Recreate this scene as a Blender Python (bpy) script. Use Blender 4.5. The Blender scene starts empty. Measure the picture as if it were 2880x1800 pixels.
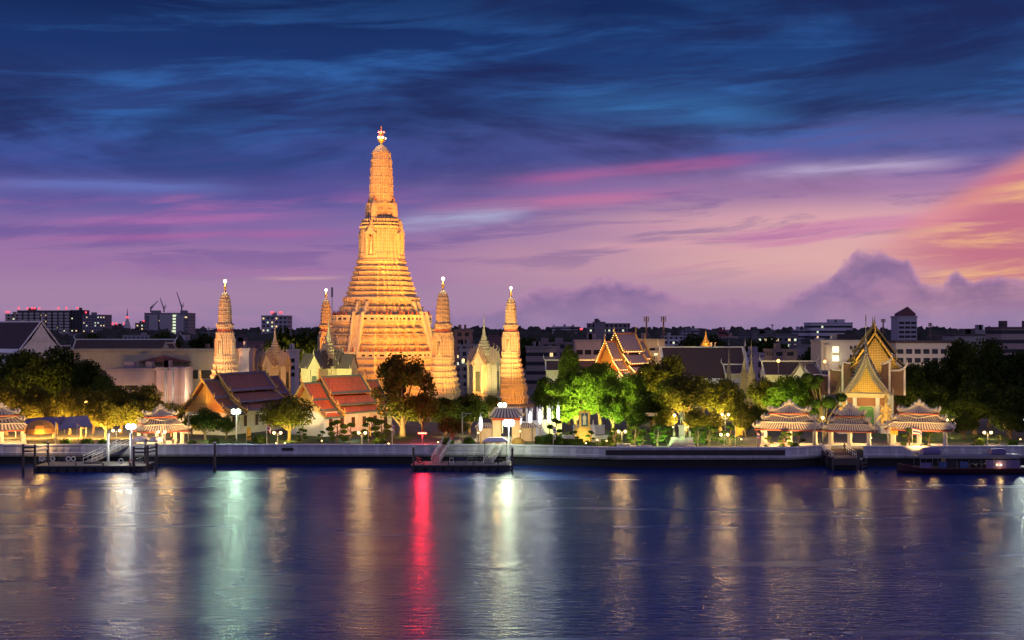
import bpy, math, random
from mathutils import Vector, Matrix
R = math.radians
S = bpy.context.scene
C = S.collection
# ------------------------------------------------------------------ camera
F, H, HZ = 3500.0, 25.0, 925.0          # focal length in photo pixels, eye height above the river, horizon row
def X(px, Y): return (px - 1440.0) / F * Y
def Z(py, Y): return H - (py - HZ) / F * Y
def M(px, Y): return px / F * Y          # pixels -> metres at a distance
cam = bpy.data.objects.new('camera', bpy.data.cameras.new('camera'))
C.objects.link(cam)
cam.location = (0, 0, H)
cam.rotation_euler = (R(90), 0, 0)
cam.data.sensor_width = 36.0
cam.data.lens = 36.0 * F / 2880.0
cam.data.shift_y = (HZ - 900.0) / 2880.0
cam.data.clip_start = 0.5
cam.data.clip_end = 60000
S.camera = cam
# ------------------------------------------------------------------ view
S.view_settings.view_transform = 'Standard'
S.view_settings.look = 'None'
S.view_settings.exposure = 0.0
S.view_settings.gamma = 1.0
S.cycles.sample_clamp_indirect = 3.0
S.cycles.sample_clamp_direct = 30.0
S.cycles.max_bounces = 5
S.cycles.diffuse_bounces = 2
S.cycles.glossy_bounces = 3
S.cycles.transmission_bounces = 2
S.cycles.caustics_reflective = False
S.cycles.caustics_refractive = False

def lin(c):
    """sRGB 0..255 -> linear rgba"""
    o = []
    for v in c[:3]:
        v = v / 255.0
        o.append(v / 12.92 if v <= 0.04045 else ((v + 0.055) / 1.055) ** 2.4)
    return tuple(o) + (1.0,)

class NG:
    """short helpers for wiring shader nodes"""
    def __init__(s, tree):
        s.t = tree; s.n = tree.nodes; s.l = tree.links
    def node(s, kind, **kw):
        n = s.n.new(kind)
        for k, v in kw.items(): setattr(n, k, v)
        return n
    def put(s, sock, v):
        if isinstance(v, bpy.types.NodeSocket): s.l.new(v, sock)
        else:
            try: sock.default_value = v
            except Exception: sock.default_value = (v, v, v) if not hasattr(v, '__len__') else tuple(v)[:3]
    def m(s, op, a, b=0.0, c=0.0, clamp=False):
        n = s.node('ShaderNodeMath', operation=op, use_clamp=clamp)
        s.put(n.inputs[0], a); s.put(n.inputs[1], b); s.put(n.inputs[2], c)
        return n.outputs[0]
    def mr(s, v, a, b, c=0.0, d=1.0, smooth=True):
        n = s.node('ShaderNodeMapRange', interpolation_type='SMOOTHSTEP' if smooth else 'LINEAR', clamp=True) if smooth else s.node('ShaderNodeMapRange', clamp=True)
        s.put(n.inputs[0], v); s.put(n.inputs[1], a); s.put(n.inputs[2], b); s.put(n.inputs[3], c); s.put(n.inputs[4], d)
        return n.outputs[0]
    def mix(s, f, a, b, mode='MIX'):
        n = s.node('ShaderNodeMix', data_type='RGBA', blend_type=mode)
        s.put(n.inputs[0], f); s.put(n.inputs[6], a); s.put(n.inputs[7], b)
        return n.outputs[2]
    def xyz(s, x, y, z):
        n = s.node('ShaderNodeCombineXYZ')
        s.put(n.inputs[0], x); s.put(n.inputs[1], y); s.put(n.inputs[2], z)
        return n.outputs[0]
    def sep(s, v):
        n = s.node('ShaderNodeSeparateXYZ'); s.put(n.inputs[0], v)
        return n.outputs
    def noise(s, vec, scale=1.0, detail=4.0, rough=0.55, dist=0.0):
        n = s.node('ShaderNodeTexNoise')
        if vec is not None: s.put(n.inputs['Vector'], vec)
        n.inputs['Scale'].default_value = scale; n.inputs['Detail'].default_value = detail
        n.inputs['Roughness'].default_value = rough; n.inputs['Distortion'].default_value = dist
        return n.outputs[0]
    def ramp(s, f, stops, interp='LINEAR'):
        n = s.node('ShaderNodeValToRGB'); cr = n.color_ramp; cr.interpolation = interp
        while len(cr.elements) < len(stops): cr.elements.new(0.5)
        for e, (p, c) in zip(cr.elements, stops):
            e.position = p; e.color = c if hasattr(c, '__len__') else (c, c, c, 1)
        s.put(n.inputs[0], f)
        return n.outputs[0]

# ------------------------------------------------------------------ dusk sky
def build_sky():
    w = bpy.data.worlds.new('World'); S.world = w; w.use_nodes = True
    g = NG(w.node_tree); g.n.clear()
    tc = g.node('ShaderNodeTexCoord')
    x, y, z = g.sep(tc.outputs['Generated'])
    az = g.m('ARCTAN2', x, y)
    el = g.m('ARCSINE', z)
    u = g.m('DIVIDE', az, 0.39)
    v = g.m('DIVIDE', el, 0.2574)
    # base colour by height, two ramps (left / right)
    vv = g.m('DIVIDE', g.m('ADD', v, 0.2), 3.2, clamp=True)
    def st(*ps): return [((p + 0.2) / 3.2, lin(c)) for p, c in ps]
    left = g.ramp(vv, st((-.2, (70, 55, 95)), (0, (150, 128, 166)), (.1, (166, 132, 168)), (.22, (158, 118, 168)), (.30, (134, 106, 166)), (.39, (98, 92, 160)), (.5, (62, 76, 146)), (.68, (44, 68, 128)), (.85, (26, 52, 108)), (1.0, (18, 38, 86)), (1.3, (24, 46, 116)), (3.0, (38, 62, 142))), 'EASE')
    right = g.ramp(vv, st((-.2, (70, 55, 95)), (0, (160, 136, 172)), (.1, (190, 150, 172)), (.2, (224, 174, 172)), (.32, (222, 168, 176)), (.43, (164, 124, 170)), (.54, (94, 94, 158)), (.7, (42, 78, 136)), (.85, (30, 64, 124)), (1.0, (20, 46, 98)), (1.3, (26, 52, 122)), (3.0, (40, 66, 146))), 'EASE')
    wob = g.noise(g.xyz(g.m('MULTIPLY', u, 1.2), g.m('MULTIPLY', v, 2.5), 3.1), 1.0, 3.0)
    fr = g.mr(g.m('ADD', u, g.m('MULTIPLY', g.m('SUBTRACT', wob, .5), .8)), -.45, .75)
    col = g.mix(fr, left, right)
    # long soft wisps, gently fanned
    sl = g.m('SUBTRACT', v, g.m('MULTIPLY', u, .10))
    sl2 = g.m('ADD', v, g.m('MULTIPLY', u, .05))
    wp = g.noise(g.xyz(g.m('MULTIPLY', u, 1.0), g.m('MULTIPLY', v, 3.0), 7.7), 1.0, 2.0)
    slw = g.m('ADD', sl, g.m('MULTIPLY', g.m('SUBTRACT', wp, .5), .20))
    n1 = g.noise(g.xyz(g.m('MULTIPLY', u, 1.25), g.m('MULTIPLY', slw, 5.0), 0.4), 1.0, 6.0, .58, .5)
    n2 = g.noise(g.xyz(g.m('MULTIPLY', u, 2.0), g.m('MULTIPLY', slw, 13.0), 5.2), 1.0, 6.0, .62, .4)
    n3 = g.noise(g.xyz(g.m('MULTIPLY', u, 1.1), g.m('MULTIPLY', sl2, 2.6), 9.6), 1.0, 6.0, .6, .9)
    hi = g.mr(v, .34, .62)
    # dark indigo banks in the upper half
    dk = g.m('MULTIPLY', g.mr(g.m('ADD', g.m('MULTIPLY', n3, .62), g.m('MULTIPLY', n1, .38)), .45, .585), hi)
    col = g.mix(g.m('MULTIPLY', dk, .72), col, lin((27, 31, 78)))
    # blue openings
    bl = g.m('MULTIPLY', g.mr(g.m('ADD', g.m('MULTIPLY', n2, .5), g.m('MULTIPLY', n1, .5)), .465, .615), g.mr(v, .42, .62))
    bl = g.m('MULTIPLY', bl, g.m('SUBTRACT', 1.0, g.m('MULTIPLY', dk, .75)))
    bl = g.m('MULTIPLY', bl, g.mr(v, 1.05, .72, .15, 1.0))
    col = g.mix(g.m('MULTIPLY', bl, .8), col, lin((54, 108, 182)))
    # mid band: indigo and pink stripes
    mid = g.m('MULTIPLY', g.mr(v, .10, .26), g.mr(v, .62, .46))
    ind = g.m('MULTIPLY', g.mr(n2, .50, .62), mid)
    col = g.mix(g.m('MULTIPLY', ind, .40), col, lin((84, 74, 148)))
    pk = g.m('MULTIPLY', g.mr(g.noise(g.xyz(g.m('MULTIPLY', u, 1.1), g.m('MULTIPLY', slw, 10.0), 21.0), 1.0, 5.0, .55, .3), .52, .66), g.m('MULTIPLY', mid, g.mr(v, .46, .36)))
    col = g.mix(g.m('MULTIPLY', pk, .5), col, lin((196, 112, 172)))
    # single streaks: (u0, v0, u1, v1, width, colour, strength)
    fine = g.noise(g.xyz(g.m('MULTIPLY', u, 3.0), g.m('MULTIPLY', sl, 26.0), 2.2), 1.0, 5.0, .6, .3)
    for u0, v0, u1, v1, wd, c, k in (
            (-.10, .450, .62, .535, .018, (192, 100, 154), .6), (-.24, .368, .42, .425, .020, (206, 118, 160), .62),
            (-.30, .315, .06, .365, .026, (176, 178, 214), .85), (.44, .475, .92, .490, .020, (186, 170, 206), .8),
            (-1.0, .300, -.30, .365, .016, (192, 112, 176), .6), (-1.0, .262, -.28, .300, .013, (186, 104, 164), .6),
            (-.52, .150, -.34, .157, .006, (214, 168, 172), .8), (.10, .255, .55, .245, .016, (226, 168, 178), .6),
            (-1.1, .415, -.50, .425, .020, (110, 126, 200), .6), (.02, .700, .62, .640, .045, (58, 116, 180), .7)):
        line = g.m('ADD', v0, g.m('MULTIPLY', g.m('SUBTRACT', u, u0), (v1 - v0) / (u1 - u0)))
        line = g.m('ADD', line, g.m('MULTIPLY', g.m('SUBTRACT', n1, .5), .05))
        d = g.m('DIVIDE', g.m('SUBTRACT', v, line), wd)
        gs = g.m('POWER', 2.71828, g.m('MULTIPLY', g.m('MULTIPLY', d, d), -1.0))
        du = (u1 - u0) * .35
        win = g.m('MULTIPLY', g.mr(u, u0 - .02, u0 + du), g.mr(u, u1 + .02, u1 - du))
        k2 = g.m('MULTIPLY', g.m('MULTIPLY', gs, win), g.mr(fine, .34, .6, .35, 1.0))
        col = g.mix(g.m('MULTIPLY', k2, k), col, lin(c))
    # warm afterglow low on the right
    ed = g.m('ADD', g.m('SUBTRACT', u, .60), g.m('MULTIPLY', g.m('SUBTRACT', n1, .5), .5))
    top = g.m('SUBTRACT', g.m('ADD', .12, g.m('MULTIPLY', g.m('SUBTRACT', u, .55), .80)), v)
    glow = g.m('MULTIPLY', g.mr(top, -.05, .10), g.m('MULTIPLY', g.mr(ed, 0.0, .36), g.mr(v, .03, .16)))
    glc = g.mix(g.mr(n2, .42, .64), lin((196, 110, 134)), lin((252, 192, 130)))
    col = g.mix(g.m('MULTIPLY', glow, .92), col, glc)
    rim = g.m('DIVIDE', g.m('SUBTRACT', top, .02), .045)
    rim = g.m('MULTIPLY', g.m('POWER', 2.71828, g.m('MULTIPLY', g.m('MULTIPLY', rim, rim), -1.0)), g.mr(u, .66, .95))
    col = g.mix(g.m('MULTIPLY', rim, .42), col, lin((240, 128, 124)))
    # cumulus banks along the horizon
    hh = g.ramp(g.m('MULTIPLY', g.m('ADD', u, 1.2), 1 / 2.4), [(0, .06), (.30, .05), (.46, .07), (.535, .13), (.575, .165), (.61, .15), (.64, .10), (.70, .08), (.735, .115), (.762, .15), (.778, .215), (.79, .255), (.806, .245), (.826, .22), (.842, .15), (.855, .145), (.866, .19), (.878, .14), (.90, .165), (.92, .155), (1, .16)], 'EASE')
    lump = g.noise(g.xyz(g.m('MULTIPLY', u, 11.0), g.m('MULTIPLY', v, 10.0), 1.3), 1.0, 7.0, .55)
    e = g.m('SUBTRACT', g.m('ADD', hh, g.m('MULTIPLY', g.m('SUBTRACT', lump, .5), .13)), v)
    cm = g.mr(e, -.004, .020)
    lump2 = g.noise(g.xyz(g.m('MULTIPLY', u, 10.0), g.m('MULTIPLY', g.m('SUBTRACT', v, .02), 11.0), 1.3), 1.0, 5.0, .55)
    cc = g.mix(g.mr(lump2, .35, .68), lin((116, 96, 150)), lin((164, 124, 166)))
    cc = g.mix(g.mr(e, .0, .045), lin((186, 138, 176)), cc)
    low = g.mr(v, .01, .14, .30, .85)
    col = g.mix(g.m('MULTIPLY', cm, low), col, cc)
    # faint twilight from the real sky model
    sky = g.node('ShaderNodeTexSky', sky_type='NISHITA', sun_disc=False)
    sky.sun_elevation = R(-3.0); sky.sun_rotation = R(38); sky.altitude = 0
    # the rest of the dome, outside the picture: brightened overhead and behind to lift the ambient light
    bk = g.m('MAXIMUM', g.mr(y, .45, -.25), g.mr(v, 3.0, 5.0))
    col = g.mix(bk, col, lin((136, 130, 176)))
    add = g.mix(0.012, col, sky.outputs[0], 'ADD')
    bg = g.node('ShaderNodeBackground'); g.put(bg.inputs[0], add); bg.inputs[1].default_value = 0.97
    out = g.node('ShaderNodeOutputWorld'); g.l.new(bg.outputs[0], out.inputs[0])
    w.cycles.sampling_method = 'MANUAL'; w.cycles.sample_map_resolution = 512
build_sky()

def lamp(name, loc, power, col, radius=0.3, target=None, angle=60, blend=.5, parent=None):
    """a light source: point light, or a spot aimed at a target"""
    L = bpy.data.lights.new(name, 'SPOT' if target is not None else 'POINT')
    L.energy = power; L.color = col; L.shadow_soft_size = radius
    o = bpy.data.objects.new(name, L); C.objects.link(o)
    o.location = loc
    if target is not None:
        L.spot_size = R(angle); L.spot_blend = blend
        d = Vector(target) - Vector(loc)
        o.rotation_euler = d.to_track_quat('-Z', 'Y').to_euler()
    if parent is not None:
        o.parent = parent
    return o
WARM, ORANGE, WHITE, GREENISH = (1, .62, .22), (1, .48, .10), (.95, 1, .92), (.75, 1, .55)
# ------------------------------------------------------------------ materials
MATS = {}
def mat(name, col, rough=.7, var=.25, scale=1.2, bump=0.0, metal=0.0, emit=None, estr=0.0, pat=None, col2=None, pscale=(1, 1), stain=0.0):
    if name in MATS: return MATS[name]
    m = bpy.data.materials.new(name); m.use_nodes = True
    g = NG(m.node_tree); g.n.clear()
    out = g.node('ShaderNodeOutputMaterial'); b = g.node('ShaderNodeBsdfPrincipled')
    g.l.new(b.outputs[0], out.inputs[0])
    tc = g.node('ShaderNodeTexCoord'); oc = tc.outputs['Object']
    c = tuple(col) + (1,)
    n = g.noise(oc, scale, 5.0, .6)
    hgt = n
    base = g.mix(n, tuple(v * (1 - var) for v in col) + (1,), tuple(min(1, v * (1 + var)) for v in col) + (1,))
    px, py, pz = g.sep(oc)
    if pat == 'brick' or pat == 'tile':
        t = g.node('ShaderNodeTexBrick')
        g.put(t.inputs['Vector'], g.xyz(g.m('ADD', px, py), pz, 0.0))
        t.inputs['Scale'].default_value = 1.0
        t.inputs['Brick Width'].default_value = pscale[0]; t.inputs['Row Height'].default_value = pscale[1]
        t.inputs['Mortar Size'].default_value = .06 * pscale[1]
        d = tuple(col2 or [v * .55 for v in col]) + (1,)
        base = g.mix(g.m('MULTIPLY', t.outputs['Fac'], .8), base, d)
        hgt = g.m('SUBTRACT', n, g.m('MULTIPLY', t.outputs['Fac'], .8))
    elif pat == 'carved':      # rows of small raised ornament on plaster
        a = g.m('ADD', px, py)
        f1 = g.m('ABSOLUTE', g.m('SUBTRACT', g.m('FRACT', g.m('DIVIDE', a, pscale[0])), .5))
        f2 = g.m('ABSOLUTE', g.m('SUBTRACT', g.m('FRACT', g.m('DIVIDE', pz, pscale[1])), .5))
        q = g.m('SQRT', g.m('ADD', g.m('MULTIPLY', f1, f1), g.m('MULTIPLY', f2, f2)))
        dots = g.mr(q, .44, .26)
        vo = g.node('ShaderNodeTexVoronoi'); g.put(vo.inputs['Vector'], oc); vo.inputs['Scale'].default_value = 2.3 / pscale[0]
        k = g.m('MULTIPLY', dots, g.mr(vo.outputs[0], .1, .5, .5, 1.0))
        d = tuple(col2 or [v * .5 for v in col]) + (1,)
        base = g.mix(g.m('MULTIPLY', g.m('SUBTRACT', 1.0, k), .55), base, d)
        hgt = g.m('ADD', g.m('MULTIPLY', n, .4), g.m('MULTIPLY', k, 1.2))
    elif pat == 'windows':     # grid of window openings on a far facade
        a = g.m('ADD', px, py)
        fx = g.m('FRACT', g.m('DIVIDE', a, pscale[0])); fz = g.m('FRACT', g.m('DIVIDE', pz, pscale[1]))
        k = g.m('MULTIPLY', g.m('MULTIPLY', g.m('GREATER_THAN', fx, .22), g.m('LESS_THAN', fx, .80)),
                g.m('MULTIPLY', g.m('GREATER_THAN', fz, .30), g.m('LESS_THAN', fz, .82)))
        base = g.mix(k, base, tuple(col2 or (.02, .02, .03)) + (1,))
    elif pat == 'bands':       # long horizontal window strips
        fz = g.m('FRACT', g.m('DIVIDE', pz, pscale[1]))
        k = g.m('MULTIPLY', g.m('GREATER_THAN', fz, .34), g.m('LESS_THAN', fz, .74))
        base = g.mix(k, base, tuple(col2 or (.02, .02, .03)) + (1,))
    elif pat == 'stripes':     # thin courses down a roof
        f = g.m('FRACT', g.m('DIVIDE', py, pscale[0]))
        f2 = g.m('FRACT', g.m('DIVIDE', pz, pscale[1]))
        k = g.m('MAXIMUM', g.m('LESS_THAN', f, .22), g.m('LESS_THAN', f2, .16))
        base = g.mix(g.m('MULTIPLY', k, .45), base, tuple(v * .4 for v in col) + (1,))
        hgt = g.m('SUBTRACT', n, g.m('MULTIPLY', k, .6))
    if stain:
        sn = g.noise(g.xyz(g.m('MULTIPLY', g.m('ADD', px, py), 1.1), g.m('MULTIPLY', pz, .22), 0.0), 1.0, 5.0, .65)
        base = g.mix(g.m('MULTIPLY', g.mr(sn, .48, .70), stain), base, tuple(v * .35 for v in col) + (1,))
    g.put(b.inputs['Base Color'], base)
    b.inputs['Roughness'].default_value = rough; b.inputs['Metallic'].default_value = metal
    if bump:
        bp = g.node('ShaderNodeBump'); bp.inputs['Strength'].default_value = min(1, bump); bp.inputs['Distance'].default_value = .12
        g.put(bp.inputs['Height'], hgt); g.l.new(bp.outputs[0], b.inputs['Normal'])
    if emit:
        b.inputs['Emission Color'].default_value = tuple(emit) + (1,); b.inputs['Emission Strength'].default_value = estr
    MATS[name] = m
    return m

def leafmat(name, c1, c2, trans=.35):
    if name in MATS: return MATS[name]
    m = bpy.data.materials.new(name); m.use_nodes = True
    g = NG(m.node_tree); g.n.clear()
    out = g.node('ShaderNodeOutputMaterial')
    tc = g.node('ShaderNodeTexCoord'); oi = g.node('ShaderNodeObjectInfo')
    n = g.noise(tc.outputs['Object'], .55, 4.0, .7)
    n2 = g.noise(tc.outputs['Object'], 6.0, 2.0, .6)
    f = g.m('ADD', g.m('MULTIPLY', n, .6), g.m('MULTIPLY', n2, .4))
    f = g.m('ADD', g.mr(f, .32, .68), g.m('MULTIPLY', g.m('SUBTRACT', oi.outputs['Random'], .5), .3), clamp=True)
    c = g.mix(f, tuple(c1) + (1,), tuple(c2) + (1,))
    d = g.node('ShaderNodeBsdfDiffuse'); g.put(d.inputs[0], c)
    t = g.node('ShaderNodeBsdfTranslucent'); g.put(t.inputs[0], c)
    mx = g.node('ShaderNodeMixShader'); mx.inputs[0].default_value = trans
    g.l.new(d.outputs[0], mx.inputs[1]); g.l.new(t.outputs[0], mx.inputs[2])
    g.l.new(mx.outputs[0], out.inputs[0])
    MATS[name] = m
    return m

# ------------------------------------------------------------------ mesh builder
class MB:
    def __init__(s): s.v = []; s.f = []; s.mi = []; s.sm = []
    def add(s, vs, fs, mi=0, sm=False):
        o = len(s.v); s.v += [tuple(p) for p in vs]
        for f in fs:
            s.f.append(tuple(i + o for i in f)); s.mi.append(mi); s.sm.append(sm)
        return s
    def box(s, cx, cy, z0, sx, sy, sz, rz=0.0, mi=0, top=1.0):
        c, n = math.cos(rz), math.sin(rz); vs = []
        for k, zz in ((1.0, z0), (top, z0 + sz)):
            for a, b in ((-1, -1), (1, -1), (1, 1), (-1, 1)):
                x, y = a * sx / 2 * k, b * sy / 2 * k
                vs.append((cx + x * c - y * n, cy + x * n + y * c, zz))
        return s.add(vs, [(3, 2, 1, 0), (4, 5, 6, 7), (0, 1, 5, 4), (1, 2, 6, 5), (2, 3, 7, 6), (3, 0, 4, 7)], mi)
    def tube(s, pts, rad, n=6, mi=0, sm=True, cap=True):
        pts = [Vector(p) for p in pts]
        if not hasattr(rad, '__len__'): rad = [rad] * len(pts)
        vs = []; fs = []; up = None
        for i, p in enumerate(pts):
            d = (pts[min(i + 1, len(pts) - 1)] - pts[max(i - 1, 0)])
            d = d.normalized() if d.length > 1e-9 else Vector((0, 0, 1))
            if up is None:
                up = Vector((0, 0, 1)) if abs(d.z) < .9 else Vector((1, 0, 0))
            a = d.cross(up)
            if a.length < 1e-4: a = d.cross(Vector((0, 1, .3)))
            a.normalize(); b = a.cross(d); up = b
            for k in range(n):
                t = 2 * math.pi * k / n
                vs.append(p + (a * math.cos(t) + b * math.sin(t)) * rad[i])
        for i in range(len(pts) - 1):
            for k in range(n):
                q = (k + 1) % n
                fs.append((i * n + k, i * n + q, (i + 1) * n + q, (i + 1) * n + k))
        if cap:
            fs.append(tuple(range(n))); fs.append(tuple(reversed(range((len(pts) - 1) * n, len(pts) * n))))
        return s.add(vs, fs, mi, sm)
    def lathe(s, cx, cy, prof, n=12, mi=0, sm=True):
        vs = []; fs = []
        for r, z in prof:
            for k in range(n):
                t = 2 * math.pi * (k + .5) / n
                vs.append((cx + r * math.cos(t), cy + r * math.sin(t), z))
        for i in range(len(prof) - 1):
            for k in range(n):
                q = (k + 1) % n
                fs.append((i * n + k, i * n + q, (i + 1) * n + q, (i + 1) * n + k))
        fs.append(tuple(reversed(range(n)))); fs.append(tuple(range((len(prof) - 1) * n, len(prof) * n)))
        return s.add(vs, fs, mi, sm)
    def ball(s, c, r, n=10, mi=0, rz=None):
        rz = rz or r; pr = []
        for i in range(n // 2 + 2):
            t = math.pi * i / (n // 2 + 1)
            pr.append((max(.001, r * math.sin(t)), c[2] - rz * math.cos(t)))
        return s.lathe(c[0], c[1], pr, n, mi)
    def loft(s, poly, prof, mi=0, sm=False):
        """poly: unit outline; prof: [(z, scale)]"""
        n = len(poly); vs = []; fs = []
        for z, k in prof:
            vs += [(x * k, y * k, z) for x, y in poly]
        for i in range(len(prof) - 1):
            for k in range(n):
                q = (k + 1) % n
                fs.append((i * n + k, i * n + q, (i + 1) * n + q, (i + 1) * n + k))
        fs.append(tuple(reversed(range(n)))); fs.append(tuple(range((len(prof) - 1) * n, len(prof) * n)))
        return s.add(vs, fs, mi, sm)
    def prism(s, poly, a0, a1, axis='y', mi=0):
        """poly of (u, z) pushed along an axis"""
        n = len(poly)
        P = (lambda u, z, a: (u, a, z)) if axis == 'y' else (lambda u, z, a: (a, u, z)) if axis == 'x' else (lambda u, z, a: (u, z, a))
        vs = [P(u, z, a0) for u, z in poly] + [P(u, z, a1) for u, z in poly]
        fs = [tuple(range(n)), tuple(reversed(range(n, 2 * n)))]
        for k in range(n):
            q = (k + 1) % n; fs.append((k, k + n, q + n, q))
        return s.add(vs, fs, mi)
    def slab(s, p, th, mi=0):
        """quad p (4 points) with a thickness along its normal"""
        p = [Vector(q) for q in p]
        nn = (p[1] - p[0]).cross(p[3] - p[0]).normalized() * th
        vs = p + [q - nn for q in p]
        return s.add(vs, [(0, 1, 2, 3), (7, 6, 5, 4), (0, 4, 5, 1), (1, 5, 6, 2), (2, 6, 7, 3), (3, 7, 4, 0)], mi)
    def mesh(s, name, mats):
        me = bpy.data.meshes.new(name)
        me.from_pydata(s.v, [], s.f)
        for m in (mats if isinstance(mats, (list, tuple)) else [mats]): me.materials.append(m)
        me.polygons.foreach_set('material_index', s.mi)
        me.polygons.foreach_set('use_smooth', s.sm)
        me.update()
        return me
    def build(s, name, mats, parent=None, loc=None):
        o = bpy.data.objects.new(name, s.mesh(name, mats)); C.objects.link(o)
        if parent is not None: o.parent = parent
        if loc is not None: o.location = loc
        return o

def tag(o, label=None, cat=None, group=None, kind=None):
    if label: o['label'] = label
    if cat: o['category'] = cat
    if group: o['group'] = group
    if kind: o['kind'] = kind
    return o
def thing(name, label, cat, loc=(0, 0, 0), rz=0.0, group=None, sc=None):
    o = bpy.data.objects.new(name, None); C.objects.link(o)
    o.empty_display_size = .5
    o.location = loc; o.rotation_euler = (0, 0, rz)
    if sc: o.scale = (sc, sc, sc) if not hasattr(sc, '__len__') else sc
    return tag(o, label, cat, group)
def dup(root, label, loc, rz=0.0, sc=None, group=None):
    """copy of a thing with copies of its parts and sub-parts"""
    def cp(o, par):
        c = o.copy(); C.objects.link(c)
        if par is not None: c.parent = par
        for ch in o.children: cp(ch, c)
        return c
    r = cp(root, None)
    r.location = loc; r.rotation_euler = (0, 0, rz); r['label'] = label
    if sc: r.scale = (sc, sc, sc) if not hasattr(sc, '__len__') else sc
    if group: r['group'] = group
    return r
def place(proto, used, label, loc, rz=0.0, sc=None, group=None):
    """first call moves the original itself, later calls copy it"""
    if used[0]: return dup(proto, label, loc, rz, sc, group)
    used[0] = True
    proto.location = loc; proto.rotation_euler = (0, 0, rz); proto['label'] = label
    if sc: proto.scale = (sc, sc, sc) if not hasattr(sc, '__len__') else sc
    if group: proto['group'] = group
    return proto

# outlines
def redent():
    q = [(1, .40), (.90, .40), (.90, .58), (.78, .58), (.78, .70), (.70, .70), (.70, .78), (.58, .78), (.58, .90), (.40, .90), (.40, 1)]
    out = []
    for k in range(4):
        c, n = [(1, 0), (0, 1), (-1, 0), (0, -1)][k]
        out += [(x * c - y * n, x * n + y * c) for x, y in q]
    return out
RED = redent()
SQ = [(-1, -1), (1, -1), (1, 1), (-1, 1)]
def lip(z0, z1, w0, w1, n, e):
    """profile of n stepped tiers with rounded overhanging lips"""
    out = []; h = (z1 - z0) / n
    for i in range(n):
        w = w0 + (w1 - w0) * i / max(1, n - 1 if n > 1 else 1); z = z0 + i * h
        out += [(z, w), (z + .10 * h, w + .35 * e), (z + .20 * h, w + .30 * e), (z + .26 * h, w - .25 * e), (z + .50 * h, w - .30 * e),
                (z + .56 * h, w + .35 * e), (z + .72 * h, w + e), (z + .90 * h, w + .95 * e), (z + .98 * h, w + .45 * e), (z + h, w + .1 * e)]
    return out
# ------------------------------------------------------------------ colours
plaster = mat('porcelain_plaster', (.54, .42, .27), .75, .3, .9, .25, pat='brick', pscale=(1.1, .45), col2=(.38, .29, .18), stain=.4)
carved = mat('carved_porcelain', (.54, .43, .29), .7, .25, 1.2, .25, pat='carved', pscale=(.8, .9), col2=(.34, .25, .16), stain=.3)
cream = mat('cream_stucco', (.56, .50, .36), .75, .25, .8, .3, stain=.35)
redbrown = mat('red_brown_tile', (.32, .09, .05), .6, .3, 2.0, .3)
gold = mat('gilded_metal', (.75, .48, .12), .38, .25, 3.0, .3, metal=.75)
goldpaint = mat('gold_paint', (.62, .40, .09), .5, .35, 3.0, .5)
white = mat('white_stucco', (.62, .61, .60), .8, .12, .7, .2, stain=.22)
wallwhite = mat('river_wall_paint', (.66, .64, .66), .75, .15, .5, .15, pat='brick', pscale=(3.0, 20), col2=(.48, .47, .49), stain=.5)
darkbase = mat('near_black_base', (.018, .018, .02), .9, .4, .6, .4)  # near-black tone shared by wall footing, pier underside and post bottoms
dark = mat('pane_and_shade_black', (.012, .011, .012), .6, .2, 2)  # near-black for window panes and the painted-in shade of openings
metal = mat('painted_steel', (.16, .17, .18), .5, .3, 2, .2)
whitemetal = mat('white_painted_rail', (.62, .64, .62), .45, .15, 2)
timber = mat('weathered_timber', (.07, .055, .048), .85, .45, 2.5, .6)
concrete = mat('concrete', (.30, .29, .27), .85, .25, .8, .3, stain=.4)
orangetile = mat('orange_glazed_tile', (.52, .15, .055), .45, .4, .7, .3, pat='stripes', pscale=(.9, .6), stain=.6)
maroontile = mat('maroon_glazed_tile', (.19, .075, .062), .45, .5, .5, .3, pat='stripes', pscale=(.9, .6), stain=.5)
greentile = mat('green_border_tile', (.10, .16, .15), .45, .25, 1.5, .2)
darktile = mat('dark_brown_tile', (.045, .022, .020), .6, .3, .6, .3, pat='stripes', pscale=(.6, .5))
bluetile = mat('blue_grey_tile', (.13, .10, .17), .45, .3, 2, .2)
def emit(name, col, k): return mat('glow_' + name, (.8, .8, .8), .5, 0, emit=col, estr=k)
E_warm = emit('warm', (1, .60, .20), 6); E_white = emit('white', (1, 1, .92), 14); E_red = emit('red', (1, .03, .03), 2.2)
E_win = emit('window', (1, .70, .24), 1.0); E_winw = emit('pale_window', (.80, .95, .55), .9); E_lant = emit('lantern', (1, .95, 1), 5)

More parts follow.
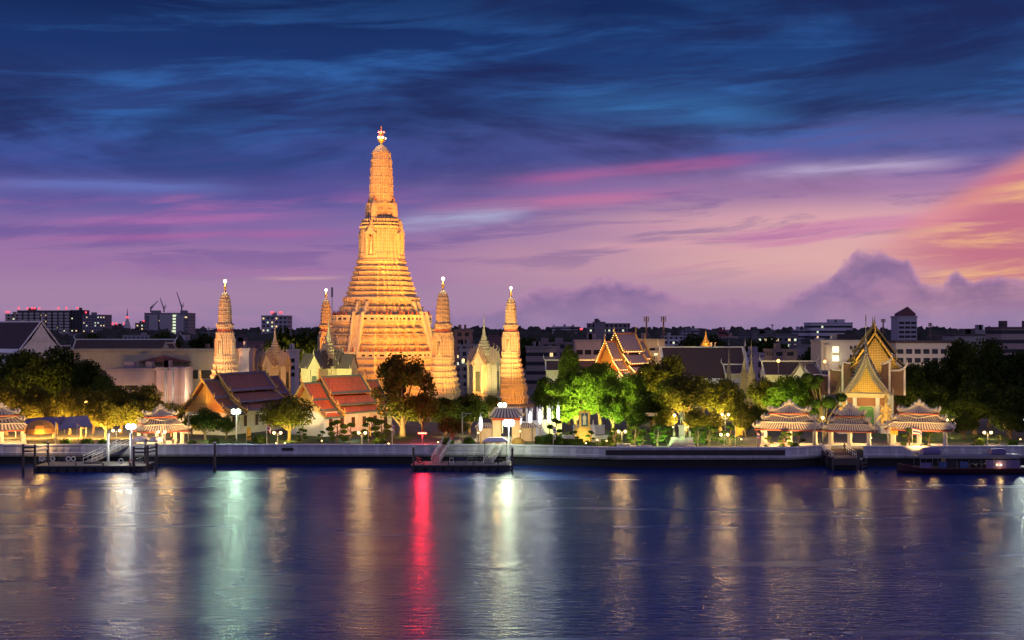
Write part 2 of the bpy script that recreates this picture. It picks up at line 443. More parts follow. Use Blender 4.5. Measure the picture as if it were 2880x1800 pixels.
# ------------------------------------------------------------------ water
def build_water():
    mb = MB()
    mb.add([(-900, -60, 0), (900, -60, 0), (900, 236, 0), (-900, 236, 0)], [(0, 1, 2, 3)])
    o = mb.build('river', None or water_mat()); tag(o, kind='structure')
def water_mat():
    m = bpy.data.materials.new('river_water'); m.use_nodes = True
    g = NG(m.node_tree); g.n.clear()
    out = g.node('ShaderNodeOutputMaterial'); b = g.node('ShaderNodeBsdfPrincipled'); g.l.new(b.outputs[0], out.inputs[0])
    oc = g.node('ShaderNodeTexCoord').outputs['Object']
    px, py, pz = g.sep(oc)
    b.inputs['Base Color'].default_value = (.006, .022, .13, 1)
    b.inputs['IOR'].default_value = 1.36
    rip = g.noise(g.xyz(g.m('MULTIPLY', px, .55), g.m('MULTIPLY', py, 1.5), 0), 1.0, 4.0, .6, .4)
    swell = g.noise(g.xyz(g.m('MULTIPLY', px, .035), g.m('MULTIPLY', py, .13), 3.0), 1.0, 2.0, .5, 0.0)
    patch = g.noise(g.xyz(g.m('MULTIPLY', px, .018), g.m('MULTIPLY', py, .075), 9.0), 1.0, 3.0, .55, .8)
    g.put(b.inputs['Roughness'], g.mr(patch, .36, .64, .19, .28))
    hgt = g.m('ADD', g.m('MULTIPLY', rip, .40), g.m('MULTIPLY', swell, .22))
    bp = g.node('ShaderNodeBump'); bp.inputs['Strength'].default_value = .75; bp.inputs['Distance'].default_value = .35
    g.put(bp.inputs['Height'], hgt); g.l.new(bp.outputs[0], b.inputs['Normal'])
    return m
build_water()

# ------------------------------------------------------------------ ground and river wall
GZ = 3.0
LINE_A = [(-500, 229.4), (1440, 229.0), (1760, 223.6), (2225, 223.6), (2338, 228.6)]
LINE_B = [(2430, 226.0), (3400, 226.0)]
def pts(line, d=0.0): return [(X(p, y), y + d) for p, y in line]
def build_ground():
    mb = MB()
    front = pts(LINE_A, .75) + pts(LINE_B, .75)
    n = len(front)
    mid = [(x * 1.6, 420) for x, y in front]
    far = [(-30000 + 60000 * i / (n - 1), 40000) for i in range(n)]
    vs = [(x, y, -1.0) for x, y in front] + [(x, y, GZ) for x, y in front] + [(x, y, GZ) for x, y in mid] + [(x, y, GZ) for x, y in far]
    fs = []
    for r in range(3):
        for k in range(n - 1): fs.append((r * n + k, r * n + k + 1, (r + 1) * n + k + 1, (r + 1) * n + k))
    mb.add(vs, fs)
    gm = mat('ground_paving', (.10, .095, .075), .9, .5, .12, .2)
    tag(mb.build('ground', gm), kind='structure')
    # clipped lawn of the riverside garden
    lm = mat('lawn_grass', (.045, .09, .015), .95, .5, 1.5, .6)
    q = MB()
    for a, b, y0, y1 in ((540, 1150, 240, 262), (1480, 2110, 236, 262), (2510, 2900, 240, 262)):
        q.add([(X(a, y0), y0, GZ + .03), (X(b, y0), y0, GZ + .03), (X(b, y0), y1, GZ + .03), (X(a, y0), y1, GZ + .03)], [(0, 1, 2, 3)])
    tag(q.build('lawn', lm), kind='structure')
build_ground()

def run(mb, line, sec, mi=0):
    """push a closed (depth, z) section along a plan polyline"""
    P = [Vector((a, b, 0)) for a, b in line]; nm = []
    for i in range(len(P)):
        d = (P[min(i + 1, len(P) - 1)] - P[max(i - 1, 0)]).normalized(); nm.append(Vector((-d.y, d.x, 0)))
    k = len(sec); vs = []; fs = []
    for p, nn in zip(P, nm):
        for d, z in sec: vs.append((p.x + nn.x * d, p.y + nn.y * d, z))
    for i in range(len(P) - 1):
        for j in range(k):
            q = (j + 1) % k; fs.append((i * k + j, (i + 1) * k + j, (i + 1) * k + q, i * k + q))
    fs.append(tuple(range(k))); fs.append(tuple(reversed(range((len(P) - 1) * k, len(P) * k))))
    mb.add(vs, fs, mi)
def river_wall(label, line, relief):
    L = pts(line)
    t = thing('river_wall', label, 'river wall', (L[0][0], L[0][1], 0))
    off = lambda q: [(a - L[0][0], b - L[0][1]) for a, b in q]
    L2 = off(L)
    mb = MB(); run(mb, L2, [(0, 1.50), (0, 2.22), (.06, 2.26), (.06, 3.34), (.02, 3.42), (.02, 3.52), (.55, 3.52), (.55, 1.50)])
    mb.build('parapet', wallwhite, t)
    mb = MB(); run(mb, L2, [(-.10, 3.525), (-.10, 3.70), (-.04, 3.76), (.58, 3.76), (.65, 3.70), (.65, 3.525)])
    mb.build('coping', white, t)
    mb = MB(); run(mb, L2, [(-.07, 2.10), (-.07, 2.20), (-.003, 2.205), (-.003, 2.09)])
    mb.build('string_course', white, t)
    mb = MB(); run(mb, L2, [(-.006, 1.50), (-.006, 1.84), (-.003, 1.845), (-.003, 1.498)])
    mb.build('tide_band', mat('algae_stain', (.20, .20, .17), .9, .7, 1.6, .3, stain=.6), t)
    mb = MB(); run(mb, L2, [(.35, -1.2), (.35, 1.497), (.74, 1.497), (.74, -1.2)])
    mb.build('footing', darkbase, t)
    mb = MB()
    for a, b in relief:       # small recessed balusters drawn as a row of moulded blocks
        n = int((b - a) / 21)
        for i in range(n):
            p = a + (b - a) * (i + .5) / n
            for (p0, y0), (p1, y1) in zip(line[:-1], line[1:]):
                if p0 <= p <= p1:
                    y = y0 + (y1 - y0) * (p - p0) / (p1 - p0)
                    rz = math.atan2(y1 - y0, X(p1, y1) - X(p0, y0))
                    mb.box(X(p, y) - L[0][0], y - L[0][1] + .01, 2.62, .62, .12, .42, rz)
    if relief: mb.build('relief_row', wallwhite, t)
    return t
wa = river_wall('long white river wall below the temple garden, with a dark recessed footing', LINE_A, [(120, 330), (1220, 1690), (2225, 2330)])
wb = river_wall('white river wall to the right of the timber pier, behind the passenger boat', LINE_B, [(2440, 2860)])
def plaque(a, b, z0, z1, y, label):
    mb = MB(); w = X(b, y) - X(a, y)
    mb.box(0, 0, 0, w, .05, z1 - z0); o = mb.build('plaque', mat('plaque_stone', (.035, .022, .02), .5, .5, 3, .3), None, (X((a + b) / 2, y), y - .01, z0)); tag(o, label, 'plaque')
    for k in (-1, 1):
        q = MB(); q.box(0, -.03, (z1 - z0) / 2 + k * (z1 - z0) / 2 - .03, w, .03, .06); q.build('plaque_border', timber, o)
plaque(1703, 2208, 2.32, 3.2, 223.58, 'long dark stone band set into the projecting white river wall')
plaque(793, 825, 2.65, 3.1, 229.0, 'small dark plaque on the white river wall below the orange roofed hall')
# ------------------------------------------------------------------ the great tower and its four corner towers
def ring(w, spacing, poly=RED):
    """positions on an outline scaled by w, with the outward angle"""
    n = len(poly)
    for k in range(n):
        a = Vector((*poly[k], 0)) * w; b = Vector((*poly[(k + 1) % n], 0)) * w
        L = (b - a).length
        if L < spacing * .45: continue
        m = max(1, round(L / spacing)); ang = math.atan2(b.y - a.y, b.x - a.x)
        for i in range(m):
            p = a + (b - a) * ((i + .5) / m); yield p.x, p.y, ang, L / m
def row(mb, w, z, h, spacing, fw=.5, dep=.18, top=1.0, mi=0):
    for x, y, a, s in ring(w, spacing): mb.box(x, y, z, s * fw, dep * 2, h, a, mi, top)
def figures(mb, w, z, h, spacing):
    """supporting figures carved round a tier: legs, body, raised arms, head"""
    for x, y, a, s in ring(w, spacing):
        nx, ny = math.sin(a) * .12, -math.cos(a) * .12; c, n = math.cos(a), math.sin(a)
        for k in (-1, 1):
            mb.box(x + nx + c * k * .16 * h, y + ny + n * k * .16 * h, z, .16 * h, .3, .42 * h, a)
            mb.box(x + nx + c * k * .30 * h, y + ny + n * k * .30 * h, z + .5 * h, .13 * h, .26, .5 * h, a)
        mb.box(x + nx, y + ny, z + .36 * h, .34 * h, .34, .34 * h, a, top=1.2)
        mb.box(x + nx, y + ny, z + .70 * h, .2 * h, .3, .2 * h, a, top=.8)
def rotated(builder, k):
    mb = MB(); builder(mb); c, n = [(1, 0), (0, 1), (-1, 0), (0, -1)][k]
    mb.v = [(x * c - y * n, x * n + y * c, z) for x, y, z in mb.v]
    return mb
def niche_parts(t, w, z0, h, bw, dep, scale=1.0):
    """gabled niche with a dark recess and a standing figure on every side"""
    for k in range(4):
        def porch(mb):
            for s in (-1, 1): mb.box(s * bw * .40, -w - dep / 2 + .02, z0, bw * .22, dep, h * .72)
            mb.box(0, -w - dep / 2, z0 - .08 * h, bw * 1.15, dep * 1.15, .10 * h)
            mb.box(0, -w - dep / 2, z0 + h * .72, bw * 1.12, dep * 1.1, .05 * h)
            for j, (q, zz) in enumerate(((1.0, .77), (.72, .90))):
                pl = [(-bw * .58 * q, z0 + h * zz), (bw * .58 * q, z0 + h * zz), (bw * .20 * q, z0 + h * (zz + .14)), (0, z0 + h * (zz + .30)), (-bw * .20 * q, z0 + h * (zz + .14))]
                mb.prism(pl, -w - dep * (1.05 - .35 * j), -w + .1)
        o = rotated(porch, k).build('niche', carved, t)
        rotated(lambda mb: mb.box(0, -w - .03, z0 + .02 * h, bw * .56, .08, h * .70), k).build('shade_panel', dark, o)  # flat near-black panel painting in the niche's shade
        def fig(mb):
            mb.lathe(0, -w - dep * .5, [(.16 * bw, z0 + .02 * h), (.13 * bw, z0 + .2 * h), (.09 * bw, z0 + .34 * h), (.13 * bw, z0 + .44 * h), (.05 * bw, z0 + .50 * h), (.07 * bw, z0 + .55 * h), (.02 * bw, z0 + .64 * h)], 8)
        rotated(fig, k).build('niche_statue', cream, o)

def main_prang():
    Yc = 343.0; px = 1072.6
    zl = lambda py: Z(py, Yc) - GZ
    w = lambda hw: hw / 11.12
    t = thing('temple_tower', 'tallest floodlit temple spire with stepped terraces and a glowing red and gold finial', 'temple tower', (X(px, Yc), Yc, GZ), R(-22))
    mb = MB(); mb.loft(RED, lip(0, zl(1004), w(218), w(178), 7, .38)); row(mb, w(200), zl(1085), 1.4, 1.1, .45, .3)
    figures(mb, w(196), zl(1062), 2.0, 1.9); mb.build('lowest_terrace', plaster, t)
    def rail(z, ww, h):
        mb = MB(); mb.loft(RED, [(z, ww), (z, ww + .35), (z + .3, ww + .4), (z + .35, ww + .25), (z + h * .85, ww + .25), (z + h * .87, ww + .42), (z + h, ww + .42), (z + h, ww - .5)])
        o = mb.build('balustrade', cream, t)
        mb = MB(); row(mb, ww + .24, z + .5, h * .28, 2.2, .45, .06); mb.build('balustrade_shade', dark, o)  # near-black blocks painting in shade where the rail would be pierced
        fm = MB().lathe(0, 0, [(.26, 0), (.34, .35), (.22, .6), (.10, .95), (.02, 1.3)], 6).mesh('finial', redbrown)
        for x, y, a, s in ring(ww + .05, 2.6):
            q = bpy.data.objects.new('finial', fm); C.objects.link(q); q.parent = o; q.location = (x, y, z + h)
    rail(zl(1004), w(174), 1.7)
    mb = MB(); mb.loft(RED, lip(zl(1000), zl(905), w(170), w(141), 6, .38))
    figures(mb, w(159), zl(966), 2.2, 1.9); row(mb, w(151), zl(932), .8, .9, .5, .35); row(mb, w(164), zl(990), .9, 1.0, .5, .35); mb.build('middle_terrace', plaster, t)
    rail(zl(905), w(141), 1.8)
    mb = MB(); mb.loft(RED, [(zl(905), w(128)), (zl(890), w(126)), (zl(889), w(121)), (zl(872), w(119)), (zl(864), w(121)), (zl(862), w(114))] + lip(zl(862), zl(835), w(106), w(104), 1, .4)
                       + lip(zl(835), zl(735), w(98), w(69), 7, .32)[1:])
    figures(mb, w(107), zl(858), 2.0, 1.5)
    for py, hw in ((817, 94), (803, 89), (789, 84), (775, 79), (761, 75)): row(mb, w(hw), zl(py), .5, .55, .5, .22)
    mb.build('stepped_tiers', plaster, t)
    # stairways up each face
    for k in range(4):
        def stair(mb):
            for (z0, z1, y0, y1, n) in ((zl(1004), zl(890), w(176), w(145), 18), (zl(890), zl(862), w(130), w(118), 8)):
                for i in range(n):
                    f = i / n; yy = -(y0 + (y1 - y0) * f)
                    mb.box(0, (yy - w(100)) / 2, z0 + (z1 - z0) * f, 2.0, abs(yy + w(100)), (z1 - z0) / n * 1.02)
                for s in (-1, 1):
                    mb.prism([(-(y0 + .3), z0), (-(y0 + .3), z0 + 1.2), (-(y1 + .3), z1 + 1.2), (-(y1 + .3) + 1.2, z1 + 1.2), (-(y1 + .3) + 1.2, z0)], s * 1.35 - .28, s * 1.35 + .28, 'x')
        rotated(stair, k).build('stairway', cream, t)
    # shrine storey
    mb = MB(); mb.loft(RED, [(zl(737), w(70)), (zl(733), w(71)), (zl(728), w(67)), (zl(715), w(66)), (zl(712), w(64)), (zl(645), w(59)), (zl(643), w(62)), (zl(638), w(63))])
    for x, y, a, s in ring(w(61), .8): mb.box(x, y, zl(712), s * .35, .28, zl(648) - zl(712), a, top=.97)
    mb.build('shrine_storey', carved, t)
    niche_parts(t, w(60), zl(722), zl(640) - zl(722), 2.7, 1.0)
    mb = MB(); mb.loft(RED, lip(zl(638), zl(618), w(58), w(50), 2, .35)); row(mb, w(54), zl(626), .8, .8, .45, .35); mb.build('cornice', carved, t)
    mb = MB(); mb.loft(RED, [(zl(620), w(47)), (zl(612), w(45)), (zl(610), w(36)), (zl(570), w(34))])
    figures(mb, w(37), zl(606), 1.7, 1.0); figures(mb, w(35.5), zl(588), 1.6, .95); mb.build('figure_storey', carved, t)
    mb = MB(); row(mb, w(38), zl(608), 1.5, 1.3, .6, .08, .5); mb.build('red_band', redbrown, t)
    for k in range(4):          # small turrets on the axes
        def tur(mb):
            y = -w(44)
            for z, sc in ((0, 1), ): pass
            p = [(zl(622), 1.0), (zl(616), 1.15), (zl(612), .9), (zl(606), .95), (zl(590), .9), (zl(575), .75), (zl(569), .45), (zl(565), .12), (zl(559), .04)]
            q = MB(); q.loft(RED, p); mb.add([(a, b + y, c) for a, b, c in q.v], q.f)
        o = rotated(tur, k).build('corner_turret', carved, t)
        rotated(lambda mb: mb.lathe(0, -w(44), [(.16, zl(566)), (.3, zl(563)), (.1, zl(558)), (.02, zl(553))], 6), k).build('turret_finial', redbrown, o)
    # corn-cob shaft with six rows of niches
    prof = []; rows = [571, 548, 524, 500, 476, 453, 431]; hws = [34.6, 34.3, 33.7, 32.8, 31.6, 30.0, 27.0]
    mb = MB()
    for i in range(6):
        za, zb, a, b = zl(rows[i]), zl(rows[i + 1]), w(hws[i]), w(hws[i + 1]); h = zb - za
        prof += [(za, a + .04), (za + .12 * h, a + .07), (za + .16 * h, a - .06), (za + .82 * h, b - .05), (za + .86 * h, b + .06), (zb, b + .04)]
    mb.loft(RED, prof)
    for i in range(6):
        za, zb = zl(rows[i]), zl(rows[i + 1]); h = zb - za
        for x, y, a, s in ring(w(hws[i + 1]) + .02, .95): mb.box(x, y, za + .20 * h, s * .50, .24, h * .58, a, top=.85)
    mb.build('shaft', carved, t)
    mb = MB(); mb.loft(RED, [(zl(431), w(27)), (zl(426), w(25)), (zl(419), w(19.5)), (zl(412), w(12)), (zl(407), w(4)), (zl(403), w(3))]); mb.build('cap', carved, t)
    fin = MB(); fin.lathe(0, 0, [(.18, zl(408)), (.3, zl(403)), (.7, zl(400)), (1.05, zl(393)), (1.15, zl(387)), (.85, zl(381)), (.35, zl(377)), (.3, zl(374)), (.5, zl(371)), (.22, zl(367)), (.14, zl(360)), (.22, zl(358)), (.03, zl(351))], 12)
    for k in range(4):
        a = k * math.pi / 2 + R(20)
        fin.tube([(0, 0, zl(378)), (.9 * math.cos(a), .9 * math.sin(a), zl(374)), (.75 * math.cos(a), .75 * math.sin(a), zl(366))], [.12, .10, .03], 5)
    f = fin.build('finial', gold, t)
    for k in range(6):
        a = k * math.pi / 3
        MB().ball((.8 * math.cos(a), .8 * math.sin(a), zl(372)), .26, 6).build('beacon', E_red, f)
    for a in (R(-98), R(-42), R(60)):
        MB().ball((1.15 * math.cos(a), 1.15 * math.sin(a), zl(388)), .36, 8).build('lamp', emit('finial_lamp', (1, .95, .65), 3), f)
    lamp('finial_light', (0, -3, zl(390)), 500, (1, .8, .4), .3, parent=t); lamp('finial_beacon_light', (0, -1.6, zl(370)), 500, (1, .04, .1), .3, parent=t)
    return t
tower = main_prang()

def small_prang():
    """origin on the ground; 34 m to the star lamp"""
    t = thing('temple_tower', 'x', 'temple tower', group='four slender corner towers round the great spire')
    zl = lambda py: Z(py, 300) - GZ
    w = lambda hw: hw / 11.67 / 1.09
    mb = MB(); mb.loft(RED, lip(0, zl(1128), w(60), w(56), 2, .2) + lip(zl(1128), zl(1010), w(53), w(31), 7, .18)[1:])
    for py, hw in ((1120, 54), (1103, 50), (1086, 46), (1070, 42), (1053, 38), (1036, 35)): row(mb, w(hw), zl(py), .45, .42, .5, .16)
    figures(mb, w(55), zl(1134), 1.1, .8); mb.build('stepped_base', plaster, t)
    mb = MB(); mb.loft(RED, [(zl(1010), w(33)), (zl(1004), w(33.5)), (zl(1000), w(29)), (zl(996), w(28)), (zl(944), w(25.5)), (zl(942), w(28)), (zl(936), w(28.5)), (zl(933), w(24))])
    for x, y, a, s in ring(w(27.0), .42): mb.box(x, y, zl(994), s * .4, .2, zl(946) - zl(994), a, top=.97)
    mb.build('shrine_storey', carved, t)
    niche_parts(t, w(26.5), zl(1000), zl(944) - zl(1000), 1.5, .5)
    mb = MB(); mb.loft(RED, [(zl(934), w(24.5)), (zl(926), w(23.8))]); row(mb, w(24), zl(933), .55, .5, .6, .1, .5); mb.build('red_band', redbrown, t)
    mb = MB(); mb.loft(RED, lip(zl(926), zl(909), w(23.5), w(22.5), 2, .12)); figures(mb, w(23.5), zl(919), .8, .5)
    rows = [909, 897, 885, 873, 861, 849, 838, 829]; hws = [20.6, 20.4, 20, 19.4, 18.6, 17.6, 16, 13.5]; prof = []
    for i in range(7):
        za, zb, a, b = zl(rows[i]), zl(rows[i + 1]), w(hws[i]), w(hws[i + 1]); h = zb - za
        prof += [(za, a + .05), (za + .14 * h, a + .08), (za + .18 * h, a - .06), (za + .80 * h, b - .05), (za + .86 * h, b + .07), (zb, b + .05)]
        for x, y, an, s in ring(b + .01, .55): mb.box(x, y, za + .24 * h, s * .50, .10, h * .54, an, top=.85)
    mb.loft(RED, prof); mb.build('shaft', carved, t)
    mb = MB(); mb.loft(RED, [(zl(829), w(13.5)), (zl(824), w(11.5)), (zl(819), w(7)), (zl(816), w(3)), (zl(814), w(2))]); mb.build('cap', carved, t)
    mb = MB(); mb.lathe(0, 0, [(.10, zl(816)), (.2, zl(812)), (.38, zl(808)), (.2, zl(803)), (.32, zl(800)), (.12, zl(796)), (.08, zl(786))], 8)
    for k in range(3):
        a = k * 2.09
        mb.tube([(0, 0, zl(807)), (.45 * math.cos(a), .45 * math.sin(a), zl(804)), (.3 * math.cos(a), .3 * math.sin(a), zl(797))], [.08, .06, .02], 5)
    f = mb.build('finial', gold, t)
    MB().ball((0, 0, zl(784)), .42, 8).build('lamp', emit('star_lamp', (1, .80, .42), 8), f)
    return t
sp = small_prang(); used = [False]
for px, Y, lab in ((633, 315, 'slender corner tower standing behind the maroon roofed hall at the left'), (1246, 300, 'slender corner tower just to the right of the great spire, rising behind dark trees'),
                   (1437, 368, 'slender corner tower farthest right, behind the pale shrine with the needle spire'), (917, 387, 'slender corner tower half hidden behind the left side of the great spire')):
    place(sp, used, lab, (X(px, Y), Y, GZ), R(-20))
    lamp('tower_top_light', (X(px, Y), Y - .9, Z(784, 300)), 700, (1, .8, .45), .35)

# ------------------------------------------------------------------ shrines with needle spires
def mondop(wings, mt, roofm):
    t = thing('shrine', 'x', 'shrine', group='spired shrines on the sides of the great spire')
    mb = MB(); mb.loft(RED, lip(0, 5.0, 5.0, 4.0, 4, .25)); mb.build('base', mt, t)
    mb = MB(); mb.loft(RED, [(5, 3.3), (5.5, 3.3), (5.6, 3.0), (12.2, 2.9), (12.4, 3.2), (13, 3.3), (13.2, 2.9)])
    for x, y, a, s in ring(3.0, .7): mb.box(x, y, 5.7, s * .4, .16, 6.4, a)
    mb.build('body', mt, t)
    for k in range(4):
        d = 4.0; D = d + wings
        def porch(mb):
            mb.box(0, -(D + 2) / 2, 5.0, 2.6, D - 2, 7.6); mb.box(0, -D - .06, 12.3, 2.9, .3, .4)
            for s in (-1, 1): mb.box(s * 1.12, -D - .10, 5.0, .42, .3, 7.3)
        o = rotated(porch, k).build('porch', mt, t)
        rotated(lambda mb: (mb.box(0, -D - .03, 5.6, 1.15, .1, 5.2)), k).build('window', mat('shrine_shutter', (.05, .07, .04), .6, .4, 4, .4), o)
        def gable(mb):
            for q, (z, wd, yy) in enumerate(((12.6, 1.75, D + .1), (13.6, 1.55, d - .5), (14.7, 1.2, d - 1.4))):
                mb.prism([(-wd, z), (wd, z), (wd * .45, z + wd * .95), (0, z + wd * 1.9), (-wd * .45, z + wd * .95)], -yy, -yy + .3)
        og = rotated(gable, k).build('pediment', mt, t)
        def slopes(mb):
            for q, (z, wd, yy) in enumerate(((12.6, 1.75, D + .15), (13.6, 1.55, d - .45), (14.7, 1.2, d - 1.35))):
                for s in (-1, 1): mb.slab([(s * wd * 1.12, -yy - .1, z - .1), (0, -yy - .1, z + wd * 2.0), (0, -.5, z + wd * 2.0), (s * wd * 1.12, -.5, z - .1)][::s], .16)
        rotated(slopes, k).build('roof', roofm, t)
        def horns(mb):
            for q, (z, wd, yy) in enumerate(((12.6, 1.75, D + .2), (13.6, 1.55, d - .4), (14.7, 1.2, d - 1.3))):
                zz = z + wd * 2.0; mb.tube([(0, -yy, zz - .1), (0, -yy - .25, zz + .5), (0, -yy - .1, zz + 1.2)], [.14, .10, .02], 5)
                for s in (-1, 1): mb.tube([(s * wd * 1.1, -yy, z), (s * wd * 1.3, -yy, z + .35), (s * wd * 1.25, -yy, z + .8)], [.12, .08, .02], 5)
        rotated(horns, k).build('roof_finial', mt, og)
    mb = MB(); mb.loft(RED, lip(15.0, 19.6, 2.2, .75, 6, .12)); row(mb, 1.9, 15.8, .4, .5, .5, .1); row(mb, 1.5, 17.2, .35, .5, .5, .1)
    mb.lathe(0, 0, [(.65, 19.6), (.75, 20.0), (.5, 20.4), (.42, 21.2), (.28, 22.2), (.16, 23.6), (.08, 25.0), (.03, 26.2)], 8)
    mb.build('spire', mt, t)
    return t
pale = mat('pale_shrine_stucco', (.52, .47, .34), .75, .3, .9, .5, pat='carved', pscale=(.5, .5), col2=(.30, .26, .17), stain=.3)
mo = mondop(0.0, pale, mat('shrine_roof_tile', (.36, .27, .18), .6, .3, 2, .3)); used = [False]
place(mo, used, 'pale shrine with a tall needle spire between the two corner towers at the right', (X(1361, 330), 330, GZ), R(-22), (1.0, 1.0, 1.0))
place(mo, used, 'pale shrine with a needle spire between the left corner tower and the great spire', (X(773, 345), 345, GZ), R(-22), (1.0, 1.0, .93))
mo2 = mondop(2.6, mat('yellow_shrine_stucco', (.55, .52, .30), .75, .3, .9, .4, stain=.3), mat('dark_shrine_tile', (.09, .08, .06), .6, .3, 2, .3))
place(mo2, [False], 'yellow shrine with four gabled wings and a spire, in front of the great spire', (X(925, 308), 308, GZ), R(-22), (1.05, 1.05, .98))
# ------------------------------------------------------------------ Thai halls with stepped gabled roofs
def hall(name, label, cat, loc, rz, W, L, hw, hr, tile, edge, wallm, boardm, gablem, tiers=3, end=4.0, drop=1.3, nwin=5, horn=1.0, lights=False, cols=0, winm=None, ends=True):
    """front gable at y=0 facing -y, ridge along +y; hw eave height, hr ridge height"""
    t = thing(name, label, cat, loc, rz)
    e = W / 2 * 1.12; dh = hr - hw
    seg = {3: [(0, 1.0, .42, .50), (.39, .44, .72, .19), (.69, .13, 1.0, -.04)], 2: [(0, 1.0, .58, .36), (.54, .28, 1.0, -.04)], 1: [(0, 1.0, 1.0, -.04)]}[tiers]
    mb = MB(); mb.box(0, L / 2, 0, W * .80, L * .96, hw + .1); mb.box(0, L / 2, 0, W * .86, L, .9); wb_ = mb.build('wall', wallm, t)
    secs = [(end if ends else 0, L - end if ends else L, 0.0, 'roof')]
    if ends: secs += [(-.6, end + .3, drop, 'porch_roof'), (L - end - .3, L + .6, drop, 'porch_roof')]
    for y0, y1, d, nm in secs:
        mb = MB(); k = 1.0 - (.06 if d else 0)
        for s in (-1, 1):
            for a, za, b, zb in seg:
                p0 = (s * a * e * k, hw - d * .55 + za * dh - d * .45 * za); p1 = (s * b * e * k, hw - d * .55 + zb * dh - d * .45 * za)
                z0, z1 = p0[1], p1[1]
                q = [(p0[0], y0, z0), (p1[0], y0, z1), (p1[0], y1, z1), (p0[0], y1, z0)]
                if s > 0: pass
                else: q = q[::-1]
                mb.slab(q, .16, 0)
                lx = p1[0] * .985 + p0[0] * .015
                # glazed border along the lower edge and the two verges
                f = .88
                m0 = (p0[0] + (p1[0] - p0[0]) * f, z0 + (z1 - z0) * f)
                q = [(m0[0], y0, m0[1] + .07), (p1[0] * 1.01, y0, z1 + .07), (p1[0] * 1.01, y1, z1 + .07), (m0[0], y1, m0[1] + .07)]
                mb.slab(q if s > 0 else q[::-1], .22, 1)
                for ya, yb in ((y0 - .03, y0 + .55), (y1 - .55, y1 + .03)):
                    q = [(p0[0], ya, z0 + .08), (p1[0], ya, z1 + .08), (p1[0], yb, z1 + .08), (p0[0], yb, z0 + .08)]
                    mb.slab(q if s > 0 else q[::-1], .20, 1)
        zr = hw - d + dh
        mb.box(0, (y0 + y1) / 2, zr - .12, .5, y1 - y0, .38, 0, 1)
        ro = mb.build(nm, [tile, edge], t)
        # barge boards, flame ends and horns on each gable end of this section
        for yy, sg in ((y0 - .12, -1), (y1 + .12, 1)):
            mb = MB()
            for s in (-1, 1):
                for a, za, b, zb in seg:
                    zo = hw - d * .55 - d * .45 * za
                    A = (s * a * e * k, yy, zo + za * dh + .18); B = (s * b * e * k, yy, zo + zb * dh + .18)
                    mb.tube([A, B], [.20 * horn, .20 * horn], 5, 0, False)
                    n = max(2, int((Vector(B) - Vector(A)).length / 1.1))
                    for i in range(n):
                        f = (i + .6) / n; x = A[0] + (B[0] - A[0]) * f; z = A[2] + (B[2] - A[2]) * f
                        mb.tube([(x, yy, z), (x + s * .18, yy, z + .5 * horn)], [.14 * horn, .02], 4, 0, False)
                    mb.tube([B, (B[0] + s * .35 * horn, yy + sg * .1, B[2] + .3 * horn), (B[0] + s * .3 * horn, yy + sg * .15, B[2] + 1.1 * horn)], [.20 * horn, .14 * horn, .02], 5)
            mb.build('bargeboard', boardm, ro)
        for yy, sg in ((y0 - .12, -1), (y1 + .12, 1)):
            mb = MB(); mb.tube([(0, yy, zr), (0, yy + sg * .45 * horn, zr + .7 * horn), (0, yy + sg * .35 * horn, zr + 1.4 * horn), (0, yy + sg * .6 * horn, zr + 2.4 * horn)], [.24 * horn, .2 * horn, .12 * horn, .02], 5)
            mb.build('roof_horn', boardm, ro)
        if lights:
            mb = MB()
            for yy in (y0 - .3,):
                for s in (-1, 1):
                    for a, za, b, zb in seg:
                        zo = hw - d * .55 - d * .45 * za
                        n = 9
                        for i in range(n):
                            f = (i + .5) / n; mb.ball((s * e * k * (a + (b - a) * f), yy, zo + dh * (za + (zb - za) * f) + .45), .10, 4)
            for a, za, b, zb in seg:
                for i in range(int((y1 - y0) / .9)):
                    mb.ball((e * k * b, y0 + .9 * (i + .5), hw - d * .55 - d * .45 * za + dh * zb + .3), .10, 4)
            mb.build('string_lights', E_warm, ro)
    # gable walls
    for yy, sg in ((.55 if ends else .15, -1), (L - .55 if ends else L - .15, 1)):
        d = drop if ends else 0
        mb = MB(); top = hw - d + dh * .93
        x1 = e * .80; zz = hw - d * .55 + dh * .10
        mb.prism([(-x1, hw - .6), (x1, hw - .6), (x1, zz), (e * .42, hw - d + dh * .42), (0, top), (-e * .42, hw - d + dh * .42), (-x1, zz)], yy - .12, yy + .12)
        go = mb.build('gable', gablem if not isinstance(gablem, tuple) else gablem[0], t)
        mb = MB()
        zc = hw - d + dh * .40
        mb.prism([(-e * .40, zc), (e * .40, zc), (0, top - .1)], yy + sg * .12, yy + sg * .26)
        mb.box(0, yy + sg * .2, zc - .35, e * .92, .3, .3)
        for i in range(7):
            f = (i - 3) / 3.5; mb.box(f * e * .36, yy + sg * .28, zc + .2, .22, .1, (top - zc) * (1 - abs(f)) * .8, top=.5)
        mb.build('pediment', gablem if not isinstance(gablem, tuple) else gablem[1], go)
    wm = winm or mat('window_shutter', (.05, .028, .02), .5, .3, 4, .2)
    for s in (-1, 1):
        for i in range(nwin):
            y = L * (i + .7) / (nwin + .4)
            fr = MB().box(s * (W * .40 + .04), y, hw * .24, .16, 1.5, hw * .56).build('window', wallm, t)
            MB().box(s * (W * .40 + .10), y, hw * .29, .14, .95, hw * .44).build('shutter', wm, fr)
            MB().box(s * (W * .40 + .16), y + L * .5 / (nwin + .4), 0, .36, .34, hw * .98).build('pilaster', wallm, t)
    for i in range(cols):
        x = -W * .42 + W * .84 * i / (cols - 1)
        MB().box(x, -.4, 0, .5, .5, hw - .3).build('column', wallm, t)
    return t
gable_cream = mat('gable_plaster', (.58, .42, .22), .8, .15, .6)
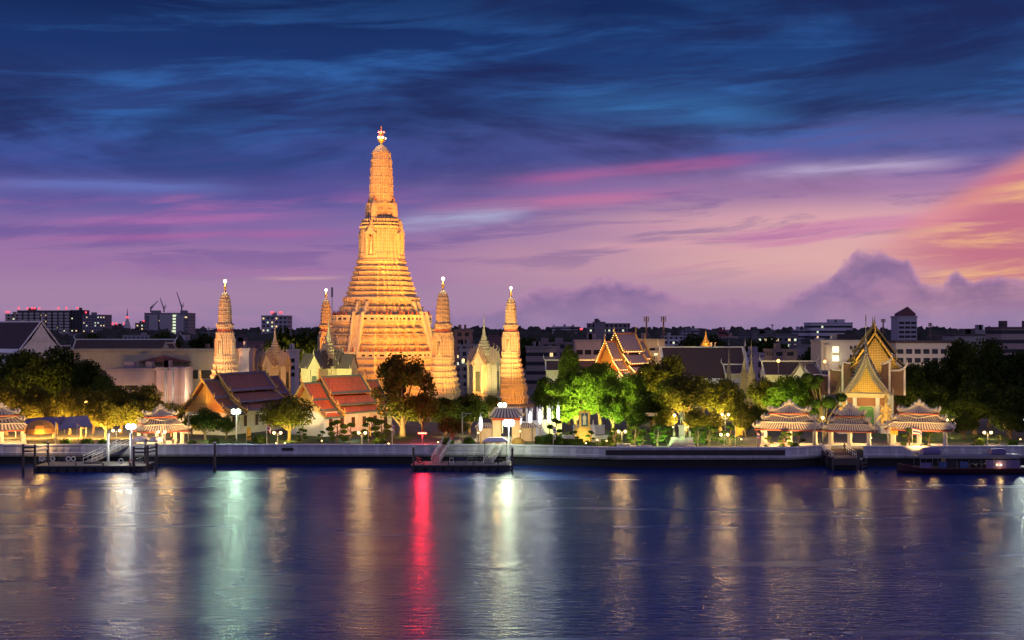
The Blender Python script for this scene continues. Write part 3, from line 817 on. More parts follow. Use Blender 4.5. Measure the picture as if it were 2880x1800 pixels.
hall('temple_hall', 'temple hall with an orange tiled stepped roof and white windowed side wall', 'temple hall', (X(858, 257), 257, GZ), R(-40), 13.2, 20, 4.9, 11.9, orangetile, greentile, white, goldpaint, (gable_cream, goldpaint), 3, 4.2, 1.2, 6)
hall('temple_hall', 'temple hall with a maroon tiled stepped roof and an orange lit plain gable', 'temple hall', (X(575, 259), 259, GZ), R(-27), 13.6, 24, 5.2, 12.4, maroontile, mat('indigo_border_tile', (.09, .10, .20), .45, .25, 1.5, .2), white, goldpaint, (mat('orange_gable_plaster', (.55, .30, .10), .8, .12, .6), goldpaint), 3, 4.2, 1.2, 6)
hall('ordination_hall', 'hall with a steep grey tiled roof outlined in warm string lights behind the green trees', 'temple hall', (X(1706, 345), 345, GZ), R(-38), 12, 19, 10.0, 20.6, mat('grey_violet_tile', (.22, .17, .24), .5, .25, .8, .2, pat='stripes', pscale=(.6, .5)), mat('orange_border', (.5, .16, .06), .5, .2, 2), white, goldpaint, (mat('red_gable', (.4, .10, .05), .6, .3, 2), gold), 3, 4.4, 2.2, 5, 1.0, True)
hall('ordination_hall', 'largest hall at the right with a golden carved gable and dark red and green roof', 'temple hall', (X(2461, 300), 300, GZ), R(-15), 14.6, 30, 12.2, 22.6, mat('dark_red_tile', (.10, .03, .025), .5, .3, .8, .2, pat='stripes', pscale=(.6, .5)), mat('deep_green_border', (.035, .06, .055), .5, .3, 2), mat('hall_brown_wall', (.16, .07, .04), .7, .3, 1), mat('gold_bargeboard', (.60, .40, .07), .45, .35, 3, .4, metal=.3), (mat('carved_gold_gable', (.40, .27, .09), .5, .4, 3, .8, pat='carved', pscale=(.5, .5), col2=(.05, .03, .01)), mat('carved_gold_pediment', (.45, .30, .09), .5, .4, 3, .8, pat='carved', pscale=(.6, .6), col2=(.06, .04, .01))), 2, 4.0, 1.8, 6, 1.15)
hall('gallery_hall', 'hall with a dark brown roof, white ridge horns and four small lit windows', 'temple hall', (X(1856, 352), 352, GZ), R(-90 + 4), 15, 24, 7.4, 16.8, darktile, white, white, white, white, 1, 3, 0, 5, 1.0, False, 0, E_win, False)

def gallery(px0, px1, Y, z0, zr, label, dep=7, tile=darktile, trim=white):
    """long low roofed gallery seen from the side"""
    w = X(px1, Y) - X(px0, Y)
    t = thing('gallery', label, 'gallery building', (X((px0 + px1) / 2, Y), Y, GZ))
    MB().box(0, dep / 2, 0, w * .97, dep * .8, z0).build('wall', white, t)
    mb = MB()
    mb.slab([(-w / 2, -.4, z0), (w / 2, -.4, z0), (w / 2, dep / 2, zr), (-w / 2, dep / 2, zr)], .2)
    mb.slab([(w / 2, dep + .4, z0), (-w / 2, dep + .4, z0), (-w / 2, dep / 2, zr), (w / 2, dep / 2, zr)], .2)
    ro = mb.build('roof', tile, t)
    mb = MB(); mb.box(0, dep / 2, zr - .1, w, .5, .35); mb.box(0, -.5, z0 - .2, w, .25, .3)
    for s in (-1, 1):
        mb.tube([(s * w / 2, -.4, z0), (s * w / 2, dep / 2, zr)], .2, 5); mb.tube([(s * w / 2, dep / 2, zr), (s * (w / 2 + .6), dep / 2, zr + .7), (s * (w / 2 + .5), dep / 2, zr + 1.8)], [.2, .15, .03], 5)
    mb.build('roof_trim', trim, ro)
    for s in (-1, 1): MB().prism([(-.3, z0), (dep + .3, z0), (dep / 2, zr - .1)], s * w * .48 - .1, s * w * .48 + .1, 'x').build('gable', white, t)
    return t
gallery(2150, 2306, 318, 10.2, 13.6, 'long white trimmed gallery roof behind the leafy trees, under the orange street light')
gallery(2318, 2400, 322, 8.6, 11.0, 'low gallery roof with a white ridge left of the golden gabled hall')
gallery(2040, 2105, 345, 9.5, 12.0, 'short gallery with a white ridge behind the grey stone spires')
gallery(1535, 1680, 345, 10.5, 13.2, 'gallery roof with white ridge behind the bright green tree and last corner tower', 7)
hall('gate_porch', 'steep weathered brown gabled porch roof in the middle of the gallery', 'porch', (X(2250, 305), 305, GZ), R(-38), 8, 8, 8.0, 13.4, mat('weathered_tile', (.16, .12, .10), .7, .4, 1, .4, pat='stripes', pscale=(.5, .5)), concrete, white, concrete, white, 1, 2, 0, 1, .5, False, 0, None, False)

# the ornate spired gate in front of the golden hall
def spired_gate():
    Y = 272; px = 2436
    t = thing('spired_gate', 'ornate temple gate with a golden gable, white roof horns and a tiered grey spire', 'temple gate', (X(px, Y), Y, GZ), R(-15))
    MB().box(0, 4, 0, 11.5, 7, 7.6).build('wall', white, t)
    MB().box(0, -.15, 7.0, 9.5, 1.2, .9).build('lintel', mat('gate_lintel', (.52, .42, .24), .6, .2, 2, .3), t)
    MB().box(0, -.05, 5.2, 8.2, .8, 1.7).build('fascia', mat('brown_fascia', (.20, .07, .03), .6, .2, 2), t)
    d = MB(); d.box(0, .42, 0, 3.2, .2, 4.6); d.prism([(-1.6, 4.6), (1.6, 4.6), (1.1, 5.0), (-1.1, 5.0)], .32, .52)
    d.build('door', mat('green_gate', (.06, .28, .07), .5, .2, 2, pat='tile', pscale=(.5, .7)), t)
    for s in (-1, 1):
        for x in (2.4, 4.4): MB().box(s * x, -.35, 0, .85, .8, 7.0).build('column', white, t)
    rb = mat('gate_roof_brown', (.13, .055, .035), .55, .3, .8, .2, pat='stripes', pscale=(.5, .5)); wt = mat('gate_white_trim', (.60, .54, .52), .6, .15, 1)
    grey = mat('gate_grey_carving', (.26, .22, .19), .7, .3, 2, .5)
    def gable(hwid, z0, z1, y, th, m, nm, parent):
        mb = MB(); mb.prism([(-hwid, z0), (hwid, z0), (hwid * .40, z0 + (z1 - z0) * .45), (0, z1), (-hwid * .40, z0 + (z1 - z0) * .45)], y, y + th); return mb.build(nm, m, parent)
    g = gable(4.6, 7.9, 16.0, -.2, .5, grey, 'gable', t)
    gable(3.3, 8.2, 13.6, -.36, .2, mat('gate_gold_gable', (.62, .42, .10), .4, .35, 4, .9, pat='carved', pscale=(.45, .45), col2=(.22, .12, .02), metal=.3), 'gold_pediment', g)
    mb = MB()
    for s in (-1, 1):
        mb.tube([(s * 5.2, -.5, 7.6), (s * 2.2, -.5, 11.6), (s * .8, -.5, 14.4), (0, -.5, 17.0)], [.26, .26, .24, .10], 6)
        mb.tube([(s * 3.5, -.6, 8.3), (s * 1.5, -.6, 11.1), (0, -.6, 14.2)], [.16, .16, .10], 5)
        mb.tube([(s * 5.1, -.5, 7.7), (s * 5.7, -.5, 8.2), (s * 5.5, -.5, 9.4)], [.3, .2, .03], 5)
    mb.tube([(0, -.5, 16.6), (0, -.5, 18.4)], [.22, .03], 5)
    mb.build('bargeboard', grey, g)
    # side roofs seen edge on with white trim and upturned horns
    for s in (-1, 1):
        for (xa, xb, zb, zt, dy) in ((5.0, 3.4, 8.0, 14.6, 3.0), (8.2, 5.0, 7.6, 13.0, 4.2)) if s > 0 else ((5.0, 3.4, 8.0, 14.6, 3.0), (7.9, 5.0, 7.6, 13.0, 4.2), (12.6, 8.2, 7.4, 11.8, 5.0)):
            mb = MB(); mb.box(s * (xa + xb) / 2, dy + 1.2, zb - .2, abs(xa - xb), 3.0, zt - zb); o = mb.build('side_roof', rb, t)
            q = MB()
            q.box(s * xa, dy - .35, zb - .3, .42, .3, zt - zb + .4)
            q.tube([(s * (xb - .2), dy - .2, zt - .25), (s * (xa - .9), dy - .2, zt - .1), (s * xa, dy - .2, zt + .4), (s * (xa + .55), dy - .2, zt + 1.3), (s * (xa + .5), dy - .2, zt + 2.3)], [.22, .24, .3, .18, .03], 6)
            q.build('roof_trim', wt, o)
    z = 11.0; mb = MB(); prof = []
    for i in range(9):
        r = 3.3 * (1 - i / 10.0) ** 1.1; prof += [(z, r * .80), (z + .12, r), (z + .33, r), (z + .42, r * .84), (z + .66, r * .80)]; z += .68
    mb.loft(RED, prof); mb.lathe(0, 0, [(.40, z), (.55, z + .3), (.34, z + .9), (.24, z + 2.0), (.14, z + 4.0), (.09, z + 6.4), (.16, z + 7.4), (.02, z + 8.2)], 8)
    mb.v = [(a, b + 4.0, c) for a, b, c in mb.v]
    mb.build('tiered_spire', grey, t)
    return t
spired_gate()

# ------------------------------------------------------------------ Chinese style riverside pavilions
rib_w = mat('pale_roof_rib', (.64, .55, .38), .6, .15, 2); rib_d = mat('violet_roof_tile', (.11, .075, .10), .45, .25, 2, .2)
redtrim = mat('red_eave_board', (.42, .07, .04), .5, .2, 2); colm = mat('pavilion_column', (.60, .57, .50), .7, .12, 1)
ridge_m = mat('ridge_stucco', (.55, .50, .40), .7, .2, 3, .5)
def hip(w, d, z0, z1, wt, dt, n, curl):
    """hipped tier: striped slopes from the eave (w,d,z0) to the ridge line (wt,dt,z1), corners curled up"""
    mb = MB()
    def eave(x, y):
        c = max(0, abs(x) / (w / 2) - .55) / .45; e = max(0, abs(y) / (d / 2) - .55) / .45
        return z0 + curl * (c * e) ** 2 if True else z0
    sides = [((-w / 2, -d / 2), (w / 2, -d / 2), (-wt / 2, -dt / 2), (wt / 2, -dt / 2)), ((w / 2, -d / 2), (w / 2, d / 2), (wt / 2, -dt / 2), (wt / 2, dt / 2)),
             ((w / 2, d / 2), (-w / 2, d / 2), (wt / 2, dt / 2), (-wt / 2, dt / 2)), ((-w / 2, d / 2), (-w / 2, -d / 2), (-wt / 2, dt / 2), (-wt / 2, -dt / 2))]
    for a, b, c, e in sides:
        L = math.hypot(b[0] - a[0], b[1] - a[1]); m = max(6, int(n * L / w)) * 2 + 1
        for i in range(m):
            f0, f1 = i / m, (i + 1) / m
            P = lambda p, q, f: (p[0] + (q[0] - p[0]) * f, p[1] + (q[1] - p[1]) * f)
            rib = i % 2 == 0; up = .10 if rib else 0.0
            row_ = []
            for f in (f0, f1):
                lo = P(a, b, f); hi = P(c, e, f); md = (lo[0] * .5 + hi[0] * .5, lo[1] * .5 + hi[1] * .5)
                row_.append(((lo[0], lo[1], eave(*lo) + up), (md[0], md[1], (z0 * .5 + z1 * .5) - .07 * (z1 - z0) + up), (hi[0], hi[1], z1 + up)))
            l, r = row_
            mb.add([l[0], r[0], r[1], l[1], r[2], l[2]], [(0, 1, 2, 3), (3, 2, 4, 5)], 0 if rib else 1)
            if rib:
                for q in (l, r): mb.add([q[0], q[1], q[2], (q[2][0], q[2][1], q[2][2] - .12), (q[1][0], q[1][1], q[1][2] - .12), (q[0][0], q[0][1], q[0][2] - .12)], [(0, 1, 4, 5), (1, 2, 3, 4)], 0)
    # soffit
    mb.add([(-w / 2, -d / 2, z0 - .05), (w / 2, -d / 2, z0 - .05), (w / 2, d / 2, z0 - .05), (-w / 2, d / 2, z0 - .05)], [(3, 2, 1, 0)], 0)
    return mb
def sala(label, loc, rz, W, D, hc, k, ribs=13, cols=(3, 2), notch=True):
    """open pavilion: columns, three striped roof tiers with curled ends"""
    t = thing('riverside_pavilion', label, 'pavilion', loc, rz, 'Chinese style pavilions along the river wall')
    MB().box(0, 0, 0, W * .92, D * .92, .35).build('plinth', white, t)
    for i in range(cols[0]):
        for j in range(cols[1]):
            x = -W * .41 + W * .82 * i / (cols[0] - 1); y = -D * .40 + D * .80 * j / (cols[1] - 1)
            q = MB(); q.box(x, y, .355, .62 * k, .62 * k, hc - .35); q.box(x, y, hc - .30, .74 * k, .74 * k, .25); q.box(x, y, .36, .76 * k, .76 * k, .3); q.build('column', colm, t)
    MB().box(0, 0, hc, W * .90, D * .88, .3).build('ceiling', redtrim, t)
    T = [(W * 1.08, D * 1.10, hc + .30, hc + .30 + 1.15 * k, W * .84, D * .80, .34), (W * .82, D * .78, hc + .30 + 1.45 * k, hc + .3 + 2.55 * k, W * .56, D * .30, .36), (W * .63, D * .56, hc + .3 + 2.95 * k, hc + .3 + 4.25 * k, W * .10, D * .04, .40)]
    for i, (w, d, z0, z1, wt, dt, cu) in enumerate(T):
        o = hip(w, d, z0, z1, wt, dt, max(7, int(ribs * w / W)), cu * k).build('roof_tier', [rib_w, rib_d], t)
        q = MB()
        for sx, sy, lx, ly in ((0, -1, w, .16), (0, 1, w, .16), (-1, 0, .16, d), (1, 0, .16, d)):
            q.box(sx * w / 2, sy * d / 2, z0 - .26, lx * .97, ly * .97, .20)
        q.build('eave_board', redtrim, o)
        q = MB()
        for sx in (-1, 1):
            for sy in (-1, 1):
                E = (sx * w / 2, sy * d / 2, z0 + cu * k + .1); m_ = (sx * (w + wt) / 4, sy * (d + dt) / 4, z0 * .5 + z1 * .5 + .02); U = (sx * wt / 2, sy * dt / 2, z1 + .12)
                q.tube([U, m_, E], [.17 * k, .17 * k, .17 * k], 5)
                q.tube([E, (E[0] + sx * .25 * k, E[1] + sy * .12 * k, E[2] + .30 * k), (E[0] + sx * .1 * k, E[1], E[2] + .75 * k)], [.26 * k, .24 * k, .05], 6)
                q.ball((E[0] - sx * .45 * k, E[1] - sy * .2 * k, E[2] + .32 * k), .27 * k, 6)
        if i == 2:
            q.box(0, 0, z1 + .0, wt + .5 * k, .4 * k, .45 * k); q.ball((0, 0, z1 + .75 * k), .42 * k, 8, rz=.5 * k)
            for s in (-1, 1):
                q.ball((s * .7 * k, 0, z1 + .35 * k), .36 * k, 7); q.ball((s * 1.25 * k, 0, z1 - .02), .3 * k, 7)
        else:
            for s in (-1, 1): q.tube([(-wt / 2, s * dt / 2, z1 + .12), (wt / 2, s * dt / 2, z1 + .12)], .15 * k, 5)
            if i == 1 and notch:
                for s in (-1, 1): q.tube([(s * wt * .48, -dt / 2 - .3, z1 + .1), (0, -d * .36, z0 + .62 * k)], .15 * k, 5)
        q.build('roof_ridge', ridge_m, o)
        if i: MB().box(0, 0, z0 - .75 * k, w * .72, d * .72, .75 * k).build('clerestory', ridge_m, o)
    return t
sala('pavilion with a striped roof left of the timber pier, lit warm yellow inside', (X(2222, 233), 233.5, GZ), R(-16), 11.4, 7.0, 3.1, 1.0, 22)
sala('smaller purple roofed pavilion standing at the head of the timber pier', (X(2394, 232.5), 233.5, GZ), R(-18), 8.4, 6.4, 2.8, .92, 18)
sala('pavilion with a striped roof right of the timber pier, behind the striped flag', (X(2590, 232), 233.0, GZ), R(-20), 11.2, 7.0, 3.1, 1.0, 22)
sala('pavilion with brownish roof and people seated inside, behind the left floating pier', (X(447, 236), 237, GZ), R(28), 8.4, 7.4, 2.5, .90, 16)
sala('pavilion cut by the left edge of the picture, with lit windows', (X(5, 238), 238, GZ), R(24), 9.4, 7.6, 2.6, .92, 13)
# gate house beneath the brightest lamp
def gate_house():
    Y = 243
    t = thing('gate_house', 'small gate house with a curved tiled roof behind the central floating pier', 'gate house', (X(1424, Y), Y, GZ), R(4))
    for s in (-1, 1):
        MB().box(s * 1.9, 0, 0, 1.6, 1.6, 4.2).build('pier_post', cream, t)
        MB().box(s * 4.3, .3, 0, 3.0, .8, 2.6).build('side_wall', cream, t)
        o = hip(3.6, 1.8, 2.7, 3.6, 2.4, .2, 7, .3); o.v = [(a + s * 4.3, b + .3, c) for a, b, c in o.v]; o.build('side_roof', [ridge_m, rib_d], t)
    MB().box(0, 0, 4.2, 5.6, 1.8, .5).build('lintel', redtrim, t)
    ro = hip(6.8, 3.4, 4.75, 6.4, 4.4, .3, 9, .5).build('roof', [ridge_m, rib_d], t)
    q = MB()
    for s in (-1, 1): q.tube([(s * 2.2, 0, 6.5), (s * 3.3, -1.6, 5.3), (s * 3.6, -1.7, 6.0)], [.18, .2, .04], 5)
    q.box(0, 0, 6.42, 4.6, .35, .35); q.build('roof_ridge', ridge_m, ro)
gate_house()
# ------------------------------------------------------------------ trees
LEAF = dict(dark=leafmat('dark_leaves', (.015, .026, .007), (.06, .085, .018)), olive=leafmat('olive_leaves', (.035, .042, .008), (.13, .13, .028)),
            green=leafmat('bright_leaves', (.030, .065, .007), (.15, .22, .03)), clip=leafmat('clipped_leaves', (.03, .06, .010), (.10, .16, .03)))
bark = mat('tree_bark', (.13, .085, .05), .9, .4, 3, .6)
def leaves(mb, rg, blobs, n, size):
    tot = sum(b[3] ** 2 for b in blobs)
    for bx, by, bz, br, fl in blobs:
        for _ in range(int(n * br * br / tot)):
            d = Vector((rg.gauss(0, 1), rg.gauss(0, 1), rg.gauss(0, 1))).normalized()
            rr = br * (.55 + .55 * rg.random() ** .6)
            p = Vector((bx + d.x * rr, by + d.y * rr, bz + d.z * rr * fl))
            a = (d + Vector((rg.gauss(0, .7), rg.gauss(0, .7), rg.gauss(0, .7)))).normalized()
            u = a.orthogonal().normalized(); v = a.cross(u); t = rg.random() * 6.28
            u, v = u * math.cos(t) + v * math.sin(t), v * math.cos(t) - u * math.sin(t)
            s = size * (.6 + .8 * rg.random())
            mb.add([p - u * s, p - v * s * .55 + a * s * .15, p + u * s, p + v * s * .55 + a * s * .15], [(0, 1, 2, 3)])
def make_tree(kind, seed, h, w, bare, nb, nl, ls, squash=.75, spread=1.0, name='tree'):
    """h height, w crown width, bare trunk share, nb clumps, nl leaves"""
    rg = random.Random(seed); t = thing(name, 'x', 'tree')
    blobs = []; zc = h * (bare + (1 - bare) * .5); rz = h * (1 - bare) * .5
    for i in range(nb):
        for _ in range(20):
            x, y, z = rg.uniform(-1, 1), rg.uniform(-1, 1), rg.uniform(-1, 1)
            if .12 < x * x + y * y + z * z < 1.0: break
        tp = 1.0 - .35 * max(0, z)
        br = w * rg.uniform(.13, .23) * spread
        blobs.append((x * (w / 2 - br * .8) * tp, y * (w / 2 - br * .8) * tp, zc + z * (rz - br * squash * .7), br, squash))
    mb = MB(); leaves(mb, rg, blobs, nl, ls); mb.build('crown', LEAF[kind], t)
    mb = MB(); fork = h * bare * .8; r0 = h * .030 + .06
    bend = (rg.uniform(-.3, .3), rg.uniform(-.3, .3))
    mb.tube([(0, 0, -.3), (bend[0] * .4, bend[1] * .4, fork * .5), (bend[0], bend[1], fork), (bend[0] * 1.3, bend[1] * 1.3, zc)], [r0 * 1.25, r0, r0 * .85, r0 * .35], 7)
    for b in sorted(blobs, key=lambda q: -q[3])[:min(9, nb)]:
        m = ((bend[0] + b[0]) * .5 + rg.uniform(-.2, .2), (bend[1] + b[1]) * .5, fork + (b[2] - fork) * .45)
        mb.tube([(bend[0], bend[1], fork * rg.uniform(.8, 1.0)), m, b[:3]], [r0 * .5, r0 * .33, r0 * .1], 5)
    mb.build('trunk', bark, t)
    t['h'] = h; t['w'] = w
    return t
# kinds of tree: each is built twice with different clumps
PROTO = {}
for nm, a in dict(big=('dark', 11, 13, 13, .20, 46, 8500, .29, .75, .80), big2=('dark', 12, 13, 13, .22, 40, 8500, .29, .75, .80), oli=('olive', 21, 11, 11, .34, 42, 6500, .26, .75, .74), oli2=('olive', 22, 11, 11, .32, 36, 6500, .26, .75, .76),
                  grn=('green', 31, 12, 9, .18, 44, 8500, .25, .8, .82), grn2=('green', 32, 12, 9, .18, 38, 8500, .25, .8, .85), sml=('olive', 41, 7, 9, .28, 34, 5600, .19, .75, .8), sml2=('dark', 42, 7, 8, .25, 30, 5200, .19, .75, .8),
                  air=('olive', 51, 15, 12, .14, 64, 9500, .26, 1.25, .52), far=('dark', 61, 16, 18, .12, 20, 1500, .8)).items():
    PROTO[nm] = (make_tree(*a), [False])
def tree(kind, px, Y, py, wpx, label, group=None, rz=None, base=GZ):
    pr, used = PROTO[kind]
    hh = Z(py, Y) - base; sx = M(wpx, Y) / pr['w'] * 1.04; sz = hh / pr['h'] * 1.02
    o = place(pr, used, label, (X(px, Y), Y, base), rnd.uniform(0, 6.28) if rz is None else rz, (sx, sx, sz))
    if group: o['group'] = group
    elif 'group' in o: del o['group']
    return o
rnd = random.Random(5)
G1, G2, G3, G4, G5 = 'big dark trees at the left', 'warm lit trees along the left bank', 'green lit garden trees', 'amber lit garden trees', 'dark trees at the right'
for a in (('big', 55, 286, 984, 200, 'big dark tree at the left edge, under the white gabled hall', G1), ('big2', 165, 290, 978, 170, 'tallest big dark tree in front of the white gable, left side', G1),
          ('big', 236, 282, 1012, 130, 'big dark tree at the left, beside the cream industrial building', G1), ('big2', 296, 276, 1056, 110, 'lowest dark tree at the right end of the left trees, below the pink wall', G1),
          ('oli', 18, 258, 1082, 120, 'orange lit tree at the left picture edge, above the cut off pavilion', G2), ('oli2', 112, 260, 1085, 120, 'orange lit tree behind the grey market tent, near its left end', G2),
          ('oli', 196, 259, 1092, 110, 'orange lit tree behind the grey market tent, near its right end', G2), ('oli2', 262, 262, 1098, 100, 'amber lit tree beside the orange street lamp on the left bank', G2),
          ('oli', 340, 262, 1088, 130, 'amber lit tree behind the white flood lamp of the left pier', G2), ('oli2', 420, 263, 1082, 120, 'amber lit tree rising behind the brown roofed pavilion', G2),
          ('sml', 482, 254, 1130, 90, 'leafy tree just right of the brown roofed pavilion', None), ('sml2', 578, 246, 1148, 95, 'dark tree below the orange gable, left of the greenish flood lamp', None),
          ('sml2', 634, 248, 1172, 70, 'small dark tree under the greenish flood lamp', None), ('sml', 812, 245, 1114, 172, 'spreading small tree lit yellow from below, between the two tiled halls', None),
          ('air', 1132, 254, 992, 195, 'tall airy tree standing before the foot of the great spire', None), ('oli', 1190, 252, 1105, 110, 'tree glowing red above the red lamp', None),
          ('big', 1252, 258, 1118, 130, 'dark tree below the second corner tower', None), ('big2', 1322, 262, 1108, 130, 'dark tree in front of the pale needle spired shrine', None),
          ('sml2', 1270, 246, 1172, 100, 'low dark tree left of the tall glowing lantern', None), ('oli2', 1388, 266, 1112, 90, 'tree lit by the yellow flood lamp in front of the right shrine', None),
          ('sml', 66, 250, 1128, 95, 'low orange lit tree behind the orange umbrella', G2), ('sml', 150, 250, 1122, 90, 'low orange lit tree behind the gap between the two market tents', G2), ('sml', 228, 250, 1118, 95, 'low orange lit tree at the right end of the grey market tent', G2),
          ('sml', 296, 250, 1130, 100, 'low amber lit tree behind the first twin globe lamp', G2), ('sml', 372, 252, 1128, 90, 'low amber lit tree directly behind the white flood lamp', G2), ('sml2', 540, 254, 1165, 80, 'low dark tree behind the bare pole with one crossarm', None),
          ('big2', 1535, 300, 1062, 90, 'dark tree right of the farthest right corner tower', None)):
    tree(*a[:5], a[5], a[6])
for a in (('grn', 1572, 262, 1068, 110, 'bright green tree nearest the row of glowing lanterns', G3), ('grn2', 1622, 266, 1020, 130, 'brightest green tree behind the golden portrait frame', G3),
          ('grn', 1600, 285, 976, 80, 'narrow green tree top rising highest behind the bright green trees', G3), ('grn2', 1690, 272, 1005, 120, 'green tree in front of the string lit hall gable', G3),
          ('grn', 1722, 258, 1062, 100, 'bright green tree right of the golden portrait frame', G3), ('grn2', 1768, 270, 1040, 110, 'darker green tree at the right end of the green lit group', G3),
          ('oli', 1838, 290, 1018, 150, 'olive tree in front of the yellow apartment block', G4), ('oli2', 1892, 292, 998, 130, 'tallest olive tree, before the dark roofed white gable hall', G4),
          ('oli', 1926, 264, 1052, 190, 'amber lit spreading tree right behind the standing statue', G4), ('oli2', 2025, 268, 1064, 140, 'amber tree behind the upper pair of globe lamps', G4),
          ('sml', 2078, 258, 1122, 90, 'small bright yellow tree beside the upper pair of globe lamps', G4), ('oli', 1978, 286, 1058, 100, 'olive tree below the four lit windows of the dark roofed hall', G4), ('big', 1830, 268, 1100, 110, 'dark tree behind the white lettered sign', G4),
          ('sml2', 1790, 262, 1150, 80, 'low dark tree left of the sign board', G4), ('sml', 1872, 262, 1150, 80, 'low amber tree left of the single globe lamp by the statue', G4), ('sml', 1955, 258, 1150, 90, 'low olive tree right behind the statue pedestal', G4), ('sml', 2005, 256, 1158, 80, 'low amber tree left of the upper twin globe lamp', G4), ('sml', 2096, 254, 1160, 70, 'low amber tree behind the orange pennant', G4),
          ('oli', 2150, 276, 1062, 120, 'leafy tree under the white trimmed gallery, its left end', G4), ('grn2', 2212, 270, 1046, 130, 'leafy green tree right behind the warm lit pavilion', G4),
          ('oli2', 2272, 276, 1062, 110, 'leafy tree under the white trimmed gallery, its right end', G4), ('sml2', 2128, 258, 1140, 80, 'dark small tree at the left of the warm lit pavilion', G4)):
    tree(*a[:5], a[5], a[6])
for a in (('big', 2560, 278, 1022, 110, 'dark tree touching the golden gabled hall', G5), ('big2', 2622, 282, 1014, 150, 'dark tree below the white apartment block', G5), ('big', 2702, 286, 952, 120, 'tallest dark tree, right of the white apartment block', G5),
          ('big2', 2782, 276, 958, 180, 'broad dark tree below the grey roofed block at the right', G5), ('big', 2858, 278, 985, 170, 'dark tree at the right picture edge', G5), ('big2', 2742, 258, 1075, 180, 'near dark tree behind the right pair of globe lamps', G5),
          ('big', 2838, 256, 1085, 160, 'near dark tree at the right edge, above the boat', G5), ('sml2', 2712, 248, 1165, 100, 'low dark tree left of the right globe lamps', G5), ('sml2', 2842, 248, 1160, 110, 'low dark tree right of the right globe lamps', G5), ('sml2', 2640, 262, 1085, 120, 'near dark tree right behind the flag pavilion', G5)):
    tree(*a[:5], a[5], a[6])
for a in (('far', 800, 425, 915, 130, 'large brownish tree behind the left shrine, left half'), ('far', 862, 435, 924, 120, 'large brownish tree behind the left shrine, right half'), ('far', 898, 455, 918, 60, 'dark tree top touching the half hidden corner tower'),
          ('far', 262, 720, 936, 90, 'distant dark tree below the grey lit condominium'), ('far', 462, 660, 930, 100, 'distant dark tree below the construction block'), ('far', 572, 700, 936, 90, 'distant dark tree left of the first corner tower'),
          ('far', 1485, 600, 946, 110, 'distant dark tree right of the farthest corner tower'), ('far', 1552, 580, 944, 130, 'distant dark trees below the pale twin office block'), ('far', 1598, 560, 952, 70, 'small distant dark tree behind the bright green trees'),
          ('far', 1948, 580, 934, 100, 'distant dark tree left of the golden dome'), ('far', 2010, 560, 938, 90, 'distant dark tree right of the golden dome'), ('far', 2105, 520, 950, 90, 'distant dark tree behind the grey stone spires'),
          ('far', 2168, 520, 944, 110, 'broad distant dark tree before the lit flats'), ('far', 2285, 470, 974, 90, 'distant round tree left of the white apartment block with bright windows')):
    tree(*a, 'distant trees on the skyline')

# ------------------------------------------------------------------ clipped trees, bushes and hedges of the garden
def topiary(seed, h, balls, name='topiary_tree'):
    rg = random.Random(seed); t = thing(name, 'x', 'topiary', group='cloud pruned garden trees')
    mb = MB(); mt = MB(); pts_ = [(0, 0, 0)]
    for i in range(1, 5): pts_.append((rg.uniform(-.25, .25), rg.uniform(-.1, .1), h * i / 4.4))
    mt.tube(pts_, [.13, .11, .09, .07, .04], 5)
    bl = [(pts_[-1][0], pts_[-1][1], h * .93, h * .18, .6)]
    for i in range(balls - 1):
        z = h * (.22 + .62 * i / max(1, balls - 2)); s = 1 if i % 2 else -1
        x = s * rg.uniform(.16, .28) * h; r = h * rg.uniform(.13, .19)
        bl.append((x, rg.uniform(-.2, .2), z, r, .62)); mt.tube([pts_[min(3, 1 + i * 3 // balls)], (x * .6, 0, z - r * .5), (x, 0, z)], [.06, .05, .03], 4)
    for b in bl:
        leaves(mb, rg, [(b[0], b[1], b[2], b[3] * .92, b[4])], 220, .075 * h / 2.6)
        pr = [(max(.001, b[3] * .85 * math.sin(math.pi * i / 6)), b[2] - b[3] * .85 * b[4] * math.cos(math.pi * i / 6)) for i in range(7)]
        mb.lathe(b[0], b[1], pr, 8)
    mb.build('crown', LEAF['clip'], t); mt.build('trunk', bark, t)
    t['h'] = h
    return t
TP = [(topiary(70 + i, 3.0, n), [False]) for i, n in enumerate((5, 7, 4, 8))]
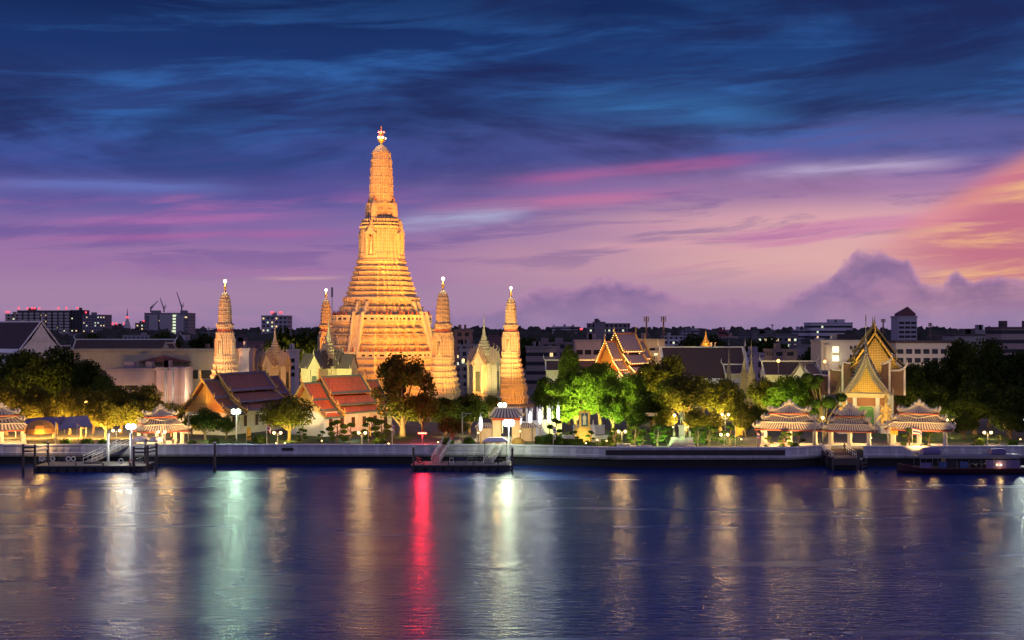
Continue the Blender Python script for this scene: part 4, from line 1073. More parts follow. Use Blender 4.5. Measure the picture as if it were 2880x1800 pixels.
for k, px, Y, py, lab in ((1, 848, 240, 1205, 'dark cloud pruned tree in front of the orange roofed hall gable'), (0, 905, 240, 1212, 'dark cloud pruned tree just right of the small yellow tree'), (3, 948, 238, 1182, 'tall dark cloud pruned tree against the white hall wall'),
                          (2, 985, 238, 1190, 'pale lit cloud pruned tree left of the third globe lamp'), (1, 1044, 240, 1175, 'cloud pruned tree right of the third globe lamp'), (3, 1072, 240, 1182, 'bushy cloud pruned tree before the end of the white hall wall'),
                          (2, 655, 236, 1225, 'low dark topiary below the greenish flood lamp'), (2, 706, 236, 1225, 'low dark topiary left of the first upright flag by the hall'),
                          (0, 1560, 246, 1178, 'white stemmed cloud pruned tree beside the lantern row'), (2, 1615, 237, 1212, 'little cloud pruned tree left of the golden portrait frame'), (0, 1660, 237, 1212, 'little cloud pruned tree below the golden portrait frame'),
                          (1, 1730, 233, 1205, 'amber lit topiary left of the globe lamp by the portrait frame'), (3, 1786, 233, 1195, 'green potted topiary right of the globe lamp by the portrait frame'), (2, 1796, 240, 1185, 'tall round headed topiary by the white lettered sign'),
                          (2, 1808, 232, 1222, 'golden lit low topiary left of the statue'), (3, 1850, 233, 1195, 'bright green cloud pruned tree in a large green pot left of the statue'), (1, 1874, 236, 1198, 'darker green cloud pruned tree next to the statue base, left'),
                          (3, 1963, 233, 1200, 'bright green cloud pruned tree next to the statue base, right'), (1, 1994, 233, 1198, 'bright green leaning cloud pruned tree farther right of the statue'), (0, 2050, 233, 1195, 'green cloud pruned tree behind the lower globe lamps'),
                          (2, 2163, 228.5, 1228, 'small dark topiary before the warm lit pavilion, left'), (1, 2208, 228.5, 1215, 'dark topiary before the middle of the warm lit pavilion'), (2, 2248, 228.5, 1216, 'yellow lit topiary before the warm lit pavilion, right'),
                          (0, 2555, 230, 1205, 'dark shrub tree before the flag pavilion, left'), (0, 2612, 230, 1215, 'dark shrub tree before the flag pavilion, middle'), (2, 2744, 232, 1228, 'dark topiary left of the right pair of globe lamps'), (2, 2812, 236, 1222, 'topiary right of the right pair of globe lamps')):
    pr, u = TP[k]; s = (Z(py, Y) - GZ) / pr['h']
    place(pr, u, lab, (X(px, Y), Y, GZ), rnd.uniform(-.4, .4), (s * 1.1, s, s))
# big cloud topiary left of the gate
def cloud_tree():
    t = thing('topiary_tree', 'giant cloud pruned tree with round heads left of the spired gate', 'topiary', (X(2312, 252), 252, GZ))
    rg = random.Random(9); mb = MB(); mt = MB()
    for px, py, r in ((2272, 1062, 1.35), (2302, 1066, 1.15), (2290, 1082, 1.3), (2330, 1132, 1.7), (2368, 1118, 1.2), (2296, 1136, 1.4), (2290, 1160, 1.3)):
        b = (X(px, 252) - t.location.x, rg.uniform(-.5, .5), Z(py, 252) - GZ)
        leaves(mb, rg, [(*b, r * .93, .8)], 700, .14)
        mb.lathe(b[0], b[1], [(max(.001, r * .86 * math.sin(math.pi * i / 8)), b[2] - r * .86 * .8 * math.cos(math.pi * i / 8)) for i in range(9)], 10)
        mt.tube([(.5, 0, 0), (.2 + b[0] * .3, 0, b[2] * .5), b], [.35, .25, .1], 6)
    mb.build('crown', LEAF['clip'], t); mt.build('trunk', bark, t)
cloud_tree()
def bush(px, Y, r, label, group, sq=.85, mt='clip'):
    rg = random.Random(int(px)); mb = MB(); leaves(mb, rg, [(0, 0, r * sq * .8, r, sq)], 500, r * .12)
    mb.lathe(0, 0, [(max(.001, r * .9 * math.sin(math.pi * i / 8)), r * sq * .8 - r * .9 * sq * math.cos(math.pi * i / 8)) for i in range(9)], 12)
    tag(mb.build('bush', LEAF[mt], None, (X(px, Y), Y, GZ - .1)), label, 'bush', group)
for px, Y, r, lab in ((128, 231, .7, 'small clipped bush below the orange umbrella'), (186, 231, 1.1, 'round clipped bush left of the striped flag at the left bank'), (244, 231, 1.2, 'round bush lit yellow, right of the striped flag at the left bank'), (292, 231, 1.1, 'round bush lit yellow, below the first globe lamp'),
                      (602, 234, 1.1, 'dark round bush behind the single mooring post'), (540, 234, .8, 'small dark bush beside the tall bare pole'), (730, 236, 1.3, 'dark bush behind the flag below the tiled halls'), (1068, 234, 1.1, 'rounded bush right of the third globe lamp'), (1056, 233, .8, 'smaller bush in front of the rounded one by the third globe lamp'),
                      (1258, 230, 1.3, 'dark shrub spilling over the river wall above the gangway'), (1318, 234, 1.1, 'yellow green bush beside the utility pole'), (1535, 232, 1.4, 'grey green bush beside the furled flag'), (1570, 233, 1.3, 'dark round bush right of the furled flag'),
                      (1742, 230, .8, 'dark bush on the wall left of the long dark stone band'), (2236, 228, .85, 'round glowing yellow bush in front of the warm lit pavilion'), (2755, 234, 1.0, 'dark round bush left of the white posts under the right globe lamps')):
    bush(px, Y, r, lab, 'round bushes on the river bank')
def hedge(px0, px1, Y, h, label):
    w = X(px1, Y) - X(px0, Y); mb = MB(); rg = random.Random(int(px0)); mb.box(0, 0, 0, w, .8, h)
    for i in range(int(w * 60)):
        x = rg.uniform(-w / 2, w / 2); z = rg.choice((h, rg.uniform(0, h))); y = -.4 if z < h else rg.uniform(-.4, .4); s = .10
        mb.add([(x - s, y, z), (x, y - s * .6, z - s * .4), (x + s, y, z + s * .3), (x, y + s * .5, z + s)], [(0, 1, 2, 3)])
    tag(mb.build('hedge', LEAF['clip'], None, (X((px0 + px1) / 2, Y), Y, GZ - .02)), label, 'hedge', 'clipped hedges')
for a in ((1504, 1560, 238, 1.3, 'long clipped hedge behind the furled flag'), (1582, 1640, 236, 1.1, 'hedge in front of the white planter at the golden portrait frame'), (1606, 1690, 232, .8, 'lower hedge right on the river wall beneath the golden portrait frame'), (1690, 1735, 234, 1.2, 'hedge right of the golden portrait frame'),
          (1700, 1750, 230, .75, 'dark hedge left of the stone planter'), (2835, 2860, 234, 1.0, 'short clipped hedge near the right picture edge')): hedge(*a)
# ------------------------------------------------------------------ lamps
def globe_lamp(h):
    t = thing('globe_lamp', 'x', 'street lamp', group='twin globe lamps on the river bank')
    mb = MB(); mb.lathe(0, 0, [(.22, 0), (.22, .15), (.09, .3), (.06, h * .5), (.05, h)], 8); mb.ball((0, 0, h + .12), .13, 6); mb.build('pole', metal, t)
    mb = MB(); mb.tube([(-.62, 0, h - .02), (-.3, 0, h - .18), (0, 0, h - .1), (.3, 0, h - .18), (.62, 0, h - .02)], .035, 5); mb.build('arm', metal, t)
    for s in (-1, 1):
        g_ = MB().ball((s * .62, 0, h + .25), .27, 10).build('globe', E_warm, t)
        MB().lathe(s * .62, 0, [(.10, h - .06), (.14, h + .02), (.02, h + .0)], 6).build('globe_holder', metal, g_)
    t['h'] = h
    return t
gl = globe_lamp(2.0); used = [False]; n0 = 0
for px, Y, py, lab in ((327, 234, 1212, 'twin globe lamp left of the white flood lamp on the left bank'), (454, 231.5, 1216, 'twin globe lamp in front of the brown roofed pavilion'), (780, 232, 1218, 'twin globe lamp below the small yellow lit tree'), (1018, 232, 1218, 'twin globe lamp before the white wall of the orange roofed hall'),
                       (1749, 229, 1215, 'twin globe lamp right of the golden portrait frame'), (2040, 250, 1170, 'upper twin globe lamp right of the statue, under the amber tree'), (2037, 229, 1223, 'lower twin globe lamp right of the statue, on the river wall'),
                       (2672, 250, 1183, 'small twin globe lamp at the right corner of the flag pavilion'), (2778, 234, 1217, 'twin globe lamp above the passenger boat, in front of dark trees')):
    z = Z(py, Y) - GZ - .25; sc = 1.0
    o = place(gl, used, lab, (X(px, Y), Y, GZ), R(rnd.uniform(-6, 6)), (1, 1, z / 2.0))
    for c in o.children:
        if c.name.startswith('globe'): c.scale = (1, 1, 2.0 / z); c.location = (0, 0, (2.25) - 2.25 * 2.0 / z)
    for s in (-1, 1): lamp('globe_light', (X(px, Y) + s * .62, Y, Z(py, Y)), 3000, WARM, .34)
def post_lamp(px, Y, py, label, col, em, power, r=.28, arm=False):
    z = Z(py, Y) - GZ; t = thing('street_lamp', label, 'street lamp', (X(px, Y), Y, GZ))
    mb = MB(); mb.lathe(0, 0, [(.16, 0), (.1, .3), (.06, z - r)], 7); mb.build('pole', metal, t)
    MB().ball((0, 0, z), r, 9).build('globe', em, t)
    lamp('street_light', (X(px, Y), Y - .05, Z(py, Y)), power, col, r * 1.1)
E_or = emit('orange', (1, .45, .08), 7)
post_lamp(1897, 252, 1168, 'single warm globe lamp left of the statue', WARM, E_warm, 1300, .32)
post_lamp(2314, 240, 1175, 'single warm lamp between the warm lit pavilion and the pier pavilion', WARM, E_warm, 1000, .32)
post_lamp(242, 254, 1132, 'single orange lamp among the lit trees of the left bank', ORANGE, E_or, 2600, .32)
post_lamp(2189, 296, 1015, 'tall orange street lamp in front of the white trimmed gallery', ORANGE, E_or, 900, .38)
post_lamp(2320, 302, 1017, 'tall orange street lamp left of the golden gabled hall', ORANGE, E_or, 700, .36)
post_lamp(1303, 392, 1013, 'orange street lamp far behind, between the right corner towers', ORANGE, E_or, 900, .42)
post_lamp(2067, 352, 1022, 'orange lamp glowing between the grey stone spires', ORANGE, E_or, 1500, .34)
# floodlights on poles
def flood(px, Y, py, label, col, em, power, base=GZ, n=2, r=.46, cone=76):
    z = Z(py, Y) - base; t = thing('flood_lamp', label, 'flood lamp', (X(px, Y), Y, base))
    MB().lathe(0, 0, [(.2, 0), (.14, .4), (.09, z + .3)], 8).build('pole', whitemetal, t)
    MB().tube([(-.5 * n * .7, 0, z), (.5 * n * .7, 0, z)], .05, 5).build('crossbar', metal, t)
    for i in range(n):
        x = (i - (n - 1) / 2) * .85
        q = MB(); q.tube([(x, .35, z + .18), (x, -.15, z), (x, -.30, z - .06)], [.18, r, r * 1.05], 12); h_ = q.build('housing', metal, t)
        q = MB(); q.ball((x, -.36, z - .07), r * 1.05, 12); q.build('lens', em, h_)
    lamp('flood_light', (X(px, Y), Y - .95, Z(py, Y) - .1), power * 7, col, .5, (X(px, Y) * .6, Y - 100, Z(py, Y) - 12), cone, .7)
E_flood = emit('flood', (.98, 1, .90), 16)
flood(370, 228.2, 1198, 'blazing white flood lamp at the left floating pier', (1, .97, .86), E_flood, 3800, 1.0)
flood(665, 244, 1156, 'blazing greenish white flood lamp below the maroon tiled roof', (.62, 1, .68), emit('greenish_flood', (.85, 1, .8), 16), 5200, GZ, 2, .46, 56)
flood(1413, 262, 1138, 'blazing yellow white flood lamp in front of the right shrine', (1, .92, .5), emit('yellow_flood', (1, .96, .7), 16), 6000)
flood(1431, 227.6, 1188, 'brightest white flood lamp over the gate house roof', (.80, 1, .66), E_flood, 17000, .5, 2, .62, 96)
flood(2892, 236, 1178, 'white flood lamp at the right picture edge', (.85, 1, .85), E_flood, 3500)
# red sign lamp
def red_lamp():
    Y = 230.5; px = 1188; z = Z(1220, Y) - GZ
    t = thing('red_lamp', 'glowing red bar lamp on a post at the river wall', 'lamp', (X(px, Y), Y, GZ))
    MB().box(0, 0, 0, .14, .14, z).build('post', metal, t)
    MB().box(0, 0, z - .05, 1.7, .16, .34).build('housing', metal, t)
    for k in range(4): MB().box(-.6 + .4 * k, -.10, z, .34, .05, .24).build('tube', mat('glow_red_tube', (.8, .1, .1), .5, 0, emit=(1, .12, .06), estr=12), t)
    lamp('red_light', (X(px, Y), Y - .6, Z(1217, Y)), 2600, (1, .015, .035), .35, (X(px, Y) * .6, Y - 100, -16), 66, .6)
    lamp('red_glow', (X(px, Y) + .2, Y + .9, Z(1217, Y)), 14000, (1, .02, .03), .3, (X(1192, 252), 252, 9), 95, .6)
    lamp('red_spill', (X(px, Y), Y - .5, Z(1224, Y)), 500, (1, .02, .03), .3)
red_lamp()
def lantern():
    t = thing('lantern_lamp', 'x', 'lantern', group='tall glowing oval lanterns')
    MB().lathe(0, 0, [(.2, 0), (.12, .3), (.07, 1.6), (.22, 1.75), (.1, 1.9)], 8).build('post', goldpaint, t)
    mb = MB()
    for s in (-1, 1): mb.tube([(0, 0, 1.3), (s * .5, 0, 1.4), (s * .62, 0, 1.8), (s * .5, 0, 2.0)], [.06, .06, .05, .02], 5)
    mb.build('bracket', goldpaint, t)
    MB().lathe(0, 0, [(.14, 1.9), (.26, 2.3), (.31, 2.8), (.28, 3.4), (.13, 3.8)], 10).build('shade', E_lant, t)
    MB().lathe(0, 0, [(.3, 3.78), (.32, 3.86), (.08, 4.1), (.02, 4.5)], 8).build('cap', whitemetal, t)
    return t
la = lantern(); used = [False]
for px, Y, py, lab in ((1352, 238, 1192, 'glowing oval lantern on a golden bracket left of the gate house'), (1462, 246, 1175, 'smallest glowing lantern right above the gate house roof'), (1491, 249, 1177, 'second glowing lantern right of the gate house'),
                       (1519, 251, 1172, 'third and largest glowing lantern right of the gate house'), (1545, 254, 1169, 'fourth glowing lantern, beside the white stemmed topiary'), (1570, 257, 1163, 'last glowing lantern, under the bright green tree')):
    z = Z(py, Y); place(la, used, lab, (X(px, Y), Y, GZ), 0, (1, 1, (z - GZ) / 2.85)); lamp('lantern_light', (X(px, Y), Y - .5, z), 200, (1, .96, 1), .4)
# lantern terrace wall with white pillars
def lantern_terrace():
    t = thing('terrace_wall', 'stepped terrace wall with white pillars running behind the glowing lanterns', 'terrace wall', (X(1462, 252), 252, GZ))
    dx = X(1578, 262) - X(1462, 252); a = math.atan2(10, dx); L = math.hypot(10, dx); t.rotation_euler = (0, 0, a)
    MB().box(L / 2, 0, 0, L, .5, 3.0).build('wall', white, t); MB().box(L / 2, 0, 3.0, L + .2, .7, .18).build('coping', white, t)
    for i in range(8):
        MB().lathe(L * (i + .3) / 8, 0, [(.26, 3.18), (.2, 3.4), (.18, 5.2), (.26, 5.4), (.05, 6.0)], 8).build('pillar', white, t)
lantern_terrace()
def spotlet(px, Y, py, label, col=WARM, em=None, power=120):
    t = thing('ground_light', label, 'ground light', (X(px, Y), Y, GZ), group='small ground lights'); z = Z(py, Y) - GZ
    MB().lathe(0, 0, [(.12, 0), (.12, max(.2, z - .18)), (.2, max(.25, z - .14)), (.2, max(.3, z - .05))], 8).build('housing', metal, t)
    MB().ball((0, 0, max(.4, z)), .16, 7).build('bulb', em or E_warm, t)
    lamp('ground_light_lamp', (X(px, Y), Y, GZ + max(.4, z) + .05), power, col, .17)
for a in ((1093, 230.3, 1248, 'small round light on the river wall right of the third globe lamp'), (1648, 228, 1247, 'small warm light on the river wall below the golden portrait frame'), (777, 234, 1247, 'left one of two tiny ground lights under the small yellow tree'), (801, 234, 1247, 'right one of two tiny ground lights under the small yellow tree'),
          (1884, 258, 1203, 'leftmost tiny light behind the statue'), (1893, 258, 1202, 'tiny light behind the statue, next to the leftmost'), (1929, 258, 1203, 'tiny light just right of the statue pedestal'), (1936, 258, 1200, 'rightmost tiny light behind the statue'), (2094, 262, 1199, 'tiny light right of the orange pennant'),
          (1680, 231, 1238, 'small light inside the cloud pruned tree below the portrait frame'), (44, 250, 1150, 'small white light in the trees at the left edge'), (1463, 238, 1214, 'small warm light beside the yellow parasol of the gate house'), (1345, 236, 1218, 'small warm light under the tall oval lantern'), (1706, 233, 1240, 'small warm light beside the stone planter'), (1232, 236, 1244, 'small warm light under the dark trees right of the red lamp'), (2085, 240, 1236, 'small warm light under the orange pennant'), (300, 240, 1236, 'small warm light under the first twin globe lamp'), (905, 238, 1240, 'small warm light before the white wall of the orange roofed hall'), (2450, 240, 1232, 'small warm light between the two right pavilions'), (1520, 236, 1244, 'small warm light on the wall left of the furled flag'), (2870, 240, 1236, 'small warm light near the right picture edge')): spotlet(*a)
# ------------------------------------------------------------------ flags
RW, WH, BL = mat('flag_red', (.45, .05, .06), .8, .1), mat('flag_white', (.62, .60, .60), .8, .05), mat('flag_blue', (.05, .05, .22), .8, .1)
YL = mat('flag_yellow', (.60, .36, .04), .8, .15)
def flag(px, Y, py0, label, kind, w=1.7, drop=.0, base=GZ, hgt=1.15):
    z = Z(py0, Y) - base; t = thing('flag', label, 'flag', (X(px, Y), Y, base), 0, 'flags on the river bank')
    MB().lathe(0, 0, [(.05, 0), (.04, z), (.06, z + .05), (.01, z + .12)], 6).build('pole', whitemetal, t)
    mb = MB(); nx = 8; bands = ((0, 1, 0), (1, 2, 1), (2, 4, 2), (4, 5, 1), (5, 6, 0)) if kind == 'striped' else ((0, 6, 0),)
    def P(i, j):
        f = i / nx; a = drop * f
        return (.05 + w * f * math.cos(a) * (1 - .35 * drop * f), .16 * math.sin(f * 7) * f, z - .05 - hgt * j / 6 * (1 - .55 * (kind == 'pennant') * f) - w * f * math.sin(a) - .06 * math.sin(f * 6 + j * .2) - (.28 * f * hgt if kind == 'pennant' else 0))
    for j0, j1, m in bands:
        for i in range(nx): mb.add([P(i, j1), P(i + 1, j1), P(i + 1, j0), P(i, j0)], [(0, 1, 2, 3)], m, True)
    mb.build('cloth', [RW, WH, BL] if kind == 'striped' else [YL], t)
flag(217, 230, 1190, 'drooping striped flag on the left bank, right of the yellow one', 'striped', 1.6, 1.25)
flag(157, 230, 1188, 'drooping yellow flag beside the orange umbrella', 'plain', 1.4, 1.45)
flag(750, 232, 1194, 'striped flag in front of the small yellow lit tree', 'striped', 1.1, .7)
flag(1036, 232, 1195, 'yellow pennant right next to the third globe lamp', 'pennant', 1.2, 1.2)
flag(1103, 232, 1192, 'drooping dull striped flag left of the red lamp', 'striped', 1.3, 1.3)
flag(1556, 230, 1198, 'furled striped flag in front of the lantern terrace', 'striped', 1.6, 1.35)
flag(2068, 231, 1198, 'orange pennant right of the lower twin globe lamp', 'pennant', 1.5, .2, GZ, 1.9)
flag(2129, 227, 1215, 'drooping red striped flag at the left corner of the warm lit pavilion', 'striped', 1.4, 1.25)
flag(2566, 229, 1203, 'striped flag flying in front of the right pavilion', 'striped', 2.1, .35)
flag(2503, 231, 1200, 'plain yellow flag left of the flying striped flag', 'plain', 1.5, .1, GZ, 1.4)
flag(693, 240, 1200, 'plain yellow banner below the greenish flood lamp', 'plain', .9, .2, GZ, 2.4)
# poles
def pole(px, Y, py0, label, arm=0, base=GZ, r=.12):
    z = Z(py0, Y) - base; t = thing('utility_pole', label, 'pole', (X(px, Y), Y, base))
    MB().lathe(0, 0, [(r, 0), (r * .8, z)], 8).build('pole', concrete, t)
    if arm:
        MB().box(arm * .9, 0, z - .25, 2.0, .12, .14).build('crossarm', metal, t); MB().tube([(0, 0, z - 1.2), (arm * 1.0, 0, z - .2)], .04, 5).build('brace', metal, t)
pole(1300, 236, 1160, 'utility pole with one crossarm left of the tall glowing lantern', 1); pole(530, 238, 1163, 'bare pole with one crossarm right of the brown roofed pavilion', 1)
pole(2291, 228.5, 1172, 'plain pole at the right end of the warm lit pavilion', 0, GZ, .17); pole(2497, 229, 1178, 'plain pole at the left end of the flag pavilion', 0, GZ, .14); pole(1497, 236, 1195, 'plain yellowish pole right of the gate house', 0, GZ, .13)
# ------------------------------------------------------------------ statue, portrait shrine, guardians
def skin_figure(name, joints, edges, mt, parent=None, loc=(0, 0, 0), levels=2):
    """one continuous body grown round a skeleton: joints = {name: ((x,y,z), radius)}"""
    ks = list(joints); me = bpy.data.meshes.new(name)
    me.from_pydata([joints[k][0] for k in ks], [(ks.index(a), ks.index(b)) for a, b in edges], [])
    o = bpy.data.objects.new(name, me); C.objects.link(o)
    if parent is not None: o.parent = parent
    o.location = loc
    md = o.modifiers.new('skin', 'SKIN'); md.use_smooth_shade = True
    sk = me.skin_vertices[0].data
    for i, k in enumerate(ks):
        r = joints[k][1]; sk[i].radius = (r, r) if not hasattr(r, '__len__') else r; sk[i].use_root = (i == 0)
    sb = o.modifiers.new('sub', 'SUBSURF'); sb.levels = levels; sb.render_levels = levels
    me.materials.append(mt)
    return o
def human(h, armL, armR, legs, seat=False):
    """joint table of a person of height h; arms as (elbow, hand)"""
    s = h / 1.75
    J = {'pelvis': ((0, 0, .95), .15), 'waist': ((0, 0, 1.12), .135), 'chest': ((0, 0, 1.34), .17), 'neck': ((0, 0, 1.50), .065), 'head': ((0, -.02, 1.60), .095), 'crown': ((0, -.01, 1.70), .085),
         'shL': ((.19, 0, 1.42), .075), 'elL': (armL[0], .052), 'haL': (armL[1], .042), 'shR': ((-.19, 0, 1.42), .075), 'elR': (armR[0], .052), 'haR': (armR[1], .042),
         'hiL': ((.10, 0, .88), .105), 'knL': (legs[0], .07), 'anL': (legs[1], .05), 'toL': ((legs[1][0] + .03, legs[1][1] - .18, legs[1][2] - .05), .035),
         'hiR': ((-.10, 0, .88), .105), 'knR': (legs[2], .07), 'anR': (legs[3], .05), 'toR': ((legs[3][0] - .03, legs[3][1] - .18, legs[3][2] - .05), .035)}
    E = [('pelvis', 'waist'), ('waist', 'chest'), ('chest', 'neck'), ('neck', 'head'), ('head', 'crown'), ('chest', 'shL'), ('shL', 'elL'), ('elL', 'haL'), ('chest', 'shR'), ('shR', 'elR'), ('elR', 'haR'),
         ('pelvis', 'hiL'), ('hiL', 'knL'), ('knL', 'anL'), ('anL', 'toL'), ('pelvis', 'hiR'), ('hiR', 'knR'), ('knR', 'anR'), ('anR', 'toR')]
    return {k: (tuple(c * s for c in p), r * s) for k, (p, r) in J.items()}, E
STAND = ((.11, -.02, .50), (.12, .02, .09), (-.11, -.02, .50), (-.12, .02, .09))
stone = mat('monument_stone', (.40, .38, .36), .75, .2, 1.5, .3, stain=.3); bronze = mat('statue_bronze', (.34, .37, .24), .5, .3, 4, .3, metal=.3)
def monument():
    Y = 232.5; px = 1917
    t = thing('monument', 'standing bronze statue with a sword on a pale stepped pedestal in the garden', 'statue', (X(px, Y), Y, GZ))
    for i, (w, d, z, h) in enumerate(((4.9, 3.2, -.2, .55), (4.4, 2.8, .35, .5), (4.1, 2.5, .85, .35))): MB().box(0, 0, z, w, d, h).build('step', stone, t)
    for s in (-1, 1):
        q = MB(); q.box(s * 1.45, -.3, 1.2, 1.1, 1.2, .5); q.box(s * 1.45, -.3, 1.70, 1.25, 1.35, .12); o = q.build('side_plinth', stone, t)
        MB().lathe(s * 1.45, -.3, [(.22, 1.82), (.28, 2.0), (.2, 2.3), (.3, 2.6), (.14, 2.8), (.17, 2.95), (.05, 3.1)], 8).build('side_figure', bronze, o)
    q = MB(); q.box(0, 0, 1.2, 1.7, 1.7, .45); q.box(0, 0, 1.65, 1.15, 1.15, 2.1, 0, 0, .82); q.box(0, 0, 3.75, 1.2, 1.2, .18); q.box(0, 0, 3.93, 1.4, 1.4, .14); q.build('pedestal', stone, t)
    MB().box(0, -.86, 1.3, .9, .06, .8).build('inscription_niche', bronze, t)
    J, E = human(2.75, ((.36, -.05, 1.18), (.26, -.16, .98)), ((-.34, .06, 1.14), (-.24, -.14, .98)), ((.12, -.06, .50), (.15, -.03, .08), (-.11, 0, .50), (-.12, .02, .08)))
    b = skin_figure('statue_figure', J, E, bronze, t, (0, 0, 4.03))
    q = MB(); q.lathe(0, 0, [(.34, 4.03 + 1.05), (.30, 4.03 + 1.5), (.25, 4.03 + 1.75), (.12, 4.03 + 2.25)], 10); q.build('coat', bronze, t)
    MB().tube([(.36, -.28, 5.6), (.85, -.2, 4.5)], [.05, .03], 5).build('sword', bronze, t)
monument()
def portrait():
    Y = 240; px = 1644
    z0 = Z(1204, Y) - GZ; h = M(47, Y); w = M(29, Y)
    t = thing('portrait_frame', 'tall golden frame with a full length portrait in white, on a golden stepped base', 'portrait', (X(px, Y), Y, GZ))
    MB().box(0, .3, 0, 4.6, 2.2, z0 * .45).build('base', goldpaint, t); MB().box(0, .3, z0 * .45, 3.6, 1.7, z0 * .35).build('base', goldpaint, t); MB().box(0, .2, z0 * .80, 2.6, 1.2, z0 * .2).build('base', goldpaint, t)
    q = MB(); b = .34
    q.box(-w / 2 + b / 2, 0, z0, b, .35, h); q.box(w / 2 - b / 2, 0, z0, b, .35, h); q.box(0, 0, z0, w - 2 * b, .35, b); q.box(0, 0, z0 + h - b, w - 2 * b, .35, b)
    for i in range(7):
        for s in (-1, 1): q.ball((s * w / 2, -.05, z0 + h * (i + .5) / 7), .14, 6)
    q.ball((0, -.05, z0 + h), .3, 8); q.build('frame', goldpaint, t)
    c = MB().box(0, .02, z0 + b, w - 2 * b, .1, h - 2 * b).build('canvas', mat('portrait_ground', (.03, .08, .16), .6, .3, 1.2), t)
    q = MB(); x = 0; zz = z0 + b; H_ = (h - 2 * b)
    sil = [(-.30, .12), (-.26, .5), (-.34, .52), (-.36, .72), (-.20, .80), (-.08, .82), (-.09, .90), (0, .95), (.09, .90), (.08, .82), (.20, .80), (.36, .72), (.34, .52), (.26, .5), (.30, .12), (.05, .12), (0, .45), (-.05, .12)]
    q.prism([(a * .95, zz + v * H_) for a, v in sil], -.05, -.03); q.build('painted_figure', mat('portrait_white', (.55, .55, .45), .7, .15, 2), c)
    for s in (-1, 1):
        o = thing('offering_spire', 'small golden offering spire %s the portrait frame' % ('left of' if s < 0 else 'right of'), 'ornament', (X(px + s * 24, Y), Y - .4, GZ))
        MB().lathe(0, 0, [(.5, 0), (.5, z0 * .9), (.36, z0 * .92), (.3, z0 + .3), (.16, z0 + .6), (.05, z0 + 1.6)], 8).build('cone', goldpaint if s < 0 else white, o); MB().box(0, 0, -.01, 1.2, 1.2, .3).build('base', goldpaint if s < 0 else white, o)
    for a, b_, y, hh, lab in ((1582, 1618, 239, 1.5, 'white planter wall left of the portrait frame'), (1672, 1710, 239, 1.5, 'white planter wall right of the portrait frame'), (1612, 1630, 250, 2.6, 'far white planter behind the portrait frame, left'), (1660, 1700, 250, 2.6, 'far white planter behind the portrait frame, right'), (1735, 1772, 229, .75, 'low stone planter left of the long dark band'), (1774, 1832, 227, .62, 'low white parapet above the left part of the long dark band')):
        ww = X(b_, y) - X(a, y); q = thing('planter', lab, 'planter', (X((a + b_) / 2, y), y, GZ)); MB().box(0, 0, 0, ww, 1.2, hh).build('wall', white, q); MB().box(0, 0, hh, ww + .16, 1.36, .14).build('coping', white, q)
        q2 = MB(); rg = random.Random(int(a)); leaves(q2, rg, [(ww * (i - 2) / 5.5, 0, hh + .05, .5, .4) for i in range(5)], 260, .10); q2.build('planting', LEAF['green'], q)
portrait()
def guardian(px, Y, label):
    t = thing('guardian_statue', label, 'statue', (X(px, Y), Y, GZ), 0, 'guardian giants flanking the spired gate')
    MB().box(0, 0, 0, 2.6, 1.8, 1.6).build('pedestal', white, t)
    gm = mat('guardian_gold', (.60, .40, .13), .45, .35, 4, .5)
    J = {'pelvis': ((0, 0, 3.6), .55), 'chest': ((0, 0, 5.1), .62), 'neck': ((0, 0, 5.8), .28), 'head': ((0, -.1, 6.35), .44), 'top': ((0, -.05, 6.8), .36),
         'shL': ((.8, 0, 5.4), .30), 'elL': ((1.15, -.2, 4.5), .22), 'haL': ((.2, -.8, 4.3), .18), 'shR': ((-.8, 0, 5.4), .30), 'elR': ((-1.15, -.2, 4.5), .22), 'haR': ((-.2, -.8, 4.35), .18),
         'knL': ((.75, -.1, 2.7), .34), 'anL': ((.7, 0, 1.9), .26), 'toL': ((.9, -.45, 1.75), .18), 'knR': ((-.75, -.1, 2.7), .34), 'anR': ((-.7, 0, 1.9), .26), 'toR': ((-.9, -.45, 1.75), .18)}
    E = [('pelvis', 'chest'), ('chest', 'neck'), ('neck', 'head'), ('head', 'top'), ('chest', 'shL'), ('shL', 'elL'), ('elL', 'haL'), ('chest', 'shR'), ('shR', 'elR'), ('elR', 'haR'), ('pelvis', 'knL'), ('knL', 'anL'), ('anL', 'toL'), ('pelvis', 'knR'), ('knR', 'anR'), ('anR', 'toR')]
    skin_figure('body', J, E, gm, t)
    q = MB(); q.lathe(0, -.05, [(.5, 6.75), (.56, 6.9), (.42, 7.1), (.46, 7.25), (.3, 7.5), (.32, 7.62), (.18, 7.9), (.06, 8.6), (.01, 9.0)], 10); q.build('crown', gold, t)
    q = MB()
    for s in (-1, 1):
        q.tube([(s * .5, .3, 5.6), (s * 1.1, .35, 5.9), (s * 1.15, .3, 6.4)], [.25, .18, .03], 6); q.prism([(s * .5, 3.6), (s * 1.9, 2.5), (s * 1.5, 3.5), (s * .7, 4.1)], .1, .3)
    q.lathe(0, 0, [(1.15, 2.7), (.95, 3.2), (.7, 3.8)], 10); q.build('armour', gm, t)
    MB().tube([(0, -.95, 1.65), (0, -.9, 4.6)], [.16, .10], 7).build('club', gm, t)
guardian(2491, 262, 'golden crowned guardian giant right of the spired gate'); guardian(2373, 262, 'golden crowned guardian giant left of the spired gate, behind the cloud pruned tree')
